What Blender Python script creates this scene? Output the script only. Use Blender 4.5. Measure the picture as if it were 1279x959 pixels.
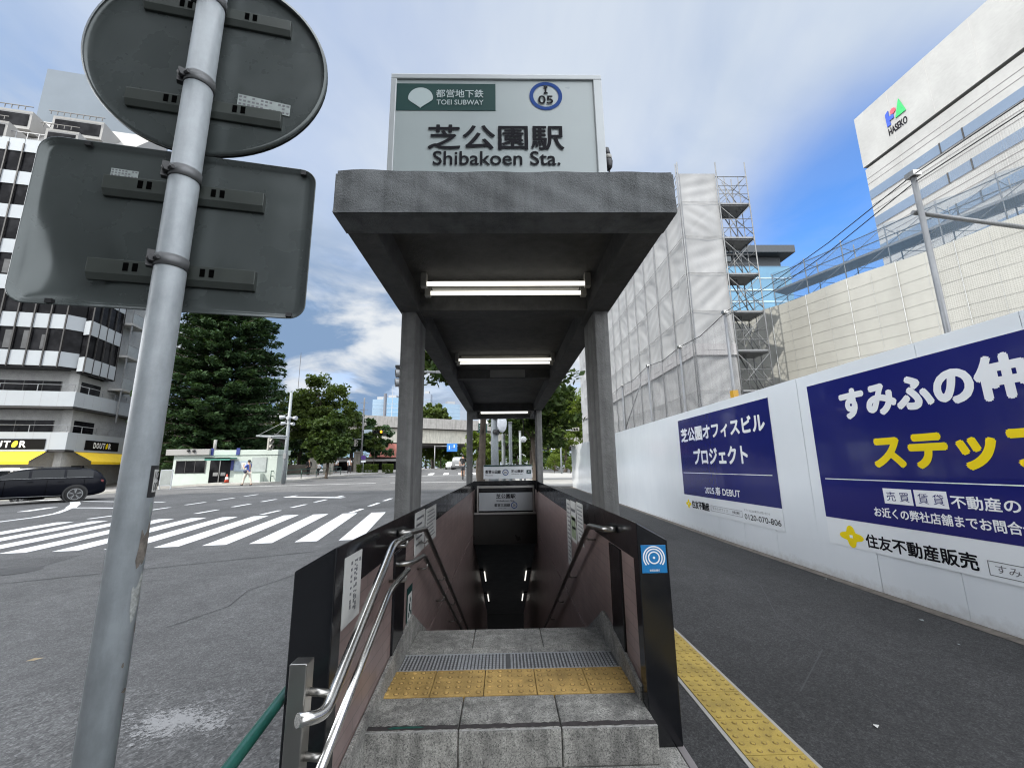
import bpy, bmesh, math, random
import numpy as np
from mathutils import Vector, Matrix
random.seed(7); rng = np.random.default_rng(7)
for o in list(bpy.data.objects): bpy.data.objects.remove(o)
SC = bpy.context.scene
COL = SC.collection
R = math.radians

# ------------------------------------------------------------------ camera
cam_d = bpy.data.cameras.new("camera"); cam = bpy.data.objects.new("camera", cam_d); COL.objects.link(cam)
cam_d.sensor_width = 36.0; cam_d.lens = 524.0 / 1279 * 36; cam_d.clip_start = 0.05; cam_d.clip_end = 6000
_f = 524.0
_vy = (629 - 639.5, 583 - 479.5); _vz = (605 - 639.5, -2177 - 479.5)      # vanishing points of the street axis and of the verticals
ey = Vector((_vy[0], -_vy[1], -_f)).normalized()
ez = Vector((_vz[0], -_vz[1], -_f)).normalized()
ez = (ez - ey * ez.dot(ey)).normalized()
ex = ey.cross(ez)
cam.matrix_world = Matrix((ex, ey, ez)).to_4x4()
cam.matrix_world = Matrix.Translation((0, 0, 1.45)) @ Matrix((ex, ey, ez)).to_4x4()
SC.camera = cam

# ------------------------------------------------------------------ sky, sun, exposure
SUN = Vector((-0.67, -0.74, 1.0)).normalized()
EXPOSURE = 1.30
W = bpy.data.worlds.new("World"); SC.world = W; W.use_nodes = True
nt = W.node_tree; nt.nodes.clear()
def WN(t, **k):
    n = nt.nodes.new(t)
    for a, b in k.items(): setattr(n, a, b)
    return n
def wl(a, b): nt.links.new(a, b)
def wmath(op, a, b=None, c=None, clamp=False):
    n = WN('ShaderNodeMath', operation=op, use_clamp=clamp)
    for i, x in enumerate((a, b, c)):
        if x is None: continue
        if isinstance(x, (int, float)): n.inputs[i].default_value = x
        else: wl(x, n.inputs[i])
    return n.outputs[0]
def wdot(d, vec):
    n = WN('ShaderNodeVectorMath', operation='DOT_PRODUCT'); wl(d, n.inputs[0]); n.inputs[1].default_value = vec
    return n.outputs['Value']
def wstep(x, a, b):
    n = WN('ShaderNodeMapRange', interpolation_type='SMOOTHSTEP'); wl(x, n.inputs[0])
    n.inputs[1].default_value = a; n.inputs[2].default_value = b
    return n.outputs[0]
sky = WN('ShaderNodeTexSky', sky_type='NISHITA'); sky.sun_disc = False
sky.sun_elevation = math.asin(SUN.z); sky.sun_rotation = math.atan2(SUN.x, SUN.y)
sky.air_density = 1.0; sky.dust_density = 0.6; sky.ozone_density = 1.6
tc = WN('ShaderNodeTexCoord'); D = tc.outputs['Generated']
sx = WN('ShaderNodeSeparateXYZ'); wl(D, sx.inputs[0])
den = wmath('MAXIMUM', wmath('ADD', sx.outputs[2], 0.22), 0.05)
cmb = WN('ShaderNodeCombineXYZ'); wl(wmath('DIVIDE', sx.outputs[0], den), cmb.inputs[0]); wl(wmath('DIVIDE', sx.outputs[1], den), cmb.inputs[1])
def wnoise(scale, detail, rough, dist=0.0, loc=(0, 0, 0), sc=(1, 1, 1), rot=0.0):
    mp = WN('ShaderNodeMapping'); wl(cmb.outputs[0], mp.inputs[0]); mp.inputs['Location'].default_value = loc; mp.inputs['Scale'].default_value = sc
    mp.inputs['Rotation'].default_value = (0, 0, rot)
    n = WN('ShaderNodeTexNoise'); wl(mp.outputs[0], n.inputs['Vector']); n.inputs['Scale'].default_value = scale
    n.inputs['Detail'].default_value = detail; n.inputs['Roughness'].default_value = rough; n.inputs['Distortion'].default_value = dist
    return n.outputs[0]
thin = wnoise(0.9, 6, 0.55, 0.4, (1.3, 4.2, 0), (1.0, 0.55, 1), R(35))        # high veil, streaked
heap = wnoise(1.9, 9, 0.58, 0.4, (6.1, 2.7, 0))                               # heaped cloud
shade = wnoise(1.7, 7, 0.55, 0.4, (3.1, 9.4, 0))
gap = wdot(D, tuple(Vector((0.69, 0.655, 0.36)).normalized()))                  # the blue gap beside the office tower
gapm = wstep(gap, 0.935, 0.992)
lo = wdot(D, tuple(Vector((-0.42, 0.87, 0.22)).normalized()))                   # the dark bank over the park
lom = wstep(lo, 0.90, 1.0)
veil = wmath('SUBTRACT', wmath('MULTIPLY_ADD', thin, 1.9, -0.02), wmath('MULTIPLY', gapm, 0.95), clamp=True)
veil = wmath('MULTIPLY', veil, 0.93)
heapm = wmath('MULTIPLY', wstep(heap, 0.36, 0.50), wmath('SUBTRACT', 1.0, wmath('MULTIPLY', gapm, 0.9)))
heapm = wmath('MULTIPLY', heapm, wmath('ADD', wstep(sx.outputs[2], 0.66, 0.30), 0.10), clamp=True)
dark = wmath('MULTIPLY', wstep(shade, 0.34, 0.52), wmath('MULTIPLY_ADD', lom, 0.65, 0.38), clamp=True)
mx1 = WN('ShaderNodeMix', data_type='RGBA'); wl(veil, mx1.inputs[0]); tint = WN('ShaderNodeMix', data_type='RGBA', blend_type='MULTIPLY'); tint.inputs[0].default_value = 1.0; wl(sky.outputs[0], tint.inputs[6]); tint.inputs[7].default_value = (0.30, 0.51, 0.75, 1); wl(tint.outputs[2], mx1.inputs[6]); 
soft = WN('ShaderNodeMix', data_type='RGBA'); wl(wstep(wnoise(1.05, 7, 0.55, 0.6, (8.2, 1.1, 0), (1.0, 0.7, 1), R(20)), 0.36, 0.62), soft.inputs[0]); soft.inputs[6].default_value = (1.18, 1.50, 1.98, 1); soft.inputs[7].default_value = (1.92, 2.12, 2.38, 1)
wl(soft.outputs[2], mx1.inputs[7])
cc = WN('ShaderNodeMix', data_type='RGBA'); wl(dark, cc.inputs[0]); cc.inputs[6].default_value = (2.3, 2.38, 2.46, 1); cc.inputs[7].default_value = (0.66, 1.0, 1.55, 1)
mx2 = WN('ShaderNodeMix', data_type='RGBA'); wl(heapm, mx2.inputs[0]); wl(mx1.outputs[2], mx2.inputs[6]); wl(cc.outputs[2], mx2.inputs[7])
bg = WN('ShaderNodeBackground'); bg.inputs[1].default_value = 0.15; 
high = wmath('MAXIMUM', wmath('MAXIMUM', wstep(sx.outputs[2], 0.80, 0.93), wstep(sx.outputs[1], 0.22, -0.40)), wstep(sx.outputs[0], -0.74, -0.92))      # added fill: unseen sky brightened overhead, behind us and far left
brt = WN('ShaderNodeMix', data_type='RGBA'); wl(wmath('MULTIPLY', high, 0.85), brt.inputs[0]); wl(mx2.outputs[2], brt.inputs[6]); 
wide = WN('ShaderNodeMix', data_type='RGBA'); wl(wstep(sx.outputs[0], -0.70, -0.95), wide.inputs[0]); wide.inputs[6].default_value = (10.6, 11.0, 11.6, 1); wide.inputs[7].default_value = (17.5, 18.0, 18.6, 1)  # added fill grows stronger toward the far left, to light the hoarding
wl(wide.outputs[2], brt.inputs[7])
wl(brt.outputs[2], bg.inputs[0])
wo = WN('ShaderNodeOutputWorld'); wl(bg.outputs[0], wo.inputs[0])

sun_d = bpy.data.lights.new("sun", 'SUN'); sun_d.energy = 2.0; sun_d.angle = R(0.6); sun_d.color = (1.0, 0.95, 0.86)
sun = bpy.data.objects.new("sun", sun_d); COL.objects.link(sun)
sun.rotation_euler = SUN.to_track_quat('Z', 'Y').to_euler(); sun.location = (0, 0, 60)

SC.view_settings.view_transform = 'Standard'; SC.view_settings.look = 'None'
SC.view_settings.gamma = 1.0; SC.view_settings.use_curve_mapping = False
SC.view_settings.exposure = EXPOSURE
SC.render.engine = 'CYCLES'
SC.cycles.use_denoising = True; SC.cycles.denoiser = 'OPENIMAGEDENOISE'; SC.cycles.denoising_prefilter = 'ACCURATE'; SC.cycles.denoising_input_passes = 'RGB_ALBEDO_NORMAL'
SC.cycles.filter_width = 1.15
SC.cycles.max_bounces = 8; SC.cycles.transparent_max_bounces = 16
SC.cycles.sample_clamp_indirect = 6.0
SC.cycles.caustics_reflective = False; SC.cycles.caustics_refractive = False

# ------------------------------------------------------------------ helpers
WMAT = {}
def frame(o, x, y):
    o, x, y = Vector(o), Vector(x), Vector(y)
    return Matrix(((x.x, y.x, 0, o.x), (x.y, y.y, 0, o.y), (0, 0, 1, o.z), (0, 0, 0, 1)))
def link(o): COL.objects.link(o); return o
def tag(o, label, cat=None, group=None, kind=None):
    if label: o['label'] = label
    if cat: o['category'] = cat
    if group: o['group'] = group
    if kind: o['kind'] = kind
    return o
def thing(name, label, cat, loc=(0, 0, 0), rz=0.0, group=None):
    o = link(bpy.data.objects.new(name, None)); o.empty_display_size = 0.1
    o.location = loc; o.rotation_euler = (0, 0, rz)
    WMAT[o] = Matrix.Translation(loc) @ Matrix.Rotation(rz, 4, 'Z')
    return tag(o, label, cat, group)
class MB:
    """collects shapes given in world coordinates (or in the frame M) and links them as one mesh object"""
    def __init__(s, M=None): s.v = []; s.f = []; s.m = []; s.sm = []; s.M = M; s.cur = 0
    def add(s, vs, fs, smooth=False, m=None):
        b = len(s.v); s.v += [tuple(p) for p in vs]
        for f in fs:
            s.f.append([i + b for i in f]); s.m.append(s.cur if m is None else m); s.sm.append(smooth)
        return s
    def box(s, a, b, m=None):
        x0, y0, z0 = [min(p, q) for p, q in zip(a, b)]; x1, y1, z1 = [max(p, q) for p, q in zip(a, b)]
        v = [(x0, y0, z0), (x1, y0, z0), (x1, y1, z0), (x0, y1, z0), (x0, y0, z1), (x1, y0, z1), (x1, y1, z1), (x0, y1, z1)]
        return s.add(v, [(0, 3, 2, 1), (4, 5, 6, 7), (0, 1, 5, 4), (1, 2, 6, 5), (2, 3, 7, 6), (3, 0, 4, 7)], m=m)
    def obox(s, c, u, v, w, m=None):
        c, u, v, w = map(Vector, (c, u, v, w))
        P = [c + u * i + v * j + w * k for k in (-1, 1) for i, j in ((-1, -1), (1, -1), (1, 1), (-1, 1))]
        F = [(0, 3, 2, 1), (4, 5, 6, 7), (0, 1, 5, 4), (1, 2, 6, 5), (2, 3, 7, 6), (3, 0, 4, 7)]
        if u.cross(v).dot(w) < 0: F = [f[::-1] for f in F]
        return s.add(P, F, m=m)
    def bar(s, p, q, w, h=None, m=None):
        p, q = Vector(p), Vector(q); d = q - p; h = h or w
        up = Vector((0, 0, 1)) if abs(d.normalized().z) < 0.95 else Vector((0, 1, 0))
        a = d.cross(up).normalized(); b = a.cross(d).normalized()
        return s.obox((p + q) / 2, a * w / 2, d / 2, b * h / 2, m)
    def prism(s, pts, o, u, v, n, depth, m=None):
        """polygon pts in the plane (o,u,v), pushed along n by depth"""
        o, u, v, n = map(Vector, (o, u, v, n)); k = len(pts)
        A = [o + u * p[0] + v * p[1] for p in pts]; B = [p + n * depth for p in A]
        area = sum(pts[i][0] * pts[(i + 1) % k][1] - pts[(i + 1) % k][0] * pts[i][1] for i in range(k))
        fl = (area > 0) == (u.cross(v).dot(n) > 0) 
        if depth < 0: fl = not fl
        F = [list(range(k - 1, -1, -1)), list(range(k, 2 * k))] + [(i, (i + 1) % k, k + (i + 1) % k, k + i) for i in range(k)]
        if not fl: F = [list(f)[::-1] for f in F]
        return s.add(A + B, F, m=m)
    def tube(s, path, r, n=10, cap=True, m=None, smooth=True):
        P = [Vector(p) for p in path]; k = len(P)
        rr = r if isinstance(r, (list, tuple)) else [r] * k
        T = [(P[min(i + 1, k - 1)] - P[max(i - 1, 0)]).normalized() for i in range(k)]
        ref = Vector((0, 0, 1)) if abs(T[0].z) < 0.9 else Vector((1, 0, 0))
        a = T[0].cross(ref).normalized(); vs = []
        for i in range(k):
            a = (a - T[i] * a.dot(T[i])).normalized(); b = T[i].cross(a)
            vs += [P[i] + (a * math.cos(2 * math.pi * j / n) + b * math.sin(2 * math.pi * j / n)) * rr[i] for j in range(n)]
        fs = [(i * n + j, i * n + (j + 1) % n, (i + 1) * n + (j + 1) % n, (i + 1) * n + j) for i in range(k - 1) for j in range(n)]
        s.add(vs, fs, smooth, m)
        if cap:
            b0 = len(s.v) - len(vs)
            s.f.append([b0 + j for j in range(n)][::-1]); s.m.append(s.cur if m is None else m); s.sm.append(False)
            s.f.append([b0 + (k - 1) * n + j for j in range(n)]); s.m.append(s.cur if m is None else m); s.sm.append(False)
        return s
    def ball(s, c, r, nu=10, nv=7, m=None, sc=(1, 1, 1)):
        vs = []; fs = []
        for j in range(nv + 1):
            t = math.pi * j / nv
            for i in range(nu):
                p = 2 * math.pi * i / nu
                vs.append((c[0] + r * sc[0] * math.sin(t) * math.cos(p), c[1] + r * sc[1] * math.sin(t) * math.sin(p), c[2] + r * sc[2] * math.cos(t)))
        for j in range(nv):
            for i in range(nu):
                fs.append((j * nu + i, (j + 1) * nu + i, (j + 1) * nu + (i + 1) % nu, j * nu + (i + 1) % nu))
        return s.add(vs, fs, True, m)
    def grid(s, fn, nu, nv, m=None, smooth=True, flip=False):
        vs = [fn(i / nu, j / nv) for j in range(nv + 1) for i in range(nu + 1)]
        fs = [(j * (nu + 1) + i, j * (nu + 1) + i + 1, (j + 1) * (nu + 1) + i + 1, (j + 1) * (nu + 1) + i) for j in range(nv) for i in range(nu)]
        if flip: fs = [f[::-1] for f in fs]
        return s.add(vs, fs, smooth, m)
    def build(s, name, mats, parent=None, bevel=0.0, seg=2):
        me = bpy.data.meshes.new(name)
        V = s.v
        T = Matrix.Identity(4)
        if parent is not None: T = WMAT[parent].inverted()
        if s.M is not None: T = T @ s.M
        if T != Matrix.Identity(4): V = [tuple(T @ Vector(p)) for p in V]
        me.from_pydata(V, [], s.f)
        if not isinstance(mats, (list, tuple)): mats = [mats]
        for x in mats: me.materials.append(x)
        me.polygons.foreach_set('material_index', s.m); me.polygons.foreach_set('use_smooth', s.sm)
        me.update()
        o = link(bpy.data.objects.new(name, me))
        if parent is not None: o.parent = parent; WMAT[o] = WMAT[parent]
        else: WMAT[o] = Matrix.Identity(4)
        if bevel:
            b = o.modifiers.new('bevel', 'BEVEL'); b.width = bevel; b.segments = seg; b.limit_method = 'ANGLE'; b.angle_limit = R(40)
        return o
_TXT = {}
def glyphs(body, offset):
    k = (body, offset)
    if k not in _TXT:
        c = bpy.data.curves.new('t', 'FONT'); c.body = body; c.offset = offset; c.resolution_u = 4
        o = link(bpy.data.objects.new('t', c))
        me = bpy.data.meshes.new_from_object(o.evaluated_get(bpy.context.evaluated_depsgraph_get()))
        v = np.array([p.co[:] for p in me.vertices]); f = [list(p.vertices) for p in me.polygons]
        bpy.data.objects.remove(o); bpy.data.curves.remove(c); bpy.data.meshes.remove(me)
        _TXT[k] = (v, f)
    return _TXT[k]
def lettering(mb, body, o, u, v, n, box, bold=0.02, m=None, depth=0.0):
    """sets body into box (u0,u1,v0,v1) of the plane (o,u,v) facing n; weight comes from shifted layers a fraction of a millimetre apart"""
    V, F = glyphs(body, 0.0); o, u, v, n = map(Vector, (o, u, v, n))
    x0, x1, y0, y1 = V[:, 0].min(), V[:, 0].max(), V[:, 1].min(), V[:, 1].max()
    u0, u1, v0, v1 = box; k_ = bold * (v1 - v0) * 0.9
    sh = [(0, 0)] if k_ <= 0 else [(0, 0), (-k_, 0), (k_, 0), (0, k_), (0, -k_), (-.7 * k_, -.7 * k_), (.7 * k_, .7 * k_), (.7 * k_, -.7 * k_), (-.7 * k_, .7 * k_)]
    u0 += k_; u1 -= k_; v0 += k_; v1 -= k_
    for i, (du, dv) in enumerate(sh):
        P = [o + u * (u0 + du + (p[0] - x0) / (x1 - x0) * (u1 - u0)) + v * (v0 + dv + (p[1] - y0) / (y1 - y0) * (v1 - v0)) + n * (depth + i * .00006 * max(1.0, (v1 - v0) * 6)) for p in V]
        mb.add(P, F, m=m)
    return mb

# ------------------------------------------------------------------ materials
class NT:
    def __init__(s, name):
        s.mat = bpy.data.materials.new(name); s.mat.use_nodes = True; s.t = s.mat.node_tree
        s.b = s.t.nodes['Principled BSDF']; s.out = s.t.nodes['Material Output']
        g = s.t.nodes.new('ShaderNodeNewGeometry'); s.P = g.outputs['Position']; s.geo = g
    def n(s, ty, **k):
        x = s.t.nodes.new(ty)
        for a, b in k.items(): setattr(x, a, b)
        return x
    def l(s, a, b): s.t.links.new(a, b)
    def map(s, sc=(1, 1, 1), loc=(0, 0, 0), rot=(0, 0, 0), src=None):
        m = s.n('ShaderNodeMapping'); s.l(src or s.P, m.inputs[0]); m.inputs['Scale'].default_value = sc; m.inputs['Location'].default_value = loc; m.inputs['Rotation'].default_value = rot
        return m.outputs[0]
    def noise(s, scale, detail=4, rough=0.55, src=None, dist=0.0):
        x = s.n('ShaderNodeTexNoise'); s.l(src or s.P, x.inputs['Vector']); x.inputs['Scale'].default_value = scale
        x.inputs['Detail'].default_value = detail; x.inputs['Roughness'].default_value = rough; x.inputs['Distortion'].default_value = dist
        return x.outputs[0]
    def ramp(s, x, stops):
        r = s.n('ShaderNodeValToRGB'); s.l(x, r.inputs[0]); e = r.color_ramp.elements
        while len(e) < len(stops): e.new(0.5)
        for i, (p, c) in enumerate(stops):
            e[i].position = p; e[i].color = (c, c, c, 1) if isinstance(c, (int, float)) else (*c, 1)
        return r.outputs[0]
    def mix(s, f, a, b, bt='MIX'):
        m = s.n('ShaderNodeMix', data_type='RGBA', blend_type=bt)
        for i, x in ((0, f), (6, a), (7, b)):
            if isinstance(x, (int, float)): m.inputs[i].default_value = x if i == 0 else (x, x, x, 1)
            elif isinstance(x, tuple): m.inputs[i].default_value = (*x, 1)
            else: s.l(x, m.inputs[i])
        return m.outputs[2]
    def math(s, op, a, b=0.0, clamp=False):
        m = s.n('ShaderNodeMath', operation=op, use_clamp=clamp)
        for i, x in enumerate((a, b)):
            if isinstance(x, (int, float)): m.inputs[i].default_value = x
            else: s.l(x, m.inputs[i])
        return m.outputs[0]
    def sep(s, src=None):
        x = s.n('ShaderNodeSeparateXYZ'); s.l(src or s.P, x.inputs[0]); return x.outputs
    def bump(s, h, strength=0.3, dist=0.01):
        b = s.n('ShaderNodeBump'); s.l(h, b.inputs['Height']); b.inputs['Strength'].default_value = strength; b.inputs['Distance'].default_value = dist
        s.l(b.outputs[0], s.b.inputs['Normal']); return s
    def col(s, x):
        if isinstance(x, tuple): s.b.inputs['Base Color'].default_value = (*x, 1)
        else: s.l(x, s.b.inputs['Base Color'])
        return s
    def set(s, **k):
        for a, v in k.items():
            i = s.b.inputs[{'rough': 'Roughness', 'metal': 'Metallic', 'spec': 'Specular IOR Level', 'coat': 'Coat Weight', 'coatr': 'Coat Roughness', 'trans': 'Transmission Weight', 'alpha': 'Alpha'}[a]]
            if isinstance(v, (int, float)): i.default_value = v
            else: s.l(v, i)
        return s
def plain(name, c, rough=0.6, metal=0.0, var=0.12, scale=3.0, coat=0.0, bump=0.0, bscale=40.0, spec=0.5):
    k = NT(name)
    f = k.noise(scale, 5, 0.6)
    a = tuple(x * (1 - var) for x in c); b = tuple(min(1, x * (1 + var)) for x in c)
    k.col(k.mix(k.ramp(f, [(0.3, 0.0), (0.7, 1.0)]), a, b)).set(rough=rough, metal=metal, coat=coat, spec=spec)
    if var > 0.02: k.set(rough=k.math('ADD', k.math('MULTIPLY', k.noise(scale * 2.3, 4), 0.16), max(0.02, rough - 0.08)))
    if bump: k.bump(k.noise(bscale, 4, 0.6), bump, 0.006)
    return k.mat
def emit(name, c, s):
    k = NT(name); k.col(c); k.b.inputs['Emission Color'].default_value = (*c, 1); k.b.inputs['Emission Strength'].default_value = s
    return k.mat
M = {}
def asphalt(name, base, speck, patch=0.25, bs=160.0, warm=(1, 1, 1)):
    k = NT(name)
    v = k.n('ShaderNodeTexVoronoi'); k.l(k.P, v.inputs['Vector']); v.inputs['Scale'].default_value = bs
    w = k.n('ShaderNodeTexVoronoi'); k.l(k.P, w.inputs['Vector']); w.inputs['Scale'].default_value = bs * 0.37
    g = k.math('ADD', k.math('MULTIPLY', v.outputs['Color'], 0.65), k.math('MULTIPLY', w.outputs['Color'], 0.35))
    c0 = k.mix(k.ramp(g, [(0.25, 0.0), (0.62, 0.45), (0.85, 1.0)]), tuple(base * (1 - speck) * x for x in warm), tuple(base * (1 + speck * 1.9) * x for x in warm))
    big = k.noise(0.55, 6, 0.62)
    c1 = k.mix(k.ramp(big, [(0.32, 0.0), (0.68, 1.0)]), (1 - patch,) * 3, (1 + patch * 0.7,) * 3)
    mid = k.mix(1.0, k.ramp(k.noise(5.0, 6, 0.7), [(0.3, 0.80), (0.7, 1.14)]), k.ramp(k.noise(1.0, 6, 0.65, src=k.map((1.3, .12, 1), rot=(0, 0, R(8)))), [(0.35, 0.88), (0.6, 1.04)]), 'MULTIPLY')
    k.col(k.mix(1.0, k.mix(1.0, c0, c1, 'MULTIPLY'), mid, 'MULTIPLY'))
    k.set(rough=0.86, spec=0.35).bump(g, 0.55, 0.006)
    return k.mat
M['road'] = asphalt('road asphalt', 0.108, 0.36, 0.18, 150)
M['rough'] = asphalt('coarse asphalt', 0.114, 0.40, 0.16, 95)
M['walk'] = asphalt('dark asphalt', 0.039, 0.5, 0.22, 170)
M['pave'] = plain('pavement', (0.30, 0.29, 0.275), 0.85, var=0.14, scale=0.8)
k = NT('road paint'); wear = k.ramp(k.noise(9.0, 8, 0.72), [(0.28, 0.0), (0.40, 1.0)])
k.col(k.mix(wear, (0.22, 0.22, 0.22), k.mix(k.noise(2.0), (0.70, 0.70, 0.69), (0.82, 0.82, 0.81)))).set(rough=0.7).bump(k.noise(150, 3), 0.2, 0.004); M['paint'] = k.mat
def granite(name, dirt=0.5):
    k = NT(name)
    v = k.n('ShaderNodeTexVoronoi'); k.l(k.P, v.inputs['Vector']); v.inputs['Scale'].default_value = 190
    s = k.ramp(k.math('ADD', k.math('MULTIPLY', v.outputs['Color'], 0.6), k.math('MULTIPLY', k.noise(260, 2), 0.4)), [(0.25, (0.12, 0.12, 0.113)), (0.45, (0.33, 0.322, 0.30)), (0.8, (0.52, 0.505, 0.47))])
    d = k.ramp(k.noise(3.2, 7, 0.7, dist=0.6), [(0.34, (1 - dirt, 1 - dirt, 1 - dirt)), (0.60, (1.0, 1.0, 0.98))])
    d2 = k.mix(1.0, k.ramp(k.noise(16, 5, 0.6), [(0.35, 0.72), (0.6, 1.0)]), k.ramp(k.noise(1.0, 6, 0.62, src=k.map((15, 15, 1.4))), [(0.36, (1 - dirt * .8,) * 3), (0.56, (1.0, 1.0, 1.0))]), 'MULTIPLY')
    k.col(k.mix(1.0, k.mix(1.0, s, d, 'MULTIPLY'), d2, 'MULTIPLY')).set(rough=0.72).bump(v.outputs['Color'], 0.15, 0.003)
    return k.mat
M['granite'] = granite('grey granite', 0.35); M['granite_dirty'] = granite('stained granite', 0.5)
k = NT('black polished granite'); k.col(k.mix(k.ramp(k.noise(120, 3), [(0.5, 0.0), (0.75, 1.0)]), (0.006, 0.0065, 0.008), (0.011, 0.012, 0.015)))
sm_ = k.ramp(k.noise(5.5, 6, 0.65, dist=0.5), [(0.35, 0.09), (0.7, 0.26)]); k.set(rough=sm_, spec=0.5); M['black'] = k.mat
def concrete(name, base, bump=0.35, bscale=46, streak=True, stain=0.3):
    k = NT(name)
    a = k.ramp(k.noise(1.7, 7, 0.66, dist=0.3), [(0.3, 1 - stain), (0.7, 1.12)])
    b = k.ramp(k.noise(14, 5, 0.6), [(0.3, 0.86), (0.7, 1.1)])
    c = k.mix(1.0, k.mix(1.0, base, a, 'MULTIPLY'), b, 'MULTIPLY')
    if streak:
        s = k.ramp(k.noise(1.0, 5, 0.6, src=k.map((9, 9, 0.55))), [(0.36, 0.70), (0.55, 1.0)])
        c = k.mix(1.0, c, s, 'MULTIPLY')
    k.col(c).set(rough=0.9, spec=0.3)
    h = k.n('ShaderNodeMath', operation='ADD'); k.l(k.noise(bscale, 3, 0.5, dist=0.8), h.inputs[0]); k.l(k.noise(bscale * 3.5, 3, 0.5), h.inputs[1])
    k.bump(h.outputs[0], bump, 0.02)
    return k.mat
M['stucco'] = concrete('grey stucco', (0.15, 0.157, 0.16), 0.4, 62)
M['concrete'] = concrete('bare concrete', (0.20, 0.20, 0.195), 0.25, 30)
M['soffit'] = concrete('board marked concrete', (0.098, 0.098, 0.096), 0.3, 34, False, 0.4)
k = NT('brown wall tile')
br = k.n('ShaderNodeTexBrick'); sp = k.sep(); cb = k.n('ShaderNodeCombineXYZ'); k.l(sp[1], cb.inputs[0]); k.l(sp[2], cb.inputs[1]); k.l(cb.outputs[0], br.inputs['Vector'])
br.offset = 0.5; br.inputs['Scale'].default_value = 1.0; br.inputs['Brick Width'].default_value = 0.232; br.inputs['Row Height'].default_value = 0.066; br.inputs['Mortar Size'].default_value = 0.0028
br.inputs['Color1'].default_value = (0.235, 0.170, 0.158, 1); br.inputs['Color2'].default_value = (0.275, 0.205, 0.192, 1); br.inputs['Mortar'].default_value = (0.15, 0.125, 0.115, 1)
k.col(k.mix(1.0, br.outputs['Color'], k.ramp(k.noise(4, 6, 0.6), [(0.3, 0.75), (0.7, 1.1)]), 'MULTIPLY')).set(rough=0.33); k.bump(br.outputs['Fac'], -0.25, 0.003); M['tile'] = k.mat
def tactile(name, c, dirt, sc):
    k = NT(name); d = k.ramp(k.noise(sc, 7, 0.7, dist=0.4), [(0.36, 1 - dirt), (0.62, 1.0)]); e = k.ramp(k.noise(170, 3), [(0.3, 0.82), (0.7, 1.1)])
    k.col(k.mix(1.0, k.mix(1.0, c, d, 'MULTIPLY'), e, 'MULTIPLY')).set(rough=0.7).bump(k.noise(220, 3), 0.2, 0.003); return k.mat
M['yellow_tile'] = tactile('tan tactile tile', (0.52, 0.34, 0.11), 0.42, 7); M['yellow_strip'] = tactile('yellow tactile', (0.40, 0.285, 0.055), 0.35, 4)
M['steel'] = plain('brushed stainless', (0.62, 0.61, 0.58), 0.24, 1.0, 0.015, 6)
M['steel_dull'] = plain('dull stainless', (0.36, 0.35, 0.33), 0.32, 1.0, 0.015, 5)
M['scaf'] = plain('scaffold pipe', (0.155, 0.16, 0.165), 0.5, 0.3, 0.2, 2)
M['galv'] = plain('galvanised steel', (0.25, 0.255, 0.26), 0.5, 0.5, 0.15, 4)
M['pole_paint'] = None
k = NT('pale grey pole paint')
g1 = k.ramp(k.noise(14, 6, 0.7), [(0.35, 0.88), (0.65, 1.06)]); st = k.ramp(k.noise(5, 6, 0.65, src=k.map((6, 6, 1.6))), [(0.38, 0.84), (0.6, 1.0)])
k.col(k.mix(1.0, k.mix(1.0, (0.265, 0.29, 0.305), g1, 'MULTIPLY'), st, 'MULTIPLY')).set(rough=0.42); k.bump(k.noise(60, 4), 0.08, 0.004); M['pole_paint'] = k.mat
k = NT('weathered sign back')
g1 = k.ramp(k.noise(2.6, 6, 0.6, dist=0.5), [(0.3, (0.048, 0.057, 0.055)), (0.7, (0.078, 0.089, 0.088))])
k.col(g1).set(rough=k.ramp(k.noise(6, 5), [(0.3, 0.20), (0.7, 0.36)]), metal=0.35); M['sign_back'] = k.mat
M['sign_rail'] = plain('weathered aluminium rail', (0.044, 0.051, 0.046), 0.42, 0.4, 0.15, 9)
M['sticker'] = plain('faded sticker', (0.24, 0.27, 0.26), 0.5, 0, 0.15, 30)
M['chip'] = plain('rusty primer', (0.12, 0.105, 0.09), 0.85, 0, 0.5, 55)
k = NT('hoarding steel'); hz = k.sep()[2]; splash = k.math('SUBTRACT', k.math('MULTIPLY', k.noise(11, 6, 0.7), 0.24), hz)
k.col(k.mix(k.ramp(splash, [(0.0, 0.0), (0.12, 0.4)]), k.mix(k.ramp(k.noise(1.1, 4, 0.5), [(0.3, 0.0), (0.7, 1.0)]), (0.73, 0.77, 0.80), (0.78, 0.815, 0.84)), (0.30, 0.27, 0.23))).set(rough=0.16, coat=0.3, coatr=0.08)
k.bump(k.noise(1.6, 3, 0.5, src=k.map((1, 2.4, 0.5))), 0.10, 0.05); M['hoard'] = k.mat
k = NT('glossy poster film'); k.col((0.0125, 0.016, 0.135)).set(rough=0.13, coat=0.3, coatr=0.05); k.bump(k.noise(1.9, 3, 0.5, src=k.map((1, 2.0, 0.6))), 0.09, 0.05); M['navy'] = k.mat
M['w_print'] = plain('white print', (0.82, 0.835, 0.85), 0.18, 0, 0.02, 2, coat=0.2)
M['k_print'] = plain('black print', (0.008, 0.008, 0.011), 0.7, 0, 0.02, 2, spec=0.1)
M['y_print'] = plain('yellow print', (0.86, 0.66, 0.01), 0.2, 0, 0.02, 2)
M['w_poster'] = plain('white poster film', (0.78, 0.81, 0.83), 0.17, 0, 0.02, 2, coat=0.3)
M['g_print'] = plain('grey print', (0.12, 0.12, 0.13), 0.4, 0, 0.02, 2)
M['sign_face'] = plain('acrylic sign face', (0.30, 0.34, 0.34), 0.3, 0, 0.06, 1.3)
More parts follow.
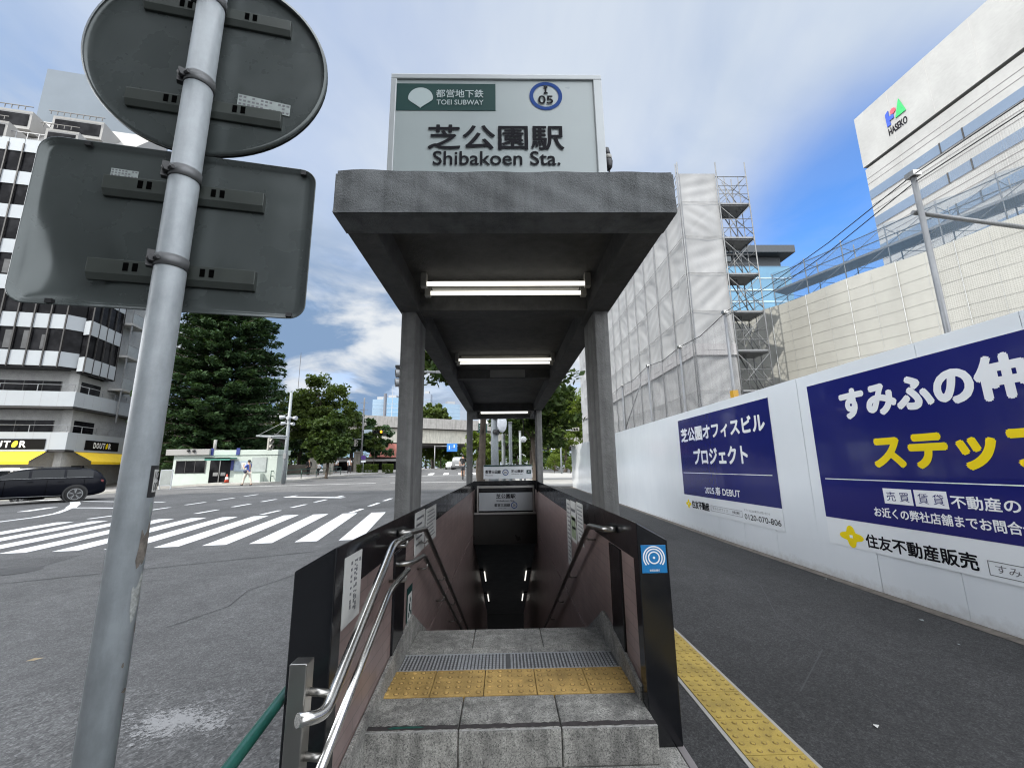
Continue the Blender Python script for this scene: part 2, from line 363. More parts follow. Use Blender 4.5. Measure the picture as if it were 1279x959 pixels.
M['sign_frame'] = plain('sign frame aluminium', (0.34, 0.36, 0.365), 0.4, 0.3, 0.06, 3)
M['green'] = plain('sign green', (0.005, 0.036, 0.033), 0.5, 0, 0.05, 3, spec=0.2)
M['pale_print'] = plain('pale print', (0.33, 0.39, 0.39), 0.35, 0, 0.03, 3)
M['blue_ring'] = plain('ring blue', (0.016, 0.052, 0.20), 0.7, 0, 0.03, 3, spec=0.15)
M['sky_sign'] = plain('blue sign face', (0.006, 0.17, 0.42), 0.3, 0, 0.08, 20)
M['plastic_k'] = plain('black plastic', (0.015, 0.015, 0.016), 0.45, 0, 0.1, 9)
M['plastic_w'] = plain('white plastic', (0.30, 0.29, 0.26), 0.45, 0, 0.1, 9)
M['paper'] = plain('printed notice', (0.50, 0.50, 0.48), 0.55, 0, 0.06, 8)
M['tube'] = emit('lit fluorescent tube', (1.0, 0.97, 0.88), 0.62)
M['tube_dim'] = emit('lit tube down below', (1.0, 0.97, 0.9), 0.5)
M['grime'] = plain('trodden grime', (0.19, 0.125, 0.045), 0.9, 0, 0.3, 60)
M['sign_black'] = plain('black sign board', (0.006, 0.006, 0.006), 0.7, 0, 0.1, 3, spec=0.1)
M['hole'] = plain('open slot', (0.002, 0.002, 0.002), 1.0, 0, 0.0, 2, spec=0.0)
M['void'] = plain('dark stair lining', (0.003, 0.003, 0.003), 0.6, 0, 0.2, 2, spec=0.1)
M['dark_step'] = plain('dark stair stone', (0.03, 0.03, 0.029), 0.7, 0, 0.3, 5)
M['greenpipe'] = plain('green fence paint', (0.012, 0.075, 0.058), 0.32, 0, 0.2, 20)
# ------------------------------------------------------------------ terrain: the far side of the junction lies higher
def sm(a, b, x):
    t = np.clip((x - a) / (b - a), 0, 1); return t * t * (3 - 2 * t)
def zt(x, y):
    x = np.asarray(x, float); y = np.asarray(y, float)
    g = .02 * np.clip(np.sqrt((y - 8) ** 2 + 4) / 2 + (y - 8) / 2 - .03, 0, 60); g = np.minimum(g, 1.15)
    g = g * (1 - .55 * sm(0, 4, x)) * sm(4, 12, y)
    return g - .07 * np.clip(-x - 21, 0, 9) * (1 - sm(35, 50, y)) * sm(8, 16, y)
def zf(x, y): return float(zt(x, y))
def lines(*seg):
    a = []
    for lo, hi, st in seg: a += list(np.arange(lo, hi, st))
    return a + [seg[-1][1]]
def sheet(name, mat, xs, ys, dz, inside=None, hole=None):
    xs = sorted(set(round(float(x), 4) for x in xs)); ys = sorted(set(round(float(y), 4) for y in ys)); nx = len(xs)
    b = MB(); V = [(x, y, zf(x, y) + dz) for y in ys for x in xs]; F = []
    for j in range(len(ys) - 1):
        for i in range(nx - 1):
            cx, cy = (xs[i] + xs[i + 1]) / 2, (ys[j] + ys[j + 1]) / 2
            if hole and hole[0] < cx < hole[1] and hole[2] < cy < hole[3]: continue
            if inside and not inside(cx, cy): continue
            F.append((j * nx + i, j * nx + i + 1, (j + 1) * nx + i + 1, (j + 1) * nx + i))
    b.add(V, F, True); o = b.build(name, mat); return tag(o, None, kind='structure')
HOLE = (-0.80, 0.85, 2.36, 10.5)
xs = lines((-3000, -400, 650), (-400, -60, 85), (-60, -20, 2), (-20, 16, 1), (16, 60, 4), (60, 400, 85), (400, 3000, 650)) + [HOLE[0], HOLE[1]]
ys = lines((-400, -20, 95), (-20, 36, 1), (36, 90, 3), (90, 400, 62), (400, 4000, 900)) + [HOLE[2], HOLE[3]]
sheet('ground', M['road'], xs, ys, 0, hole=HOLE)
# pavement we stand on: dark asphalt beside the hoarding, coarse asphalt on the road corner
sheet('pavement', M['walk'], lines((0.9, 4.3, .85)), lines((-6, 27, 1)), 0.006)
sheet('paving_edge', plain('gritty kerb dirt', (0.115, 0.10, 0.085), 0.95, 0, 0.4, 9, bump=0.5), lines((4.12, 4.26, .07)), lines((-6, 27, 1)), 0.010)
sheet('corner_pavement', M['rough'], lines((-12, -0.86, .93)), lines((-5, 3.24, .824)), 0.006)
# worn white scuff
k = NT('scuffed white paint'); tr = k.n('ShaderNodeBsdfTransparent'); mx = k.n('ShaderNodeMixShader'); k.col((0.34, 0.34, 0.34)).set(rough=0.9)
dd = k.n('ShaderNodeVectorMath', operation='LENGTH'); k.l(k.map((1 / .62, 1 / .34, 0), (1.93 / .62 * math.cos(0), -2.84 / .34, 0)), dd.inputs[0])
msk = k.math('SUBTRACT', k.math('ADD', k.math('MULTIPLY', k.noise(34, 6, 0.75), 1.1), k.math('MULTIPLY', k.noise(4, 3, 0.6), 0.5)), k.math('ADD', k.math('MULTIPLY', dd.outputs['Value'], 0.46), 0.56))
k.l(k.ramp(msk, [(0.0, 0.0), (0.16, 0.75)]), mx.inputs[0]); k.l(tr.outputs[0], mx.inputs[1]); k.l(k.b.outputs[0], mx.inputs[2]); k.l(mx.outputs[0], k.out.inputs['Surface'])
z = MB(); z.grid(lambda u, v: (-2.75 + 1.7 * u, 2.3 + 1.05 * v, .0105 if 2.3 + 1.05 * v < 3.24 else .0105), 8, 6, smooth=False); tag(z.build('scuff_mark', k.mat), None, kind='structure')

# road paint: zebra, guide dashes, arrows; laid 5 mm over the ground
def strip(mb, p, q, w, dz=0.005, n=None, w2=None):
    p = Vector((p[0], p[1], 0)); q = Vector((q[0], q[1], 0)); d = q - p; s = Vector((d.y, -d.x, 0)).normalized()
    n = n or max(1, int(d.length / .7)); w2 = w2 or w
    V = []
    for i in range(n + 1):
        c = p + d * i / n; ww = w + (w2 - w) * i / n
        for sgn in (-1, 1):
            e = c + s * sgn * ww / 2; V.append((e.x, e.y, zf(e.x, e.y) + dz))
    mb.add(V, [(2 * i, 2 * i + 1, 2 * i + 3, 2 * i + 2) for i in range(n)])
def poly_line(mb, pts, w):
    for a, c in zip(pts[:-1], pts[1:]): strip(mb, a, c, w)
z = MB()
for k_ in range(-7, 8):
    x = -5.67 + .836 * k_ 
    if x > -1.3: continue
    y0 = 8.76 + .135 * (x + 5.67)
    strip(z, (x, y0), (x - .72, y0 + 4.5), .42)
tag(z.build('zebra_crossing', M['paint']), None, kind='structure')
z = MB()
for x0, st in ((-12.15, 15.0), (-9.76, 14.0), (-7.42, 13.5), (-4.75, 13.6)):
    for i in range(4):
        strip(z, (x0, st + i * 1.85), (x0 + .02, st + i * 1.85 + 1.05), .15)
poly_line(z, [(-9.9, 19.9), (-8.5, 19.5), (-7.0, 19.05)], .38)
poly_line(z, [(-14.34, 11.6), (-14.35, 12.76), (-14.36, 13.66), (-14.74, 14.67), (-15.4, 15.6), (-16.0, 16.4)], .17)
poly_line(z, [(-16.0, 16.4), (-17.2, 17.8), (-18.6, 19.2)], .30); poly_line(z, [(-16.0, 16.4), (-15.1, 16.3), (-14.2, 16.1), (-12.6, 15.8)], .17)
poly_line(z, [(-18.4, 19.2), (-16.5, 18.7), (-14.0, 18.2)], .17)
poly_line(z, [(-16.54, 15.3), (-16.93, 16.7)], .3); poly_line(z, [(-24, 21.2), (-20, 19.9)], .2)
for a, c in (((-12.2, 13.1), (-12.1, 14.2)), ((-24, 26.0), (-9, 30.5)), ((-8, 30.6), (2, 30.3))): strip(z, a, c, .16)
for i in range(9): strip(z, (-9.2 + i * 1.6, 44.5 + i * .05), (-9.8 + i * 1.6, 49.5 + i * .05), .55)     # the far crossing
for i in range(5): strip(z, (6.0 + i * 1.4, 45), (5.6 + i * 1.4, 49), .5)
strip(z, (-14, 42.5), (-1, 42.2), .3); strip(z, (-1.5, 52), (-1.5, 66), .16); strip(z, (2.2, 52), (2.4, 66), .16)
tag(z.build('lane_markings', M['paint']), None, kind='structure')
z = MB(); z_mat = plain('old joint tar', (0.035, 0.035, 0.036), 0.8, 0, 0.2, 9)
strip(z, (-12, 3.25), (-.86, 3.22), .025, 0.004, 16); strip(z, (-9, 4.9), (-3.4, 8.0), .02, 0.004, 16)
for P in ([(-6.9, 5.1), (-6.2, 5.5), (-5.9, 5.4), (-5.1, 6.1), (-4.6, 6.2)], [(-3.2, 4.4), (-3.0, 5.0), (-3.15, 5.6), (-2.9, 6.5), (-2.95, 7.4)], [(-9.5, 6.4), (-8.8, 6.5), (-8.0, 7.1)], [(1.9, 3.0), (2.5, 3.6), (2.6, 4.3), (3.1, 5.4), (3.2, 7.0)]):
    for p, q in zip(P[:-1], P[1:]): strip(z, p, q, .010, 0.0075 if P[0][0] > 0 else 0.0045, 3)
tag(z.build('asphalt_joint', z_mat), None, kind='structure')
z = MB(); strip(z, (-5.2, 15.0), (-2.2, 17.6), 1.6, 0.0035, 8); strip(z, (-12.5, 6.2), (-7.4, 7.6), .9, 0.0035, 10); strip(z, (-9, 21.2), (-2, 21.6), 1.2, 0.0035, 12); tag(z.build('asphalt_patch', asphalt('darker repair asphalt', 0.088, 0.4, 0.15, 140)), None, kind='structure')
z = MB(); strip(z, (2.9, 8.6), (2.9, 13.5), 1.1, 0.0095, 10); tag(z.build('pavement_patch', asphalt('darker pavement repair', 0.031, 0.4, 0.15, 160)), None, kind='structure')
mh = MB(); V = [(-7.4 + .31 * math.cos(6.2832 * i / 28), 6.9 + .31 * math.sin(6.2832 * i / 28), .0075) for i in range(28)]; mh.add(V, [list(range(28))]); mh = mh.build('manhole_cover', plain('worn cast iron', (0.075, 0.075, 0.075), 0.55, 0.3, 0.25, 30, bump=0.6, bscale=60)); tag(mh, None, kind='structure')
# yellow tactile strip on the pavement
z = MB(); z.box((1.175, -3, .006), (1.525, 12, .011)); tag(z.build('tactile_bed', plain('mortar edge', (0.30, 0.29, 0.27), 0.9)), None, kind='structure')
z = MB()
for i in range(50):
    y = -3 + i * .3; z.box((1.2, y + .002, .009), (1.5, y + .298, .017))
    if y > 6: continue
    for a in range(5):
        for c in range(5):
            z.tube([(1.23 + a * .06, y + .03 + c * .06, .016), (1.23 + a * .06, y + .03 + c * .06, .0215)], [.0125, .008], 8, True)
tag(z.build('tactile_paving', M['yellow_strip']), None, kind='structure')
z = MB()
for i in range(28):
    for a in range(5):
        for c in range(5):
            if rng.random() < .85: z.tube([(1.23 + a * .06, -3 + i * .3 + .03 + c * .06, .0168), (1.23 + a * .06, -3 + i * .3 + .03 + c * .06, .0175)], .0152, 10)
tag(z.build('tactile_grime', M['grime']), None, kind='structure')

# ------------------------------------------------------------------ the stair head: walls, posts, roof, steps
XL, XR = -.70, .75
st = thing('subway_entrance', 'concrete roofed stairway with black granite walls leading down below the pavement', 'subway entrance', (0, 6, 0))
for s, xi, xo, y0 in ((-1, XL, XL - .152, 1.85), (1, XR, XR + .152, 2.45)):
    MB().box((min(xi, xo) + (.006 if s < 0 else 0.003), y0 + .1, 0.0), (max(xi, xo) - (.003 if s < 0 else .006), 10.44, .925)).build('tile_wall', M['tile'], st)
    prof = [(xi, .92), (xi, 1.13), (xo, 1.04), (xo, .92)]
    MB().prism(prof, (0, y0 + .1, 0), (1, 0, 0), (0, 0, 1), (0, 1, 0), 10.45 - y0 - .1).build('coping', M['black'], st, .004)
    xi2, xo2 = xi - s * .008, xo + s * .008
    MB().prism([(xi2, 0), (xi2, 1.134), (xo2, 1.04), (xo2, 0)], (0, y0, 0), (1, 0, 0), (0, 0, 1), (0, 1, 0), .098).build('end_slab', M['black'], st, .005)
    MB().box((xi - s * .012, 2.84, .2), (xi + s * .02, 3.12, .918)).build('pilaster', M['black'], st, .003)
    pts = [(y0 + .1, .02), (y0 + .1, .27), (3.0, .35), (3.4, .385), (10.3, .385 - .516 * 6.9), (10.3, -3.6), (3.6, -.12), (3.55, .02)]
    if s < 0: pts[0] = (1.96, .02); pts[1] = (1.96, .22)
    MB().prism(pts, (xi, 0, 0), (0, 1, 0), (0, 0, 1), (-s, 0, 0), .022).build('skirting', M['granite'], st, .003)
    a, c = sorted((xi + s * .004, xo + s * .25))
    MB().box((a, 3.0, -8.2), (c, 19, -.03 if s else 0)).build('stair_wall', M['tile'], st)
    for ya, yb in ((3.27, 3.71), (9.45, 9.76)):
        a, c = sorted((xi + s * .006, xi + s * .122))
        MB().box((a, ya, 1.05), (c, yb, 2.72)).build('post', M['concrete'], st, .008)
MB().prism([(XL - .15, 0), (XL - .15, 1.04), (XL, 1.12), (XR, 1.12), (XR + .15, 1.04), (XR + .15, 0)], (0, 10.452, 0), (1, 0, 0), (0, 0, 1), (0, 1, 0), .13).build('rear_wall', M['black'], st, .004)
# roof slab with its beams
CX0, CX1, CY0, CY1, CZ0, CZ1 = -.84, .89, 1.90, 11.2, 2.70, 2.93
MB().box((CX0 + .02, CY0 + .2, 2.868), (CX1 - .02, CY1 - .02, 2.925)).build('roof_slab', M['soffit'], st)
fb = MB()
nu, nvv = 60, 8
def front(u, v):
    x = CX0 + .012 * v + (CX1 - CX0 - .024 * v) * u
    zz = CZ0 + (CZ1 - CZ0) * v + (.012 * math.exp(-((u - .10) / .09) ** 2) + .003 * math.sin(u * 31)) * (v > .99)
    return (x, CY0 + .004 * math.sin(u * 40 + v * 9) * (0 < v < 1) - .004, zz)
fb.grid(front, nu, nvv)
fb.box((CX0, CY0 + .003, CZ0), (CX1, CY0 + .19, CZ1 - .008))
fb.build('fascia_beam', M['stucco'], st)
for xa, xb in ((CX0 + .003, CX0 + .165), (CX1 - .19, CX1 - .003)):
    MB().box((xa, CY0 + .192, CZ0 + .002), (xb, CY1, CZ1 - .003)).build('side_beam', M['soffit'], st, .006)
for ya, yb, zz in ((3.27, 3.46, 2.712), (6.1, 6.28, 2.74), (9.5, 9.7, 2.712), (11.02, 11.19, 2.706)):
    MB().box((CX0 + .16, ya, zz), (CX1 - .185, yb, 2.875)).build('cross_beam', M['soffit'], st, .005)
MB().box((-.19, 6.07, 2.755), (.33, 6.098, 2.865)).build('junction_cover', plain('grey cover', (0.20, 0.2, 0.195), 0.5), st, .004)
MB().box((-.33, 2.093, 2.76), (.45, 2.10, 2.85)).build('cover_plate', M['soffit'], st)
# steps
MB().box((-.93, 1.55, -.05), (.875, 2.5, .033)).build('lower_slab', M['granite'], st, .008)
MB().box((.876, 1.55, -.05), (.915, 2.52, .035)).build('slab_edge', plain('grey edge paint', (0.17, 0.155, 0.155), 0.8), st, .004)
MB().box((XL + .005, 2.345, .0), (XR - .005, 3.59, .172)).build('platform', M['granite_dirty'], st)
sx_ = [XL - .012, -.232, .272, XR - .003]
for i in range(3):
    MB().box((sx_[i] + .002, 2.32, .034), (sx_[i + 1] - .002, 2.636, .2)).build('riser_block', M['granite_dirty'], st, .009, 3)
    MB().box((max(XL + .024, sx_[i] + .002), 3.262, .1), (min(XR - .024, sx_[i + 1] - .002), 3.61, .203)).build('landing_stone', M['granite'], st, .005)
for x0, x1 in ((XL + .02, -.43), (-.427, .18), (.183, XR - .022)): MB().box((x0, 3.185, .1), (x1, 3.259, .202)).build('edge_stone', M['granite'], st, .003)
z = MB(); ze = MB()
for i in range(3):
    xa, xb = sx_[i] + .004, sx_[i + 1] - .004; n_ = 26; P = [(xa + (xb - xa) * q / n_, 2.337 + rng.uniform(0, .006)) for q in range(n_ + 1)] + [(xb - (xb - xa) * q / n_, 2.374 + rng.uniform(-.008, .003)) for q in range(n_ + 1)]
    z.prism(P, (0, 0, .1985), (1, 0, 0), (0, 1, 0), (0, 0, 1), .0038)
    ze.prism([(xa, 2.3215)] + [(xa + (xb - xa) * q / n_, 2.331 + rng.uniform(-.004, .004)) for q in range(n_ + 1)][::-1][::-1] + [(xb, 2.3215)], (0, 0, .1985), (1, 0, 0), (0, 1, 0), (0, 0, 1), .0022)
z.build('nosing_strip', plain('worn black nosing', (0.034, 0.029, 0.029), 0.85, 0, 0.3, 40), st)
ze.build('worn_edge', plain('scuffed pale edge', (0.30, 0.295, 0.28), 0.8, 0, 0.35, 50), st)
gs_ = MB(); gs_.prism([(-.56, 2.344), (-.50, 2.350), (-.42, 2.349), (-.40, 2.357), (-.46, 2.364), (-.55, 2.362), (-.58, 2.352)], (0, 0, .2025), (1, 0, 0), (0, 1, 0), (0, 0, 1), .0012); gs_.build('green_scrap', M['greenpipe'], st)
tx = [XL + .002, -.426, -.124, .178, .48, XR - .004]
for i in range(5):
    z = MB(); z.box((tx[i] + .002, 2.639, .13), (tx[i + 1] - .002, 2.937, .204))
    w_ = (tx[i + 1] - tx[i]) / 5
    for a in range(5):
        for c in range(5):
            z.tube([(tx[i] + w_ * (a + .5), 2.668 + c * .06, .2035), (tx[i] + w_ * (a + .5), 2.668 + c * .06, .2105)], [.0125, .0085], 9)
    tt_ = z.build('tactile_tile', M['yellow_tile'], st, .002)
    z = MB()
    for a in range(5):
        for c in range(5):
            if rng.random() < .9: z.tube([(tx[i] + w_ * (a + .5), 2.668 + c * .06, .2041), (tx[i] + w_ * (a + .5), 2.668 + c * .06, .2046)], .0158, 12)
    z.build('dirt_ring', M['grime'], tt_)
z = MB(); z.box((XL + .016, 2.941, .13), (XR - .016, 3.182, .197)); gr0 = z.build('drain_grating', plain('grating base', (0.10, 0.10, 0.10), 0.6, 0.2, 0.15, 12), st)
z = MB()
for i in range(62):
    for j in range(8):
        x = XL + .028 + i * .0228; y = 2.950 + j * .0288
        if i % 31 == 30: continue
        w_ = .0135 if (i // 16) % 2 else .0105
        z.box((x, y, .1968), (x + w_, y + .017, .2012))
for y in (2.943, 3.173): z.box((XL + .018, y, .1966), (XR - .018, y + .006, .2010))
z.build('raised_stud', plain('worn bright steel', (0.46, 0.47, 0.48), 0.38, 0.35, 0.06, 20), gr0)
z = MB(); N = 31; P = [(3.6, .16)]
y, zz = 3.6, .2
for i in range(N):
    P += [(y, zz - .155), (y + .30, zz - .155)]; y += .3; zz -= .155
P += [(y, zz - .4), (3.6, -.25)]
P[0] = (3.6, .10)
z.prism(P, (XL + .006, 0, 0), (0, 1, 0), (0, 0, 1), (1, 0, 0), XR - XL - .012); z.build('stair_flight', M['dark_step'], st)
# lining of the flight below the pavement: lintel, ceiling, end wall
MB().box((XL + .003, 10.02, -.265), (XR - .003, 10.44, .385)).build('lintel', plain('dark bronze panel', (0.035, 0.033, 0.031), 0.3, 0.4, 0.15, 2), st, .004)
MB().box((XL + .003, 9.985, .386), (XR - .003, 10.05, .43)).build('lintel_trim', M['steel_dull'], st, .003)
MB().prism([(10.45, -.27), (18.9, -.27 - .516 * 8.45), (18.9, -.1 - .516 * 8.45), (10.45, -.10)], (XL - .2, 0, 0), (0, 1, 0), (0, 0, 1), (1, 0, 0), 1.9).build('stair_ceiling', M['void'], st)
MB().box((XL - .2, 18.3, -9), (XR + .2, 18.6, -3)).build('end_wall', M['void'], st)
for s, xi in ((-1, XL), (1, XR)):
    for y0, z0 in ((13.0, -1.62), (15.5, -2.9)):
        lp = thing('stair_lamp', f"slim lit tube on the {'road' if s < 0 else 'hoarding'} wall of the dark stair shaft, {'upper' if y0 < 14 else 'lower'} of its pair", 'lamp', (xi - s * .1, y0, z0), 0, 'lamps down the stair shaft')
        MB().tube([(xi - s * .14, y0 - .45, z0 + .2), (xi - s * .14, y0 + .45, z0 - .26)], .018, 8).build('tube', M['tube_dim'], lp)
        MB().bar((xi - s * .06, y0 - .5, z0 + .27), (xi - s * .06, y0 + .5, z0 - .25), .1, .05).build('fitting', M['void'], lp)

# lamps under the roof
def roof_lamp(yc, label, n=2):
    t = thing('ceiling_lamp', label, 'lamp', (.03, yc, 2.86), 0, 'fluorescent lamps under the roof')
    MB().box((-.54, yc + .02, 2.80), (.60, yc + .075, 2.866)).build('housing', M['plastic_w'], t, .006)
    for dy in ((-.085, .085) if n == 2 else (0,)):
        MB().tube([(-.555, yc + dy, 2.785), (.615, yc + dy, 2.785)], .0165, 12).build('tube', M['tube'], t)
        for x in (-.60, .615): MB().box((x, yc + dy - .024, 2.755), (x + .045, yc + dy + .024, 2.866)).build('tube_holder', M['plastic_w'], t, .005)
roof_lamp(3.0, 'twin tube lamp lit under the roof edge, in front of the first cross beam')
roof_lamp(5.25, 'twin tube lamp lit under the roof between the first and second cross beams')
roof_lamp(10.45, 'lit tube lamp under the roof beyond the rear posts')

# station sign on the roof
sg = thing('station_sign', 'white station name board with green band standing on the concrete roof edge', 'sign', (0, 2.15, 2.93))
SX0, SX1, SZ0, SZ1, SY = -.627, .588, 2.925, 3.682, 2.05
z = MB(); fr = .033
z.box((SX0, SY - .012, SZ1 - fr), (SX1, SY + .2, SZ1)); z.box((SX0, SY - .012, SZ0), (SX0 + fr, SY + .2, SZ1 - fr)); z.box((SX1 - .05, SY - .012, SZ0), (SX1, SY + .2, SZ1 - fr))
z.box((SX0 + fr, SY + .03, SZ0), (SX1 - .05, SY + .198, SZ1 - fr)); z.build('sign_frame', M['sign_frame'], sg, .004)
MB().box((SX0 + fr, SY, SZ0), (SX1 - .05, SY + .028, SZ1 - fr)).build('sign_panel', M['sign_face'], sg)
def flat(parent, name, mat, pts, y, dep=.002):
    return MB().prism(pts, (0, y, 0), (1, 0, 0), (0, 0, 1), (0, -1, 0), dep).build(name, mat, parent)
flat(sg, 'green_band', M['green'], [(-.594, 3.442), (-.028, 3.442), (-.028, 3.622), (-.594, 3.622)], SY - .001)
fan = [(-.456 + .0705 * math.cos(a), 3.522 + .070 * math.sin(a)) for a in np.linspace(R(-2), R(182), 24)]
fan += [(-.5265 + .0705 * (1 - math.cos(t)) , 3.520 - .030 * math.sin(t) - .034 * (t / 1.57) ** 3) for t in np.linspace(.2, 1.5, 7)]
fan += [(-.456, 3.454)] + [(-.3855 - .0705 * (1 - math.cos(t)), 3.520 - .030 * math.sin(t) - .034 * (t / 1.57) ** 3) for t in np.linspace(1.5, .2, 7)]
flat(sg, 'fan_emblem', M['pale_print'], fan, SY - .0035)
def sign_text(parent, body, box, mat, off, name='lettering', y=SY - .006):
    return lettering(MB(), body, (0, y, 0), (1, 0, 0), (0, 0, 1), (0, -1, 0), box, off).build(name, mat, parent)
sign_text(sg, '都営地下鉄', (-.368, -.097, 3.525, 3.579), M['pale_print'], .012)
sign_text(sg, 'TOEI SUBWAY', (-.364, -.097, 3.477, 3.510), M['pale_print'], .012)
sign_text(sg, '芝公園駅', (-.408, .357, 3.184, 3.346), M['k_print'], .022)
sign_text(sg, 'Shibakoen Sta.', (-.377, .331, 3.087, 3.176), M['k_print'], .02)
def ring(parent, cx, cz, r0, r1, y, mat, M_=None, name='route_ring', n=40, a0=0, a1=6.2832):
    z = MB(M_); V = []; 
    for i in range(n + 1):
        a = a0 + (a1 - a0) * i / n
        V += [(cx + r0 * math.cos(a), y, cz + r0 * math.sin(a)), (cx + r1 * math.cos(a), y, cz + r1 * math.sin(a))]
    z.add(V, [(2 * i, 2 * i + 2, 2 * i + 3, 2 * i + 1) for i in range(n)]); return z.build(name, mat, parent)
ring(sg, .262, 3.543, .073, .095, SY - .003, M['blue_ring'])
z = MB(); z.box((.2565, SY - .004, 3.558), (.2665, SY - .006, 3.604)); z.box((.250, SY - .0042, 3.556), (.273, SY - .0062, 3.565)); z.box((.250, SY - .0042, 3.597), (.273, SY - .0062, 3.606)); z.build('letter', M['k_print'], sg); sign_text(sg, '05', (.217, .303, 3.486, 3.543), M['k_print'], .03)
cm = thing('security_lamp', 'small black spotlight hanging on its cable beside the station name board', 'lamp', (.62, 2.12, 2.93))
MB().tube([(.612, 2.1, 3.105), (.612, 2.1, 3.12), (.612, 2.1, 3.155), (.612, 2.1, 3.165)], [.014, .024, .028, .022], 12).build('lens_hood', M['plastic_k'], cm)
MB().tube([(.612, 2.1, 3.166), (.612, 2.1, 3.19)], .024, 12).build('collar', M['plastic_w'], cm)
MB().tube([(.610, 2.1, 3.191), (.602, 2.1, 3.235)], .021, 12).build('cap', M['plastic_k'], cm)
MB().tube([(.615, 2.1, 3.11), (.622, 2.11, 3.08), (.617, 2.11, 3.05), (.628, 2.12, 2.99), (.63, 2.12, 2.93)], .005, 6).build('cable', M['plastic_k'], cm)
MB().box((.586, 2.09, 3.15), (.606, 2.15, 3.2)).build('bracket', M['plastic_k'], cm)

# line sign standing on the rear wall, and name panel hanging over the flight
rs = thing('line_sign', 'white line name board on two short legs above the black rear wall', 'sign', (.1, 10.5, 1.12))
MB().box((-.49, 10.5, 1.165), (.69, 10.56, 1.50)).build('sign_panel', M['w_poster'], rs, .004)
MB().box((-.488, 10.497, 1.462), (.688, 10.4995, 1.498)).build('green_band', M['green'], rs)
for x in (-.36, .5): MB().box((x, 10.51, .9), (x + .04, 10.55, 1.165)).build('leg', M['galv'], rs)
sign_text(rs, '都営三田線', (-.45, -.07, 1.29, 1.38), M['k_print'], .03, y=10.498); sign_text(rs, 'Mita Line', (-.45, -.27, 1.24, 1.268), M['g_print'], .02, y=10.498)
ring(rs, .045, 1.32, .055, .075, 10.4975, M['blue_ring']); sign_text(rs, '05', (.012, .078, 1.295, 1.345), M['k_print'], .02, y=10.4965)
sign_text(rs, '芝公園駅', (.18, .49, 1.31, 1.38), M['k_print'], .03, y=10.498); sign_text(rs, 'Shibakoen Sta.', (.19, .47, 1.262, 1.29), M['g_print'], .02, y=10.498)
flat(rs, 'exit_plate', M['green'], [(.56, 1.28), (.67, 1.28), (.67, 1.37), (.56, 1.37)], 10.4985); sign_text(rs, 'A1', (.585, .645, 1.30, 1.35), M['w_print'], .03, y=10.496)
lb = thing('name_panel', 'grey station name panel hanging in the stairwell over the dark opening', 'sign', (.04, 9.98, .43))
MB().box((-.575, 9.95, .47), (.66, 9.98, .872)).build('sign_panel', plain('dim sign face', (0.36, 0.38, 0.40), 0.35, 0, 0.05, 2), lb, .004)
z = MB(); z.bar((-.60, 9.965, .44), (-.60, 9.965, .98), .035); z.bar((.685, 9.965, .44), (.685, 9.965, .98), .035); z.bar((-.62, 9.965, 1.0), (.70, 9.965, 1.0), .05); z.build('frame', M['steel_dull'], lb, .003)
sign_text(lb, '芝公園駅', (-.18, .27, .74, .845), M['k_print'], .03, y=9.948); sign_text(lb, 'Shibakoen Sta.', (-.17, .25, .672, .71), M['k_print'], .02, y=9.948)
sign_text(lb, '都営三田線', (-.22, .14, .56, .63), M['k_print'], .03, y=9.948); sign_text(lb, 'Mita Line', (-.12, .05, .515, .54), M['g_print'], .02, y=9.948)
ring(lb, .235, .59, .055, .072, 9.9475, M['blue_ring']); sign_text(lb, '05', (.205, .265, .565, .615), M['k_print'], .02, y=9.948)

# handrails
def arc_path(P, rad=.06, n=5):
    P = [Vector(p) for p in P]; out = [P[0]]
    for a, c, d in zip(P[:-2], P[1:-1], P[2:]):
        u = (a - c); v = (d - c); r = min(rad, u.length * .45, v.length * .45); p = c + u.normalized() * r; q = c + v.normalized() * r
        for i in range(n + 1):
            t = i / n; out.append(p * (1 - t) ** 2 + c * 2 * t * (1 - t) + q * t * t)
    return out + [P[-1]]
hr = thing('handrail', 'bright stainless double handrail with curled end in front of the black wall', 'handrail', (-.62, 2.0, 0))
MB().tube(arc_path([(-.665, 1.535, .665), (-.605, 1.60, .645), (-.60, 2.40, 1.046), (-.60, 2.80, 1.03)], .07), .0205, 14).build('top_rail', M['steel'], hr)
MB().tube(arc_path([(-.60, 1.0, .26), (-.60, 2.37, .825), (-.60, 2.80, .83)], .06), .0165, 12).build('lower_rail', M['steel'], hr)
MB().box((-.735, 1.60, 0), (-.675, 1.66, .80)).build('rail_post', M['steel_dull'], hr, .004)
for z0 in (.70, .505): MB().tube([(-.68, 1.64, z0), (-.60, 1.66, z0 - .02)], .013, 10).build('arm', M['steel_dull'], hr)
for z0 in (1.03, .83): MB().tube(arc_path([(-.60, 2.74, z0 - .01), (-.60, 2.74, z0 - .05), (-.70, 2.74, z0 - .05)], .03), .009, 8).build('arm', M['steel_dull'], hr)
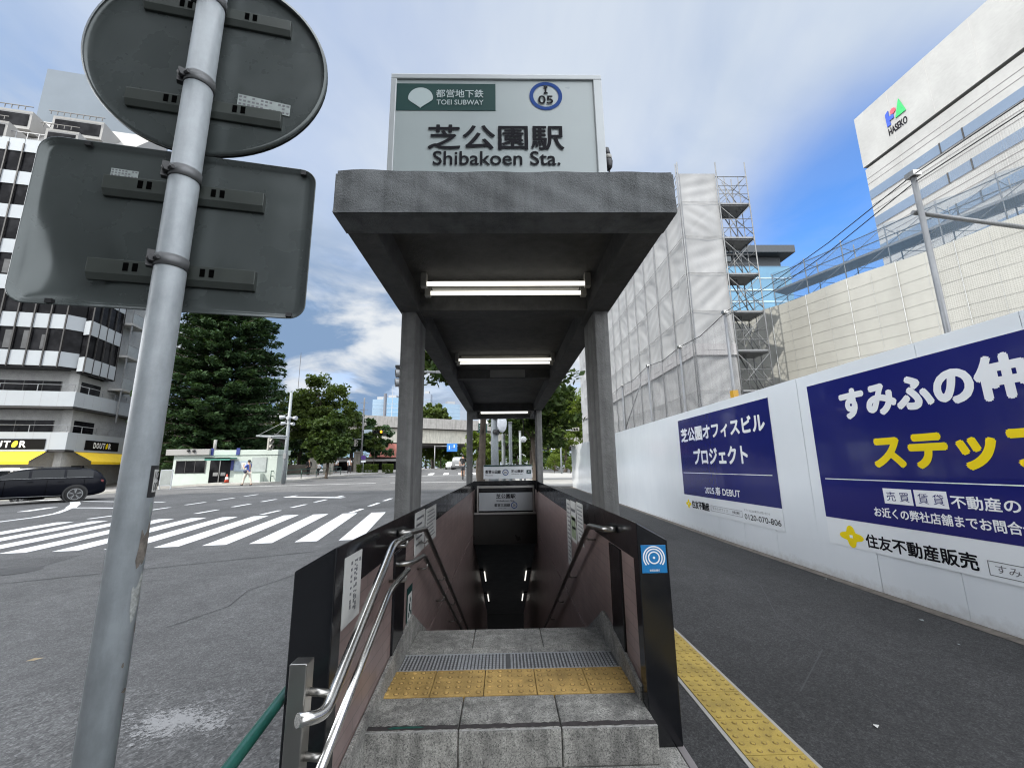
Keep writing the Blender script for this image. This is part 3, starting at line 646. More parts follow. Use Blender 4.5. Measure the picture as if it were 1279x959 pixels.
for s, xr, xw, lab in ((-1, -.62, XL, 'dark stair handrail fixed to the brown tiles, beside the papers of the road side'), (1, .67, XR, 'dark stair handrail fixed to the brown tiles below the three notices')):
    h2 = thing('stair_handrail', lab, 'handrail', (xr, 3.3, 1.0), 0, 'handrails down the stairs')
    y1, z1 = 11.5, .975 - .516 * (11.5 - 3.5)
    MB().tube(arc_path([(xw, 2.92, 1.03), (xr, 2.96, 1.03), (xr, 3.46, .985), (xr, y1, z1)], .06), .0205, 12).build('top_rail', M['steel_dull'], h2)
    rails = [('top', 0)]
    if s < 0:
        MB().tube(arc_path([(xw, 2.95, .83), (xr, 3.0, .83), (xr, 3.46, .785), (xr, y1, z1 - .2)], .06), .0165, 10).build('lower_rail', M['steel_dull'], h2); rails.append(('low', -.2))
    for i in range(7):
        yb = 3.62 + i * 1.05
        for _, dz in rails:
            zb = .975 - .516 * (yb - 3.5) + dz
            MB().tube(arc_path([(xr, yb, zb - .01), (xr + s * .01, yb, zb - .06), (xw, yb, zb - .06)], .03), .008, 8).build('arm', M['steel_dull'], h2)
# notices
def notice(label, x, s, y0, y1, z0, z1, rows, grp=None, blocks=()):
    n = tag(MB().box((x, y0, z0), (x - s * .003, y1, z1)).build('notice', M['paper']), label, 'notice', grp)
    z = MB(); q = x - s * .0045
    for i in range(rows):
        zz = z1 - (z1 - z0) * (i + 1.2) / (rows + 1.6); l = rng.uniform(.55, .8)
        z.box((q, y0 + (y1 - y0) * .12, zz), (x - s * .0032, y0 + (y1 - y0) * (.12 + l), zz + (z1 - z0) / (rows + 2) * .35))
    if rows: z.build('printed_lines', M['g_print'], n)
    for (a, c, d, e, mt) in blocks:
        MB().box((q, y0 + (y1 - y0) * a, z0 + (z1 - z0) * c), (x - s * .0034, y0 + (y1 - y0) * d, z0 + (z1 - z0) * e)).build('printed_block', mt, n)
def tall_notice(label, x, s, y0, y1, z0, z1):
    n = tag(MB().box((x, y0, z0), (x - s * .003, y1, z1)).build('notice', M['paper']), label, 'notice'); z = MB(); q = x - s * .0045
    for c in (.36, .56, .66, .84):
        zz = z1 - .03
        while zz > z0 + .05:
            h = rng.uniform(.006, .018); z.box((q, y0 + (y1 - y0) * c, zz - h), (x - s * .0032, y0 + (y1 - y0) * (c + .07), zz)); zz -= h + rng.uniform(.002, .02 if c != .84 else .25)
    z.build('printed_columns', M['g_print'], n)
tall_notice('white notice with upright writing pasted on the black coping nearest the curled handrail end', XL + .001, -1, 1.965, 2.19, .775, 1.065)
notice('grey notice with few lines on the coping behind the handrail bend, first of two', XL + .001, -1, 3.45, 3.86, .77, 1.10, 5)
notice('grey notice on the coping behind the handrail bend, second of two', XL + .001, -1, 3.92, 4.5, .77, 1.085, 8)
LM = plain('faded green print', (0.22, 0.27, 0.17), 0.6, 0, 0.4, 12)
notice('long narrow notice hanging down to the stair handrail', XR - .001, 1, 4.92, 5.18, .34, 1.065, 14)
notice('middle notice with a map, next to the long narrow one', XR - .001, 1, 4.52, 4.88, .66, 1.075, 3, None, ((.12, .08, .88, .62, LM),))
notice('plain grey notice beside the map notice on the tiled wall', XR - .001, 1, 4.12, 4.48, .70, 1.09, 9)
ex_ = tag(MB().box((XL + .001, 3.25, .33), (XL + .004, 3.42, .60)).build('exit_sign', M['green']), 'small green and white running figure sign low on the tiled wall', 'sign')
MB().box((XL + .0045, 3.27, .38), (XL + .0055, 3.40, .55)).build('white_field', M['paper'], ex_)
fg = MB(); fg.box((XL + .006, 3.33, .49), (XL + .0065, 3.36, .52)); fg.box((XL + .006, 3.31, .43), (XL + .0065, 3.35, .485)); fg.box((XL + .006, 3.345, .40), (XL + .0065, 3.375, .43)); fg.box((XL + .006, 3.29, .395), (XL + .0065, 3.32, .43)); fg.build('running_figure', M['green'], ex_)
# blue emblem plate on the black end slab
bs = tag(MB().box((.757, 2.4485, .868), (.896, 2.4455, 1.014)).build('blue_plate', M['sky_sign'], None, .002), 'square blue plate with white rings on the black end of the wall', 'sign')
for r_, a0, a1 in ((.030, 0, 6.2832), (.045, R(-48), R(228)), (.058, R(-40), R(220))):
    ring(bs, .8265, .948, r_ - .0035, r_ + .0035, 2.4445, M['w_print'], None, 'white_ring', 40, a0, a1)
MB().tube([(.8265, 2.4452, .948), (.8265, 2.4442, .948)], .007, 8).build('centre_star', M['w_print'], bs)
lettering(MB(), '聴覚音響灯', (0, 2.4445, 0), (1, 0, 0), (0, 0, 1), (0, -1, 0), (.798, .855, .877, .888), .01).build('lettering', M['w_print'], bs)

# green pipe fence at the road edge
gf = thing('pipe_fence', 'low green pipe fence running along the outer side of the black wall', 'fence', (-.95, 2.0, 0))
MB().tube([(-.80, 0.6, .55), (-.855, 1.5, .55), (-.915, 2.06, .55), (-1.02, 3.15, .55)], .021, 12).build('top_pipe', M['greenpipe'], gf)
MB().tube([(-.80, 0.6, .22), (-.855, 1.5, .22), (-.915, 2.06, .22), (-1.02, 3.15, .22)], .017, 10).build('lower_pipe', M['greenpipe'], gf)
for p in ((-.80, .62), (-1.02, 3.13)): MB().tube([(*p, 0), (*p, .57)], .021, 10).build('upright', M['greenpipe'], gf)
# litter
b = MB(); b.add([(-.98, 2.02, .012), (-.92, 2.00, .022), (-.90, 2.04, .014), (-.95, 2.08, .03)], [(0, 1, 2, 3)]); tag(b.build('paper_scrap', M['w_print']), 'crumpled white paper scrap on the ground by the green fence', 'litter')
b = MB(); b.add([(-3.745, 3.705, .012), (-3.70, 3.725, .026), (-3.655, 3.76, .014), (-3.69, 3.715, .012)], [(0, 1, 2, 3)]); tag(b.build('fallen_leaf', plain('dry leaf', (0.34, 0.27, 0.17), 0.8)), 'pale dry leaf lying on the road asphalt', 'leaf')
for i, (x, y, lab) in enumerate(((2.05, 2.62, 'faint white scrap on the dark pavement nearest the tactile strip'), (3.85, 4.15, 'pale leaf on the dark pavement below the large poster'), (4.05, 5.6, 'pale leaf at the foot of the hoarding between the two posters'), (3.62, 3.62, 'dry leaf on the dark pavement at the frame edge'))):
    b = MB(); q = [(x + rng.uniform(-.012, .012) + .016 * a, y + rng.uniform(-.01, .01) + .02 * c, .010 + rng.uniform(0, .01)) for a, c in ((-1, 0), (0, -1), (1, 0), (0, 1))]; b.add(q, [(0, 1, 2, 3)]); tag(b.build('fallen_leaf', M['sticker'] if i else M['paper']), lab, 'leaf', 'scraps and leaves on the pavement')

# ------------------------------------------------------------------ sign pole with two sign backs
PX, PY, PR = -.945, 1.13, .0382
sp_ = thing('sign_pole', 'pale grey painted steel pole with scuffs carrying two sign backs', 'pole', (PX, PY, 0))
MB().tube([(PX, PY, 0), (PX, PY, 3.45)], PR, 40).build('pole_shaft', M['pole_paint'], sp_)
MB().tube([(PX, PY, 0.0), (PX, PY, .03)], .09, 24).build('base_collar', M['galv'], sp_)
def on_pole(a, zz, r): return (PX + r * math.cos(a), PY + r * math.sin(a), zz)
def pole_patch(name, mat, outline, r):
    z = MB(); n = len(outline); ca = sum(p[0] for p in outline) / n; cz = sum(p[1] for p in outline) / n
    V = [on_pole(ca, cz, r)] + [on_pole(a, q, r) for a, q in outline] + [on_pole(ca + (a - ca) * .5, cz + (q - cz) * .5, r) for a, q in outline]
    F = [(0, 1 + n + i, 1 + n + (i + 1) % n) for i in range(n)] + [(1 + n + i, 1 + i, 1 + (i + 1) % n, 1 + n + (i + 1) % n) for i in range(n)]
    return z.add(V, F, True).build(name, mat, sp_)
A0 = math.atan2(-PY, -PX)                     # towards the camera, on the pole's skin
def blob(ca, cz, ra, rz, n=16, j=.3): return [(ca + ra * math.cos(6.283 * i / n) * rng.uniform(1 - j, 1 + j), cz + rz * math.sin(6.283 * i / n) * rng.uniform(1 - j, 1 + j)) for i in range(n)]
A0 = R(-50)
pole_patch('paint_chip', M['chip'], [(A0 + .62, 1.305), (A0 + 1.25, 1.325), (A0 + 1.35, 1.29), (A0 + 1.3, 1.25), (A0 + 1.05, 1.225), (A0 + .62, 1.215), (A0 + .5, 1.235), (A0 + .58, 1.265)], PR + .0007)
pole_patch('paint_chip', plain('exposed filler', (0.25, 0.26, 0.25), 0.8, 0, 0.4, 90), [(A0 + .55, 1.17), (A0 + 1.15, 1.205), (A0 + 1.35, 1.19), (A0 + 1.2, 1.13), (A0 + .9, 1.095), (A0 + .75, 1.09), (A0 + .6, 1.12)], PR + .0007)
for ca, cz, ra, rz in ((1.05, 1.355, .12, .018), (1.28, 1.075, .08, .012), (.7, 1.0, .06, .006), (1.1, .94, .2, .005), (1.3, .9, .05, .02)):
    pole_patch('paint_chip', M['chip'] if ca != 1.05 else M['sticker'], blob(A0 + ca, cz, ra, rz), PR + .0006)
def pole_rect(name, mat, a0, a1, z0, z1, r):
    z = MB(); z.grid(lambda u, v: on_pole(a0 + (a1 - a0) * u, z0 + (z1 - z0) * v, r), 10, 2); return z.build(name, mat, sp_)
pole_rect('number_plate', M['plastic_k'], A0 + .60, A0 + 1.5, 1.385, 1.465, PR + .001)
pole_rect('white_field', M['paper'], A0 + .86, A0 + 1.5, 1.398, 1.455, PR + .0016)
tn = Vector((math.cos(A0 + 1.08), math.sin(A0 + 1.08), 0)); tu = Vector((-tn.y, tn.x, 0)); tp = Vector((PX, PY, 0)) + tn * (PR + .0022)
lettering(MB(), '10', tp, tu, (0, 0, 1), tn, (-.006, .010, 1.430, 1.450), .0).build('lettering', M['k_print'], sp_)
lettering(MB(), '00', tp, tu, (0, 0, 1), tn, (-.007, .010, 1.402, 1.422), .0).build('lettering', M['k_print'], sp_)
YAW = R(12)
su = Vector((math.cos(YAW), math.sin(YAW), 0)); sn = Vector((math.sin(YAW), -math.cos(YAW), 0)); suz = Vector((0, 0, 1))
def rails(parent, c, zs, u0, u1):
    for za, zb in zs:
        z = MB(); z.prism([(0, za), (.010, za), (.020, za + .018), (.020, zb), (0, zb)], c + su * u0, sn, suz, su, u1 - u0)
        rl = z.build('back_rail', M['sign_rail'], parent, .0015)
        for uu in (-.105, -.082, .088, .112): z = MB(); z.obox(c + su * uu + suz * ((za + zb) / 2 + .010) + sn * .0205, su * .0065, suz * .0125, sn * .001); z.build('slot', M['hole'], rl)
c1 = Vector((-.955, 1.185, 0)); RZ = 2.782
rd = thing('round_sign', 'dark weathered back of a round road sign high on the pole', 'road sign', (c1.x, c1.y, RZ))
z = MB(); n = 72; rad = [0, .12, .24, .33, .345, .352, .356, .354, .346]; off = [0, .0004, .0006, 0, 0, .003, .009, .016, .018]
V = []
for i in range(n):
    a = 6.28318 * i / n
    for r_, o_ in zip(rad[1:], off[1:]): V.append(c1 + su * r_ * math.cos(a) + suz * (RZ + r_ * math.sin(a)) + sn * o_)
kk = len(rad) - 1; V.append(c1 + suz * RZ)
F = [(i * kk + j, i * kk + j + 1, ((i + 1) % n) * kk + j + 1, ((i + 1) % n) * kk + j) for i in range(n) for j in range(kk - 1)] + [(len(V) - 1, i * kk, ((i + 1) % n) * kk) for i in range(n)]
z.add(V, F, True)
z.add([c1 + su * .354 * math.cos(6.28318 * i / n) + suz * (RZ + .354 * math.sin(6.28318 * i / n)) - sn * .003 for i in range(n)], [list(range(n))])
rb_ = z.build('sign_plate', M['sign_back'], rd)
rails(rd, c1, ((2.565, 2.622), (2.935, 2.992)), -.215, .225)
def sticker_plate(parent, c, u0, u1, z0, z1, tilt=0.0, rows=3, cols=12):
    z = MB(); z.obox(c + su * (u0 + u1) / 2 + suz * (z0 + z1) / 2 + sn * .0025, su * (u1 - u0) / 2 + suz * tilt, suz * (z1 - z0) / 2, sn * .0006); z.build('sticker', M['sticker'], parent)
    z = MB()
    for i in range(cols):
        for j in range(rows):
            if rng.random() < .25: continue
            uu = u0 + (u1 - u0) * (i + .6) / (cols + .2); zz = z0 + (z1 - z0) * (j + .62) / (rows + .2)
            z.obox(c + su * uu + suz * (zz + tilt * 2 * (uu - (u0 + u1) / 2) / (u1 - u0)) + sn * .0034, su * (u1 - u0) / cols * .3, suz * (z1 - z0) / rows * .22, sn * .0002)
    z.build('sticker_print', M['g_print'], parent)
sticker_plate(rd, c1, .085, .245, 2.628, 2.672, -.006)
c2 = Vector((-.98, 1.178, 0)); HW, Z0, Z1, CR = .372, 1.905, 2.418, .045
rq = thing('rectangular_sign', 'dark dented back of a rectangular road sign below the round one', 'road sign', (c2.x, c2.y, 2.16))
def dent(u, zz):
    q = 0.0
    q += .014 * math.exp(-((u + .27) / .10) ** 2 - ((zz - 2.02) / .13) ** 2)
    cr = u + .165 - .10 * (zz - 2.1) + .02 * math.sin(zz * 30)
    q += .016 * (1 / (1 + math.exp(cr * 90))) * math.exp(-((zz - 2.02) / .13) ** 2)
    q += .008 * math.sin((u + .3) * 17 + zz * 13) * math.exp(-((u + .3) / .13) ** 2 - ((zz - 2.0) / .13) ** 2)
    q += .004 * math.exp(-((u + .02) / .25) ** 2 - ((zz - 1.93) / .03) ** 2)
    return q * min(1.0, (HW - abs(u)) / .05, (zz - Z0) / .04 + .1) * 1.0
def plate_pt(s, t):
    u = -HW + 2 * HW * s; zz = Z0 + (Z1 - Z0) * t
    du = min(s, 1 - s) * 2 * HW; dz = min(t, 1 - t) * (Z1 - Z0)
    if du < CR and dz < CR:      # round the corners by squeezing the grid on to the arc
        ax, ay = CR - du, CR - dz; m_ = max(ax, ay); l_ = math.hypot(ax, ay)
        f_ = m_ / l_ if l_ > 1e-6 else 1; ax *= f_; ay *= f_
        u = (-HW + CR - ax) if s < .5 else (HW - CR + ax); zz = (Z0 + CR - ay) if t < .5 else (Z1 - CR + ay)
    e = min(du, dz); lip = .014 if e < .002 else (.010 if e < .007 else (.003 if e < .013 else 0))
    return c2 + su * u + suz * zz + sn * (lip - dent(u, zz))
def remap(t, n, w):   # dense rows at the rim
    k_ = [0, .006 / w, .012 / w, .02 / w]; return k_
z = MB()
gs = sorted(set([0, .003, .009, .016, .984, .991, .997, 1] + [round(x, 4) for x in np.linspace(.03, .97, 56)]))
gt = sorted(set([0, .004, .012, .022, .978, .988, .996, 1] + [round(x, 4) for x in np.linspace(.035, .965, 40)]))
V = [plate_pt(s_, t_) for t_ in gt for s_ in gs]; ns_ = len(gs)
F = [(j * ns_ + i, j * ns_ + i + 1, (j + 1) * ns_ + i + 1, (j + 1) * ns_ + i) for j in range(len(gt) - 1) for i in range(ns_ - 1)]
z.add(V, F, True); pl_ = z.build('sign_plate', M['sign_back'], rq)
so = pl_.modifiers.new('solid', 'SOLIDIFY'); so.thickness = .003; so.offset = -1
rails(rq, c2, ((1.985, 2.047), (2.25, 2.312)), -.20, .228)
sticker_plate(rq, c2, -.195, -.125, 2.318, 2.345, -.001, 3, 8)
z = MB()
for uu, zz in ((-.255, 2.408), (.335, 2.405), (-.27, 1.912), (.33, 1.915)): z.obox(c2 + su * uu + suz * zz + sn * .012, su * .008, suz * .006, sn * .006)
z.build('edge_clip', M['plastic_k'], rq)
for zz in (2.955, 2.640, 2.312, 2.030):
    cl = MB()
    for i in range(2): cl.tube([(PX, PY, zz - .017), (PX, PY, zz + .017)], PR + .0025, 32, True)
    o_ = cl.build('pole_clamp', M['galv'], sp_)
    q = Vector((PX, PY, zz)) + Vector((-.035, -.022, .005))
    z = MB(); z.obox(q, (.011, .007, 0), (-.005, .008, 0), (0, 0, .024)); z.tube([q + Vector((-.005, -.004, -.006)), q + Vector((.036, -.026, -.006))], .0055, 8); z.tube([q + Vector((.006, -.016, -.006)), q + Vector((.018, -.024, -.006))], .011, 6)
    z.build('clamp_bolt', M['sign_rail'], o_) if False else z.build('clamp_bolt', M['plastic_k'], sp_)

# ------------------------------------------------------------------ hoarding with posters
HX = 4.26
hd = thing('site_hoarding', 'long white steel site hoarding along the dark pavement', 'hoarding', (HX, 10, 0))
y = -4.0; i = 0
while y < 26.6:
    w_ = min(.9, 26.6 - y); t_ = rng.normal(0, .0016); e_ = rng.normal(0, .0012)
    z = MB(); zb = zf(HX, y) - .02
    z.obox((HX + .02, y + w_ / 2, (2.655 + zb) / 2), (.02, 0, 0), (t_ * w_ / 2, w_ / 2 - .002, 0), (e_ * 1.3, 0, (2.655 - zb) / 2))
    z.build('panel', M['hoard'], hd); y += w_; i += 1
MB().box((HX + .05, -4, .1), (HX + .09, 26.5, 2.5)).build('backing_rail', M['galv'], hd)
MB().box((HX + .043, -4, 2.60), (HX + .048, 26.5, 2.652)).build('top_rail', M['galv'], hd)
def board(name, label, y0, y1, z0, z1, zn):
    t = thing(name, label, 'poster', (HX, y0, z0))
    MB().box((HX - .007, y1, z0), (HX - .004, y0, z1 + .015)).build('white_sheet', M['w_poster'], t)
    MB().box((HX - .0092, y1, zn), (HX - .0072, y0, z1)).build('navy_field', M['navy'], t)
    return t
def bt(parent, body, yL, yR, z0, z1, mat, off=.02, name='lettering', dx=.0115):
    return lettering(MB(), body, (HX - dx, 0, 0), (0, -1, 0), (0, 0, 1), (-1, 0, 0), (-yL, -yR, z0, z1), off).build(name, mat, parent)
def bq(parent, name, mat, yL, yR, z0, z1, dx=.0098, th=.001): return MB().box((HX - dx, yR, z0), (HX - dx - th, yL, z1)).build(name, mat, parent)
def frame4(parent, name, mat, yL, yR, z0, z1, w, dx=.0085):
    z = MB()
    for a, c, d, e in ((yL, yR, z0, z0 + w), (yL, yR, z1 - w, z1), (yL, yL - w, z0 + w, z1 - w), (yR + w, yR, z0 + w, z1 - w)): z.box((HX - dx, c, d), (HX - dx - .001, a, e))
    return z.build(name, mat, parent)
def quatre(parent, yc, zc, ry, rz):
    pts = []
    for i in range(48):
        a = 6.28318 * i / 48; r_ = .78 + .22 * math.cos(4 * a); pts.append((ry * r_ * math.cos(a), rz * r_ * math.sin(a)))
    z = MB().prism(pts, (HX - .0085, yc, zc), (0, -1, 0), (0, 0, 1), (-1, 0, 0), .001).build('petal_emblem', M['y_print'], parent)
    MB().box((HX - .0105, yc - ry * .13, zc - rz * .13), (HX - .0097, yc + ry * .13, zc + rz * .13)).build('emblem_centre', M['w_print'], parent)
p1 = board('site_poster', 'navy and white poster with two lines of white lettering and a 2025 debut line', 10.12, 6.58, .43, 2.49, .77)
bt(p1, '芝公園オフィスビル', 10.0, 6.73, 1.96, 2.28, M['w_print'], .045); bt(p1, 'プロジェクト', 9.43, 7.32, 1.445, 1.79, M['w_print'], .045)
bq(p1, 'white_rule', M['w_print'], 10.05, 6.71, 1.258, 1.270); bt(p1, '2025.春 DEBUT', 9.05, 7.70, .845, 1.005, M['w_print'], .02)
quatre(p1, 9.92, .57, .135, .10); bt(p1, '住友不動産', 9.745, 8.93, .492, .662, M['k_print'], .035)
frame4(p1, 'search_box', M['g_print'], 8.86, 7.71, .515, .625, .006); bt(p1, 'すみふオフィス', 8.80, 8.2, .545, .60, M['g_print'], 0, dx=.0085); bt(p1, '検索', 8.05, 7.80, .545, .60, M['g_print'], 0.01, dx=.0085)
bt(p1, 'オフィスビルに関するお問い合わせ', 7.64, 6.9, .632, .675, M['g_print'], 0.0, dx=.0085); bt(p1, '0120-070-806', 7.64, 6.645, .498, .590, M['k_print'], .012, dx=.0085)
p2 = board('site_poster', 'large navy and white poster with big white and yellow lettering', 5.69, .3, .43, 2.495, .757)
bt(p2, 'すみふの仲介', 5.165, 2.82, 1.955, 2.36, M['w_print'], .062); bt(p2, 'ステップ', 4.81, 3.06, 1.365, 1.765, M['y_print'], .062)
bq(p2, 'white_rule', M['w_print'], 5.6, .6, 1.240, 1.250)
for yL, yR, s_ in ((4.765, 4.43, '売買'), (4.405, 4.075, '賃貸')):
    bq(p2, 'white_tab', M['w_print'], yL, yR, 1.0, 1.163); bt(p2, ' '.join(s_), yL - .035, yR + .035, 1.03, 1.13, M['navy'], .0, dx=.0125)
bt(p2, '不動産のご相談は', 4.05, 2.92, 1.015, 1.135, M['w_print'], .025); bt(p2, 'お近くの弊社店舗までお問合せください', 4.925, 2.98, .842, .950, M['w_print'], .025)
quatre(p2, 5.32, .56, .18, .13); bt(p2, '住友不動産販売', 5.115, 3.92, .475, .63, M['k_print'], .03, dx=.0085)
frame4(p2, 'search_box', M['g_print'], 3.845, 2.9, .468, .592, .006); bt(p2, 'すみふの仲介', 3.79, 3.2, .498, .57, M['g_print'], .0, dx=.0085)

# net fence on posts behind the hoarding
NX = 4.50
nf = thing('net_fence', 'grey safety net strung on steel posts rising behind the white hoarding', 'net fence', (NX, 10, 2.6))
for y0, z1 in ((19.5, 4.4), (15.46, 4.45), (12.57, 4.51), (10.19, 4.42), (7.96, 4.50), (3.97, 4.56), (1.2, 4.56)):
    MB().tube([(NX, y0, .05), (NX, y0, z1)], .030 if y0 > 5 else .026, 10).build('post', M['galv'], nf)
    z = MB(); z.obox((NX, y0, z1 - .04), (.045, 0, 0), (0, .05, 0), (0, 0, .03)); z.build('clamp', M['steel_dull'], nf)
k = NT('safety net'); tr = k.n('ShaderNodeBsdfTransparent'); mx = k.n('ShaderNodeMixShader'); k.col(k.mix(k.noise(2.5, 4), (0.20, 0.20, 0.20), (0.34, 0.34, 0.335))).set(rough=0.9)
k.l(k.ramp(k.noise(2.0, 5, src=k.map((1, 3.0, 0.6))), [(0.35, 0.30), (0.7, 0.52)]), mx.inputs[0]); k.l(tr.outputs[0], mx.inputs[1]); k.l(k.b.outputs[0], mx.inputs[2]); k.l(mx.outputs[0], k.out.inputs['Surface']); M['net'] = k.mat
k = NT('fine net'); tr = k.n('ShaderNodeBsdfTransparent'); mx = k.n('ShaderNodeMixShader'); k.col((0.45, 0.44, 0.40)).set(rough=0.9)
ck = k.n('ShaderNodeTexChecker'); k.l(k.map((1, 1, 1), rot=(R(45), 0, 0)), ck.inputs['Vector']); ck.inputs['Scale'].default_value = 75.0
k.l(k.math('MULTIPLY', ck.outputs['Fac'], 0.24), mx.inputs[0]); k.l(tr.outputs[0], mx.inputs[1]); k.l(k.b.outputs[0], mx.inputs[2]); k.l(mx.outputs[0], k.out.inputs['Surface']); M['fine_net'] = k.mat
ctr = [(20.5, 4.35), (19.5, 4.4), (15.46, 4.40), (12.57, 4.46), (10.19, 4.38), (7.96, 4.44)]
def net_pt(u, v):
    yy = 20.5 + (7.9 - 20.5) * u
    zt_ = np.interp(-yy, [-a for a, _ in ctr], [c for _, c in ctr]); d_ = min(abs(yy - a) for a, _ in ctr)
    zt_ -= .10 * min(1, d_ / 1.2) ** 2
    return (NX + .03 + .05 * math.sin(yy * 5) * (1 - v) + .02 * math.sin(yy * 17), yy, 2.45 + (zt_ - 2.45) * v)
MB().grid(net_pt, 90, 8).build('net', M['net'], nf)
MB().grid(lambda u, v: (NX + .03 + .015 * math.sin(u * 30), 3.97 + (-.5 - 3.97) * u, 2.45 + 2.05 * v), 30, 6).build('net', M['fine_net'], nf)
z = MB()
for (a, za), (c, zc) in zip(ctr[:-1], ctr[1:]): z.tube([(NX, a, za), (NX, (a + c) / 2, (za + zc) / 2 - .10), (NX, c, zc)], .008, 6)
for dz in (0, -.09): z.tube([(NX, 7.96, 4.46 + dz), (NX + .01, 6.6, 4.40 + dz * 1.6), (NX, 5.2, 4.42 + dz * 1.4), (NX, 3.97, 4.52 + dz), (NX, 2.4, 4.46 + dz), (NX, 1.2, 4.52 + dz), (NX, -1.5, 4.5)], .006, 6)
z.build('cable', M['plastic_k'], nf)
z = MB(); z.tube([(NX - .04, 4.02, 4.10), (NX + 1.35, 4.06, 3.925)], .024, 10); z.build('brace', M['galv'], nf); MB().tube([(NX + .3, 14.2, 4.25), (NX - .02, 15.9, 2.4)], .022, 8).build('brace', M['galv'], nf)
MB().box((NX - .05, 7.9, 2.62), (NX + .05, 8.02, 2.85)).build('yellow_clamp', plain('yellow clamp', (0.55, 0.30, 0.02), 0.5), nf)
# ------------------------------------------------------------------ far pavement with kerb
def smooth_curve(P, n=8):
    P = [Vector((p[0], p[1])) for p in P]; P = [P[0] * 2 - P[1]] + P + [P[-1] * 2 - P[-2]]; out = []
    for i in range(1, len(P) - 2):
        for k_ in range(n):
            t = k_ / n; a, b_, c, d = P[i - 1:i + 3]
            out.append(.5 * ((2 * b_) + (c - a) * t + (2 * a - 5 * b_ + 4 * c - d) * t * t + (3 * b_ - a - 3 * c + d) * t ** 3))
    return out + [P[-2]]
KC = smooth_curve([(-60, 26), (-40, 27.0), (-28, 28.3), (-22.5, 30.2), (-17.6, 30.6), (-16.4, 33.6), (-16.4, 42), (-14.8, 49.5), (-12.8, 57), (-12.2, 72), (-12.2, 120), (-12.2, 300)])
DV = Vector((-.6, .8))
def kerb_sheet(name, mat, dists, dz, lip=0.0):
    z = MB(); rows = []
    for d_ in dists:
        rows.append([(p.x + DV.x * d_, p.y + DV.y * d_, zf(p.x + DV.x * d_, p.y + DV.y * d_) + dz) for p in KC])
    if lip: rows = [[(x, y, q - lip) for x, y, q in rows[0]]] + rows
    n = len(KC); V = [p for r_ in rows for p in r_]
    z.add(V, [(j * n + i, j * n + i + 1, (j + 1) * n + i + 1, (j + 1) * n + i) for j in range(len(rows) - 1) for i in range(n - 1)])
    return tag(z.build(name, mat), None, kind='structure')
kerb_sheet('kerb', plain('kerb stone', (0.36, 0.35, 0.32), 0.85, 0, 0.15, 1.5), [0, .22], .135, .15)
kerb_sheet('far_pavement', M['pave'], [.21, 2, 5, 10, 20, 40, 90], .130)
sheet('side_street', plain('pale concrete paving', (0.30, 0.295, 0.28), 0.9, 0, 0.12, 0.6), lines((0.9, 16, 1.2)), lines((27.5, 64, 2)), 0.012)

# ------------------------------------------------------------------ foliage
def leaf_mesh(name, mat, C_, size, parent=None, flat=0.35, elong=1.7, seed=1, smooth=True):
    g = np.random.default_rng(seed); n = len(C_)
    N = g.normal(size=(n, 3)); N[:, 2] = np.abs(N[:, 2]) + flat; N /= np.linalg.norm(N, axis=1)[:, None]
    A = np.cross(N, g.normal(size=(n, 3))); A /= np.linalg.norm(A, axis=1)[:, None]; B = np.cross(N, A)
    s_ = size * g.uniform(.55, 1.35, n)[:, None] if np.isscalar(size) else size[:, None]
    A *= s_ * elong * .5; B *= s_ * .5
    V = np.empty((n, 4, 3)); V[:, 0] = C_ - A; V[:, 1] = C_ + B * .9 - A * .1 ; V[:, 2] = C_ + A; V[:, 3] = C_ - B * .9 - A * .1
    V = V.reshape(-1, 3)
    if parent is not None: V = V - np.array(WMAT[parent].to_translation())[None]
    me = bpy.data.meshes.new(name); me.vertices.add(4 * n); me.vertices.foreach_set('co', V.ravel())
    me.loops.add(4 * n); me.loops.foreach_set('vertex_index', np.arange(4 * n, dtype=np.int32))
    me.polygons.add(n); me.polygons.foreach_set('loop_start', np.arange(0, 4 * n, 4, dtype=np.int32)); me.polygons.foreach_set('loop_total', np.full(n, 4, dtype=np.int32))
    me.materials.append(mat); me.update(calc_edges=True)
    o = link(bpy.data.objects.new(name, me)); WMAT[o] = Matrix.Identity(4)
    if parent is not None: o.parent = parent; WMAT[o] = WMAT[parent]
    return o
def leafmat(name, a, b, tr=0.35):
    k = NT(name); r_ = k.geo.outputs['Random Per Island']
    big = k.ramp(k.noise(0.45, 4, 0.6), [(0.35, 0.0), (0.65, 1.0)])
    f = k.math('ADD', k.math('MULTIPLY', r_, 0.6), k.math('MULTIPLY', big, 0.4)); c = k.mix(f, a, b)
    k.col(c).set(rough=0.6, spec=0.15)
    t = k.n('ShaderNodeBsdfTranslucent'); k.l(k.mix(1.0, c, (1.25, 1.3, 0.6), 'MULTIPLY'), t.inputs[0]); m = k.n('ShaderNodeMixShader'); m.inputs[0].default_value = tr
    k.l(k.b.outputs[0], m.inputs[1]); k.l(t.outputs[0], m.inputs[2]); k.l(m.outputs[0], k.out.inputs['Surface']); return k.mat
LEAF = {'dark': leafmat('cedar needles', (0.018, 0.040, 0.020), (0.048, 0.085, 0.032), 0.2), 'mid': leafmat('broad leaves', (0.036, 0.060, 0.016), (0.092, 0.125, 0.032), 0.35),
        'deep': leafmat('camphor leaves', (0.022, 0.045, 0.014), (0.058, 0.085, 0.022), 0.3), 'bright': leafmat('sunlit leaves', (0.065, 0.105, 0.022), (0.15, 0.19, 0.038), 0.45),
        'hedge': leafmat('hedge leaves', (0.04, 0.075, 0.012), (0.095, 0.135, 0.022), 0.3)}
BARK = plain('bark', (0.07, 0.055, 0.042), 0.9, 0, 0.35, 6, bump=0.6, bscale=20)
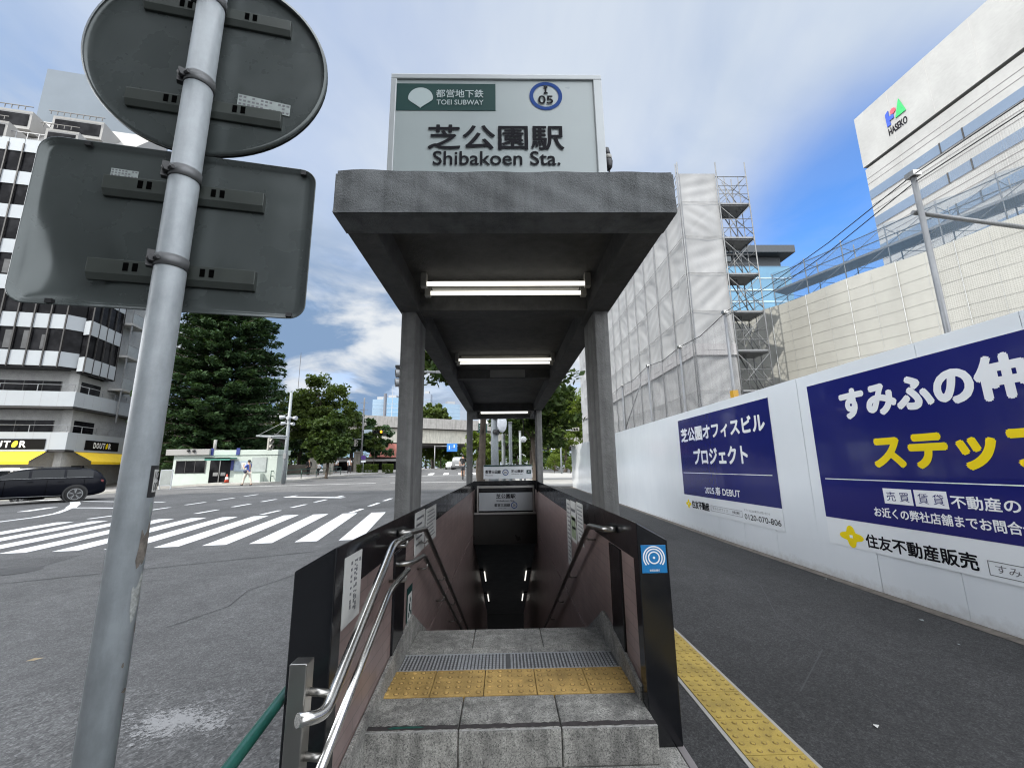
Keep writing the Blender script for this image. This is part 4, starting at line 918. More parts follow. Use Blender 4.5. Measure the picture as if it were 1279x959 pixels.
def crown_pts(blobs, n, seed, clumps=26, spread=.30, shell=.55):
    g = np.random.default_rng(seed); out = []
    vol = np.array([b[3] * b[4] * b[5] for b in blobs]) ** .75; vol /= vol.sum()
    for b, w in zip(blobs, vol):
        c = np.array(b[:3]); r_ = np.array(b[3:6]); nc = max(5, int(clumps * (w * len(blobs)) ** .5))
        d = g.normal(size=(nc, 3)); d /= np.linalg.norm(d, axis=1)[:, None]; d[:, 2] = d[:, 2] * .9 + .12
        cc = c + d * r_ * g.uniform(shell, 1.02, nc)[:, None]
        m = int(n * w); idx = g.integers(0, nc, m); sz = g.uniform(.6, 1.25, nc)
        p = g.normal(size=(m, 3)); p /= np.linalg.norm(p, axis=1)[:, None]; rad = g.uniform(0, 1, m) ** .42
        q = cc[idx] + p * rad[:, None] * (sz[idx] * spread)[:, None] * r_ * np.array([1, 1, .72])
        out.append(q)
    return np.concatenate(out)
def limbs(mb, base, top, r0, tips, n=8):
    base, top = Vector(base), Vector(top)
    P = [base.lerp(top, t) + Vector((rng.normal(0, .02), rng.normal(0, .02), 0)) * (top - base).length * (0 < t < 1) for t in (0, .05, .25, .5, .75, 1)]
    mb.tube(P, [r0 * 1.35, r0, r0 * .9, r0 * .75, r0 * .55, r0 * .3], n)
    for t in tips:
        t = Vector(t); a = base.lerp(top, rng.uniform(.42, .85)); m = a.lerp(t, .5) + Vector((0, 0, (t - a).length * .08))
        mb.tube([a, m, t], [r0 * .45, r0 * .3, r0 * .1], 6)
def tree(name, label, x, y, blobs, n, leaf, mat, seed, group=None, trunk=.22, clumps=26, spread=.30, lean=(0, 0), z0=None):
    z0 = zf(x, y) + .12 if z0 is None else z0
    t = thing(name, label, 'tree', (x, y, z0), 0, group)
    B = [(x + b[0], y + b[1], z0 + b[2], b[3], b[4], b[5]) for b in blobs]
    topz = max(b[2] for b in B); mb = MB(); g = random.Random(seed)
    limbs(mb, (x, y, z0 - .2), (x + lean[0], y + lean[1], topz), trunk, [(b[0] + g.uniform(-.3, .3) * b[3], b[1], b[2] + .2 * b[5]) for b in B])
    mb.build('trunk', BARK, t)
    leaf_mesh('crown', mat, crown_pts(B, n, seed, clumps, spread), leaf, t, seed=seed)
    return t
# the big cedar behind the booth: whorls of drooping sprays
cx_, cy_ = -27.0, 40.0; cz_ = zf(cx_, cy_)
ct = thing('cedar_tree', 'tall dense dark green conifer standing behind the low booth', 'tree', (cx_, cy_, cz_))
mb = MB(); mb.tube([(cx_, cy_, cz_ - .2), (cx_, cy_, cz_ + 6), (cx_ + .1, cy_, cz_ + 14), (cx_, cy_, cz_ + 25)], [.5, .42, .3, .04], 10)
pts = []; g = np.random.default_rng(3)
for li in range(44):
    t = li / 43; zz = cz_ + 1.4 + 23.6 * t; Rr = 5.6 * (.80 + .9 * t if t < .22 else 1) * (1 - max(0, (t - .22)) / .80) ** .55 + .25
    nb = max(6, int(16 * (1 - .5 * t)))
    for k_ in range(nb):
        a = 6.283 * (k_ + g.random()) / nb + li * .7; L = Rr * g.uniform(.72, 1.12); dr = L * g.uniform(.02, .22)
        end = np.array([cx_ + L * math.cos(a), cy_ + L * math.sin(a), zz - dr + .18 * L])
        if L > 1.5 and li % 2 == 0: mb.tube([(cx_, cy_, zz), tuple((np.array([cx_, cy_, zz]) + end) / 2 + [0, 0, .1]), tuple(end)], [.07, .05, .02], 5)
        m = int(60 + 80 * L / 3); s_ = g.uniform(.22, 1.03, m) ** .8; wdt = (.30 + .55 * np.sin(np.clip(s_, 0, 1) * 3.0)) * .32 * L ** .55
        side = np.array([-math.sin(a), math.cos(a), 0])
        p = np.array([cx_, cy_, zz])[None] + (end - [cx_, cy_, zz])[None] * s_[:, None] + side[None] * (g.uniform(-1, 1, m) * wdt)[:, None]
        p[:, 2] += -.12 * s_ ** 2 * L * .4 + g.normal(0, .09, m) - np.abs(g.normal(0, .13, m)); pts.append(p)
mb.build('trunk', BARK, ct)
leaf_mesh('crown', LEAF['dark'], np.concatenate(pts), .20, ct, flat=.9, elong=2.3, seed=11)

TG = 'trees along the far pavement'
tree('broadleaf_tree', 'large olive green spreading tree beside the conifer, reaching above the bridge', -23.4, 53.0, [(-2.8, 0, 8.2, 2.6, 2.8, 2.7), (0.2, 0, 9.6, 2.9, 2.8, 2.9), (2.6, 0, 7.6, 2.6, 2.7, 2.8), (3.8, 0, 5.2, 2.3, 2.4, 2.2), (-1.2, -.6, 6.3, 3.0, 2.6, 2.3), (1.2, -.8, 5.2, 2.8, 2.4, 2.2), (-3.8, .3, 5.6, 2.3, 2.3, 2.2)], 13500, .28, LEAF['mid'], 21, TG, .4, 34, .30)
tree('broadleaf_tree', 'small round deep green tree behind the signal pole with lamps', -15.9, 39.0, [(0, 0, 4.1, 1.7, 1.6, 1.7), (.9, -.2, 2.9, 1.3, 1.3, 1.3), (-.9, -.2, 2.8, 1.3, 1.3, 1.3), (.1, -.3, 2.0, 1.5, 1.3, .9)], 6500, .24, LEAF['deep'], 22, TG, .14, 30, .32)
tree('broadleaf_tree', 'shaded tree closing the gap behind the stone gate piers', -20.5, 57.5, [(0, 0, 4.8, 3.2, 2.5, 3.0), (3.4, 0, 3.8, 2.6, 2.2, 2.4), (-3, 0, 4, 2.6, 2.2, 2.4)], 6000, .34, LEAF['dark'], 23, TG, .3)
tree('broadleaf_tree', 'dark tree behind the booth roof between the conifer and the corner building', -29.5, 47, [(0, 0, 4.6, 3.4, 2.5, 3.2), (-3.4, 0, 3.8, 2.8, 2.2, 2.4), (3, .4, 3, 2.6, 2.2, 2.4)], 5000, .34, LEAF['dark'], 24, TG, .3)
tree('young_tree', 'thin young roadside tree in front of the bridge girder', -16.0, 53.0, [(0, 0, 4.6, .9, .9, .9), (-.3, 0, 3.6, 1.0, .9, .7), (.5, 0, 3.0, .8, .8, .6)], 900, .26, LEAF['mid'], 25, None, .05, 12, .4)
# trees past the bridge, and the street trees on our side
tree('round_tree', 'round sunlit tree showing above the bridge parapet beside the rear post', -17.8, 108, [(0, 0, 13.6, 3.2, 3.2, 3.2), (-2.2, 0, 12.2, 2.6, 2.6, 2.8), (2.2, 0, 12, 2.4, 2.6, 2.8)], 4200, .6, LEAF['mid'], 31, None, .4)
FT = 'trees along the road under the bridge'
for i, (x, y, s_, mt, lb) in enumerate(((-18.3, 101, 1.0, 'bright', 'bright tree under the bridge next to the front post'), (-15.6, 106, .95, 'bright', 'bright tree under the bridge, second along the road'), (-13.4, 122, 1.1, 'deep', 'dark tree under the bridge behind the blue road sign'), (3.5, 108, 1.25, 'deep', 'dark tree past the bridge by the parked cars'), (-3.0, 128, 1.3, 'mid', 'tree closing the end of the road under the bridge'))):
    tree('roadside_tree', lb, x, y, [(0, 0, 4.6 * s_, 2.3 * s_, 2 * s_, 2.0 * s_), (-1.3 * s_, 0, 3.4 * s_, 1.8 * s_, 1.7, 1.5 * s_), (1.4 * s_, 0, 3.3 * s_, 1.8 * s_, 1.7, 1.5 * s_)], 2200, .42, LEAF[mt], 40 + i, FT, .2)
ST = 'street trees behind the stair head'
tree('street_tree', 'street tree whose leafy twigs hang beside the canopy on the road side', -.9, 18.0, [(-1.3, 0, 5.6, 1.7, 1.7, 1.5), (.9, 0, 6.2, 2.1, 1.8, 1.5), (2.2, .3, 5.0, 1.7, 1.7, 1.4), (0.4, 0, 4.6, 1.6, 1.4, .9), (2.4, -.2, 3.9, 1.2, 1.2, .8)], 7000, .20, LEAF['deep'], 51, ST, .17, 34, .34)
tree('street_tree', 'dark street tree seen through the rear posts behind the round mirror', 1.9, 25.5, [(0, 0, 4.4, 2.0, 1.7, 1.6), (1.3, 0, 3.3, 1.5, 1.4, 1.3), (-1.3, 0, 3.6, 1.4, 1.4, 1.1), (.6, 0, 5.4, 1.7, 1.5, 1.2)], 6000, .22, LEAF['deep'], 52, ST, .16, 34, .34)
tree('street_tree', 'low sunlit street tree behind the round mirror pole on the road side', -2.0, 33.5, [(0, 0, 2.4, 1.3, 1.2, 1.1), (.9, 0, 1.6, 1.0, 1, .9)], 2000, .22, LEAF['bright'], 53, ST, .1)
tree('street_tree', 'street tree with dark crown, farther along behind the line name board', 2.4, 37.5, [(0, 0, 3.6, 2.0, 1.7, 1.7), (-1.6, 0, 2.8, 1.5, 1.4, 1.3), (1.6, 0, 2.9, 1.5, 1.4, 1.3)], 4000, .26, LEAF['deep'], 54, ST, .15)
tree('park_tree', 'tall bright green tree rising between the rear post and the wrapped building', 9.6, 67, [(-1.4, 0, 9.0, 3.3, 3, 3.0), (2.4, 0, 10.6, 3.7, 3, 3.2), (0.4, 0, 5.8, 3.6, 3, 2.6), (4.6, 0, 7.0, 3.2, 3, 2.8), (-1.2, 0, 3.0, 2.8, 2.4, 1.9)], 9000, .30, LEAF['bright'], 55, None, .25, 34, .32)
tree('park_tree', 'broad bright green tree standing farther back behind the pole with red signal', 10.5, 84, [(0, 0, 12.6, 4.6, 4, 4.2), (-4.6, 0, 9.6, 3.8, 3, 3.4), (3.6, 0, 9, 4, 3, 3.4)], 6000, .46, LEAF['bright'], 56, None, .3)
def shrub(name, label, x, y, rx, ry, h, n, mat, seed, boxy=False, cat='shrub', group=None):
    z0 = zf(x, y) + .02; t = thing(name, label, cat, (x, y, z0), 0, group); g = np.random.default_rng(seed)
    if boxy:
        p = g.uniform(-1, 1, (n, 3)); ax = g.integers(0, 3, n); p[np.arange(n), ax] = np.sign(p[np.arange(n), ax]) * g.uniform(.8, 1.02, n)
        C_ = np.array([x, y, z0 + h / 2]) + p * np.array([rx, ry, h / 2])
    else: C_ = crown_pts([(x, y, z0 + h * .5, rx, ry, h * .5)], n, seed, 24, .4)
    leaf_mesh('foliage', mat, C_, .11, t, seed=seed)
    MB().tube([(x, y, z0 - .05), (x, y, z0 + h * .6)], .04, 6).build('stem', BARK, t)
shrub('round_shrub', 'round clipped bush beside the pole with red signal, by the rear post', 7.3, 61.5, 1.15, 1.0, 2.9, 2600, LEAF['bright'], 61)
shrub('round_shrub', 'smaller clipped bush between the red signal pole and the hoarding end', 9.3, 59.5, .8, .7, 2.0, 1800, LEAF['bright'], 62)
shrub('hedge', 'clipped hedge block nearest the thin young tree', -16.3, 51.6, 1.15, .5, 1.05, 2600, LEAF['hedge'], 63, True, 'hedge', 'clipped hedges')
shrub('hedge', 'shorter clipped hedge block next to the front post', -14.0, 52.0, .55, .5, 1.05, 1500, LEAF['hedge'], 64, True, 'hedge', 'clipped hedges')

pts = []; g = np.random.default_rng(77)
for i in range(150):
    u = g.uniform(-150, 75); q = np.array([u, 150 + g.normal(0, 4), 1.1 + g.uniform(1.0, 6.0)]); pts.append(q + g.normal(size=(70, 3)) * np.array([2.2, 1.6, 1.3]))
fw = leaf_mesh('far_wood', LEAF['deep'], np.concatenate(pts), .9, None, seed=78); tag(fw, 'far band of dark trees closing the street beyond the bridge', 'trees', None, 'stuff')
tree('broadleaf_tree', 'shaded tree between the conifer and the olive green tree, behind the low stone wall', -27.5, 58, [(0, 0, 3.6, 3.0, 2.5, 3.0), (3.6, 0, 3.4, 2.8, 2.2, 2.8), (-3, 0, 3.4, 2.8, 2.2, 2.6)], 6000, .34, LEAF['dark'], 27, TG, .3)
# ------------------------------------------------------------------ corner office building with the coffee shop
M['panel_w'] = plain('white cladding panel', (0.36, 0.385, 0.405), 0.55, 0, 0.04, 0.5, spec=0.15)
k = NT('dark window glass'); k.col(k.mix(k.ramp(k.noise(0.8, 3), [(0.45, 0.0), (0.6, 1.0)]), (0.006, 0.006, 0.007), (0.018, 0.018, 0.02))).set(rough=0.12, spec=0.05); M['glass'] = k.mat
M['mullion'] = plain('dark mullion', (0.035, 0.033, 0.032), 0.5, 0.2)
M['wall_c'] = concrete('office concrete', (0.36, 0.36, 0.35), 0.15, 6, False, 0.15)
M['cream'] = plain('cream wall', (0.29, 0.285, 0.275), 0.8, 0, 0.05, 0.4, spec=0.1)
M['awning'] = plain('yellow awning cloth', (0.75, 0.50, 0.012), 0.7, 0, 0.08, 2)
BM = Matrix.Translation((-34.03, 33.61, 0)) @ Matrix.Rotation(R(12), 4, 'Z')
ob = thing('office_building', 'white panelled corner office block with dark window bands and a coffee shop below', 'office building', (-34.03, 33.61, 0), R(12))
BW = -24.0; TOP = 29.2
def LB(): return MB(BM)
z = LB(); z.box((BW, 1.3, -.6), (-1.3, 13, TOP)); z.box((-1.3, 1.05, -.6), (-.62, 1.9, TOP)); z.box((-1.45, 3.9, -.6), (-.7, 13, TOP - 2)); z.build('wall', M['wall_c'], ob)
for i, (z0, z1) in enumerate(((3.2, 4.55), (6.58, 7.76))):
    z = LB(); z.prism([(BW, 0), (0, 0), (0, 11), (-.2, 11), (-.2, .2), (BW, .2)], (0, 0, z0), (1, 0, 0), (0, 1, 0), (0, 0, 1), z1 - z0); z.build('balcony_parapet', M['panel_w'], ob)
    z = LB(); z.prism([(BW, .03), (-.03, .03), (-.03, 11), (-1.4, 11), (-1.4, 1.4), (BW, 1.4)], (0, 0, z0 - .16), (1, 0, 0), (0, 1, 0), (0, 0, 1), .155); z.build('balcony_slab', M['mullion'], ob)
    z = LB()
    for q in np.arange(-1.1, BW, -1.1): z.box((q, -.004, z0), (q + .025, .0, z1))
    for q in np.arange(1.0, 11, 1.0): z.box((.0, q, z0), (.004, q + .02, z1))
    z.build('panel_joint', plain('panel joint', (0.3, 0.31, 0.32), 0.6), ob)
    z = LB(); z.tube([(BW, .1, z1 + .55), (-.1, .1, z1 + .55), (-.1, 11, z1 + .55)], .03, 6)
    for q in np.arange(-.2, BW, -2.4): z.bar((q, .1, z1), (q, .1, z1 + .55), .04)
    for q in np.arange(1.5, 11, 1.6): z.bar((-.1, q, z1), (-.1, q, z1 + .55), .04)
    z.build('balcony_rail', M['galv'], ob)
    zz = z1 + .02; hh = 1.02
    for x0, x1 in ((-9.4, -1.9), (-18, -10.5)):
        w_ = LB(); w_.box((x0, 1.27, zz - .3), (x1, 1.35, zz + hh)); wo_ = w_.build('window', M['glass'], ob)
        f = LB()
        for q in np.arange(x0, x1 + .1, 1.25): f.box((q - .03, 1.255, zz - .3), (q + .03, 1.268, zz + hh))
        f.build('window_frame', M['mullion'], wo_)
    w_ = LB(); w_.box((-.72, 4.05 - 3.5, zz - .3), (-.60, 4.05, zz + hh)) if False else w_.box((-.72, .35 + 1.0, zz - .3), (-.61, 3.6, zz + hh)); w_.build('window', M['glass'], ob)
z = LB(); z.box((-1.4, 1.9, 2.0), (-.63, 13, 9.3)); z.build('side_wall', M['wall_c'], ob)
fl = [9.80 + 3.1 * i for i in range(7)]
plan = [(BW, 0), (-1.54, 0), (-.70, .75), (-.70, 1.5), (BW, 1.5)]
LB().prism([(BW, .05), (-1.56, .05), (-.74, .78), (-.74, 1.45), (BW, 1.45)], (0, 0, 9.66), (1, 0, 0), (0, 1, 0), (0, 0, 1), TOP - 9.7).build('window_wall', M['glass'], ob)
sidep = [(-.6, .55), (0, .28), (0, 4.0), (-.6, 4.0)]
LB().prism([(-.6, .6), (-.04, .34), (-.04, 3.97), (-.6, 3.97)], (0, 0, 9.36), (1, 0, 0), (0, 1, 0), (0, 0, 1), TOP - 10.8).build('window_wall', M['glass'], ob)
for i, f0 in enumerate(fl):
    z = LB(); q = -1.54; 
    while q > BW + 1.1:
        z.box((q - 1.055, -.03, f0), (q - .02, .05, f0 + 1.2)); q -= 1.085
    z.obox((-1.12, .36, f0 + .6), (.40, .357, 0), (.03, -.03, 0), (0, 0, .6)); z.build('spandrel_panel', M['panel_w'], ob)
    if i < 6:
        z = LB(); 
        for a in range(4): z.box((-.03, .32 + a * .92, f0 - .3), (.03, .32 + a * .92 + .87, f0 + .9))
        z.obox((-.30, .42, f0 + .3), (.27, -.12, 0), (.012, .025, 0), (0, 0, .6)); z.build('spandrel_panel', M['panel_w'], ob)
z = LB(); q = -1.54
while q > BW + 1: z.box((q - .045, -.10, 9.7), (q + .045, .06, TOP - .05)); q -= 1.085
for a in range(5): z.box((-.02, .28 + a * .92, 9.4), (.07, .32 + a * .92, TOP - 1.5))
z.build('mullion', M['mullion'], ob)
bl_ = plain('pale blind', (0.06, 0.062, 0.065), 0.7, 0, 0.3, 1)
for q_ in range(18):
    f0 = fl[int(rng.integers(0, 6))]; q = -1.6 - 1.085 * int(rng.integers(0, 9)); w_ = rng.uniform(.2, .6)
    LB().box((q - .08 - w_, .015, f0 + 1.35 + .01 * q_ / 18), (q - .08, .03 + .0007 * q_, f0 + 1.3 + rng.uniform(1.1, 1.55))).build('window_blind', bl_, ob)
for i in range(7):                                                     # escape balconies on the street side
    z0 = 8.75 + 3.1 * i - .1
    LB().box((-.7, 4.4, z0), (.5, 6.6, z0 + .2)).build('escape_balcony', M['wall_c'], ob)
    LB().box((.44, 4.4, z0 + .2), (.48, 6.6, z0 + 1.15)).build('balcony_glazing', plain('frosted balcony glazing', (0.22, 0.24, 0.24), 0.3), ob)
    z = LB(); z.tube([(.46, 4.4, z0 + 1.2), (.46, 6.6, z0 + 1.2)], .025, 6); z.bar((.4, 4.5, z0 - 2.9), (.4, 4.5, z0), .09); z.build('balcony_rail', M['galv'], ob)
# stepped sunlit roof, plant tower
LB().prism([(.4, TOP), (1.2, TOP + .25), (7.2, TOP + 7.8), (9, TOP + 7.8), (9, TOP)], (BW, 0, 0), (0, 1, 0), (0, 0, 1), (1, 0, 0), 22.2).build('roof', M['cream'], ob)
LB().box((BW, .0, TOP), (-1.2, .9, TOP + .35)).build('roof_edge', M['cream'], ob)
for x0, y0, zz, w_ in ((-19.5, 2.0, 1.9, 3.6), (-13.4, 3.4, 3.9, 4.4), (-7.6, 3.6, 4.0, 4.0), (-11.0, .9, .7, 2.6), (-20, 4.6, 5.2, 5.0), (-6, 1.2, .8, 2.4)):
    d_ = LB().box((x0, y0 - .9, TOP + zz - .7), (x0 + w_, y0 + 3.5, TOP + zz + 1.2)).build('dormer', M['cream'], ob)
    LB().box((x0 + .2, y0 - .93, TOP + zz - .4), (x0 + w_ - .2, y0 - .88, TOP + zz + .85)).build('dormer_window', M['glass'], d_)
    z = LB(); z.bar((x0 - .2, y0 - 1.2, TOP + zz + 1.45), (x0 + w_ + .2, y0 - 1.2, TOP + zz + 1.45), .06)
    for q in np.arange(x0, x0 + w_ + .1, .5): z.bar((q, y0 - 1.2, TOP + zz + 1.1), (q, y0 - 1.2, TOP + zz + 1.45), .05)
    z.build('dormer_rail', M['mullion'], d_)
z = LB()
for a in range(2):
    z.bar((-17.0 + a * 1.0, .2, TOP + .2), (-13.8 + a * 1.0, 3.2, TOP + 3.9), .08)
for a in range(9): t = a / 8; z.bar((-17 + 3.2 * t, .2 + 3 * t, TOP + .2 + 3.7 * t), (-16 + 3.2 * t, .2 + 3 * t, TOP + .2 + 3.7 * t), .05)
for q in np.arange(BW, -1.6, .8): z.bar((q, .35, TOP + .35), (q, .35, TOP + 1.3), .05)
z.bar((BW, .35, TOP + 1.3), (-1.4, .35, TOP + 1.3), .06); z.build('roof_stair_rail', M['galv'], ob)
LB().box((-18.2, 14, 29), (-8.0, 20, 49.4)).build('plant_tower', plain('pale metal cladding', (0.155, 0.178, 0.20), 0.9, 0, 0.06, 0.3, spec=0.03), ob)
z = LB()
for a in range(6): z.bar((-2.2 + a * .35, 3.5 + a * .6, TOP - 1 + a * .05), (-.4 + a * .35, 3.5 + a * .6, TOP + 2.2 - a * .3), .12)
z.build('fire_stair', M['panel_w'], ob)
# shop
z = LB(); z.box((BW, 1.6, -.6), (-1.2, 1.9, 3.1)); z.box((-1.6, 1.5, -.6), (-1.0, 10, 3.1)); z.build('shop_front', M['glass'], ob)
LB().box((-.95, .5, -.6), (-.45, 1.0, 3.04)).build('corner_column', M['wall_c'], ob)
z = LB()
for q in np.arange(-1.6, BW, -1.5): z.box((q - .05, 1.52, -.6), (q + .05, 1.6, 3.05))
for q in np.arange(2.2, 9, 1.3): z.box((-1.0, q, -.6), (-.93, q + .09, 3.05))
z.box((-5.5, 1.3, -.3), (-4.2, 1.45, .8)); z.box((-2.7, 1.3, -.3), (-1.9, 1.45, 1.2)); z.build('shop_frame', plain('brown shop timber', (0.10, 0.07, 0.05), 0.6), ob)
def awning(p, q, out, name='awning'):
    p, q, out = Vector(p), Vector(q), Vector(out)
    z = LB(); a, b_, c, d = p, q, q + out, p + out; vz = Vector((0, 0, .20)); th = Vector((0, 0, -.03))
    z.add([a, b_, c, d, c - vz, d - vz, a + th, b_ + th, c + th, d + th], [(0, 1, 2, 3), (3, 2, 4, 5), (0, 3, 6), (1, 7, 2), (6, 9, 8, 7)]); aw = z.build(name, M['awning'], ob)
    z = LB(); z.bar(p + Vector((0, 0, .06)), q + Vector((0, 0, .06)), .14); z.build('awning_box', M['panel_w'], aw)
    z = LB(); z.bar(p + Vector((0, 0, -.05)), p + out, .05); z.bar(q + Vector((0, 0, -.05)), q + out, .05); z.build('awning_arm', M['mullion'], aw)
awning((-9.5, -.02, 3.08), (-1.15, -.02, 3.08), (0, -1.35, -.80)); awning((.02, .95, 3.08), (.02, 9, 3.08), (1.25, 0, -.80))
s1 = LB().box((-8.0, -.05, 3.22), (-1.32, -.004, 4.02)).build('shop_sign', M['sign_black'], ob)
s2 = LB().box((.004, 1.95, 3.26), (.05, 6.0, 4.05)).build('shop_sign', M['sign_black'], ob)
def shop_text(par, o_, u_, n_, L, z0, z1):
    pos = 0.0; w_ = L / 6
    for i, ch in enumerate('DOUTOR'):
        mt = M['y_print'] if i == 4 else M['w_print']
        z = MB(BM)
        if i == 4:
            c_ = Vector(o_) + Vector(u_) * (w_ * (i + .42)) + Vector((0, 0, (z0 + z1) / 2)); zz_ = (z1 - z0) / 2
            pts_ = [(.36 * w_ * math.cos(t) + .12 * w_ * math.sin(t), zz_ * math.sin(t)) for t in np.linspace(0, 6.28, 20, endpoint=False)]
            z.prism(pts_, c_, u_, (0, 0, 1), n_, .004); z.build('bean_letter', mt, par)
        else:
            lettering(z, ch, o_, u_, (0, 0, 1), n_, (w_ * i, w_ * (i + .84), z0, z1), .04); z.build('lettering', mt, par)
shop_text(s1, (-5.35, -.054, 0), (1, 0, 0), (0, -1, 0), 2.95, 3.36, 3.88); shop_text(s2, (.054, 2.85, 0), (0, 1, 0), (1, 0, 0), 2.2, 3.42, 3.90)

# ------------------------------------------------------------------ booth
by = 31.9; bz = zf(-20, 31.5) + .10
bo = thing('police_booth', 'low pale green flat roofed booth with notice board and small green awning', 'booth', (-20.5, by, bz))
M['booth'] = plain('pale green render', (0.40, 0.45, 0.41), 0.75, 0, 0.06, 1.2)
MB().box((-24.3, by, bz - .4), (-16.75, by + 1.6, bz + 2.15)).build('wall', M['booth'], bo)
MB().box((-24.75, by - .25, bz + 2.02), (-21.6, by + 1.9, bz + 2.45)).build('roof_fascia', M['cream'], bo, .02)
MB().box((-21.595, by - .06, bz + 1.98), (-16.7, by + 1.8, bz + 2.36)).build('roof_fascia', M['booth'], bo, .02)
z = MB(); z.box((-24.05, by - .03, bz + .72), (-21.95, by + .02, bz + 1.62)); w1 = z.build('window', M['glass'], bo)
z = MB(); 
for q in (-24.07, -23.4, -22.7, -21.96): z.box((q, by - .05, bz + .70), (q + .05, by - .031, bz + 1.64))
z.build('window_frame', M['mullion'], w1)
d1 = MB().box((-21.6, by - .02, bz + .0), (-20.1, by + .02, bz + 1.62)).build('door', M['glass'], bo)
z = MB(); z.bar((-20.85, by - .035, bz), (-20.85, by - .035, bz + 1.62), .06); z.box((-21.3, by - .04, bz + .5), (-20.95, by - .022, bz + .75)); z.box((-20.75, by - .04, bz + .5), (-20.4, by - .022, bz + .75)); z.build('door_frame', M['steel_dull'], d1)
z = MB(); z.box((-21.45, by - .9, bz + 1.72), (-19.65, by - .06, bz + 1.80)); z.box((-21.45, by - .9, bz + 1.60), (-19.65, by - .86, bz + 1.80)); z.build('awning', plain('green awning', (0.03, 0.16, 0.12), 0.6), bo)
z = MB(); z.box((-21.62, by - .10, bz + 2.0), (-21.42, by - .065, bz + 2.5)); z.box((-19.75, by - .10, bz + 2.0), (-19.5, by - .065, bz + 2.5)); z.box((-20.05, by - .10, bz + .9), (-19.85, by - .065, bz + 1.62)); z.build('blue_banner', plain('dark blue banner', (0.02, 0.03, 0.16), 0.5), bo)
nb = MB().box((-19.8, by - .07, bz + .82), (-18.65, by - .01, bz + 1.55)).build('notice_board', plain('pale notice board', (0.30, 0.36, 0.42), 0.3), bo)
z = MB(); z.box((-19.3, by - .075, bz + .95), (-18.95, by - .0705, bz + 1.45)); z.box((-18.9, by - .075, bz + 1.0), (-18.7, by - .0705, bz + 1.3)); z.build('pinned_sheet', M['paper'], nb)
MB().box((-18.55, by - .07, bz + .75), (-17.5, by - .01, bz + 1.82)).build('grey_board', plain('grey board', (0.30, 0.33, 0.32), 0.5), bo)
MB().box((-19.5, by - .5, bz - .1), (-17.6, by - .02, bz + .62)).build('counter', M['booth'], bo)
MB().tube([(-22.1, by + 1, bz + 2.3), (-22.1, by + 1, bz + 3.2)], .11, 10).build('roof_pipe', M['cream'], bo)
z = MB(); z.ball((-23.1, by - .3, bz + 2.35), .11); z.ball((-22.7, by - .3, bz + 2.32), .11); z.build('floodlight', M['plastic_k'], bo)
cn = thing('traffic_cone', 'red and white striped cone in front of the booth counter', 'cone', (-19.65, 30.9, zf(-19.65, 30.9) + .13)); q = cn.location
MB().tube([(q.x, q.y, q.z + .03), (q.x, q.y, q.z + .22), (q.x, q.y, q.z + .23), (q.x, q.y, q.z + .42), (q.x, q.y, q.z + .43), (q.x, q.y, q.z + .6)], [.15, .11, .11, .075, .073, .03], 12).build('cone_body', plain('cone red', (0.45, 0.06, 0.03), 0.5), cn)
MB().tube([(q.x, q.y, q.z + .24), (q.x, q.y, q.z + .40)], [.112, .083], 12).build('white_band', M['w_print'], cn); MB().box((q.x - .18, q.y - .18, q.z), (q.x + .18, q.y + .18, q.z + .03)).build('cone_base', M['plastic_k'], cn)
bd = tag(MB().box((-21.1, 26.85, .62), (-20.45, 26.9, 1.5)).build('notice_stand', plain('grey board face', (0.25, 0.27, 0.26), 0.5)), 'grey framed notice stand on the kerb between the corner shop and the booth', 'sign stand')
z = MB(); z0 = zf(-20.8, 26.9)
for a, c in (((-21.12, z0), (-21.12, 1.53)), ((-20.43, z0), (-20.43, 1.53)), ((-21.12, 1.53), (-20.43, 1.53)), ((-21.12, .60), (-20.43, .60))): z.bar((a[0], 26.875, a[1]), (c[0], 26.875, c[1]), .05)
z.build('stand_frame', M['panel_w'], bd)
dk = thing('garage_building', 'low dark building in shade between the corner office block and the booth', 'building', (-31, 47, 0))
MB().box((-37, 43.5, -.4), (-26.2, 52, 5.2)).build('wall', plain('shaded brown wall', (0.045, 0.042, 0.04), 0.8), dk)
MB().box((-37.2, 43.2, 5.0), (-26, 52, 5.5)).build('roof', M['wall_c'], dk)
MB().box((-35, 43.4, 0), (-27.5, 43.47, 3.2)).build('opening', M['plastic_k'], dk)
# ------------------------------------------------------------------ elevated expressway, far towers
M['beam'] = concrete('pale painted girder', (0.55, 0.53, 0.46), 0.05, 3, True, 0.12); M['parapet'] = concrete('grey bridge parapet', (0.34, 0.33, 0.315), 0.05, 3, True, 0.15)
bd_ = Vector((.86, .51, 0)).normalized(); bn = Vector((.51, -.86, 0)).normalized(); bo_ = Vector((-26.8, 79.6, 0))
OV = frame(bo_, bd_, -bn)
br_ = thing('elevated_bridge', 'long pale elevated road bridge crossing the street in the distance', 'bridge', (bo_.x, bo_.y, 0))
MB(OV).box((-70, 0, 9.35), (110, .35, 11.45)).build('parapet', M['parapet'], br_); MB(OV).box((-70, 17.6, 9.35), (110, 18, 11.45)).build('parapet', M['parapet'], br_)
z = MB(OV); z.box((-70, .8, 6.45), (110, 1.2, 9.34)); z.box((-70, 17, 6.45), (110, 17.4, 9.34)); z.build('girder', M['beam'], br_)
z = MB(OV); z.box((-70, .36, 9.2), (110, 17.59, 9.6)); z.box((-70, 1.2, 6.0), (110, 17, 6.5)); z.build('deck', plain('dark bridge underside', (0.05, 0.045, 0.042), 0.8), br_)
for q in (-38, 66): MB(OV).box((q, 7, -.5), (q + 2.6, 11, 6.1)).build('pier', M['parapet'], br_)
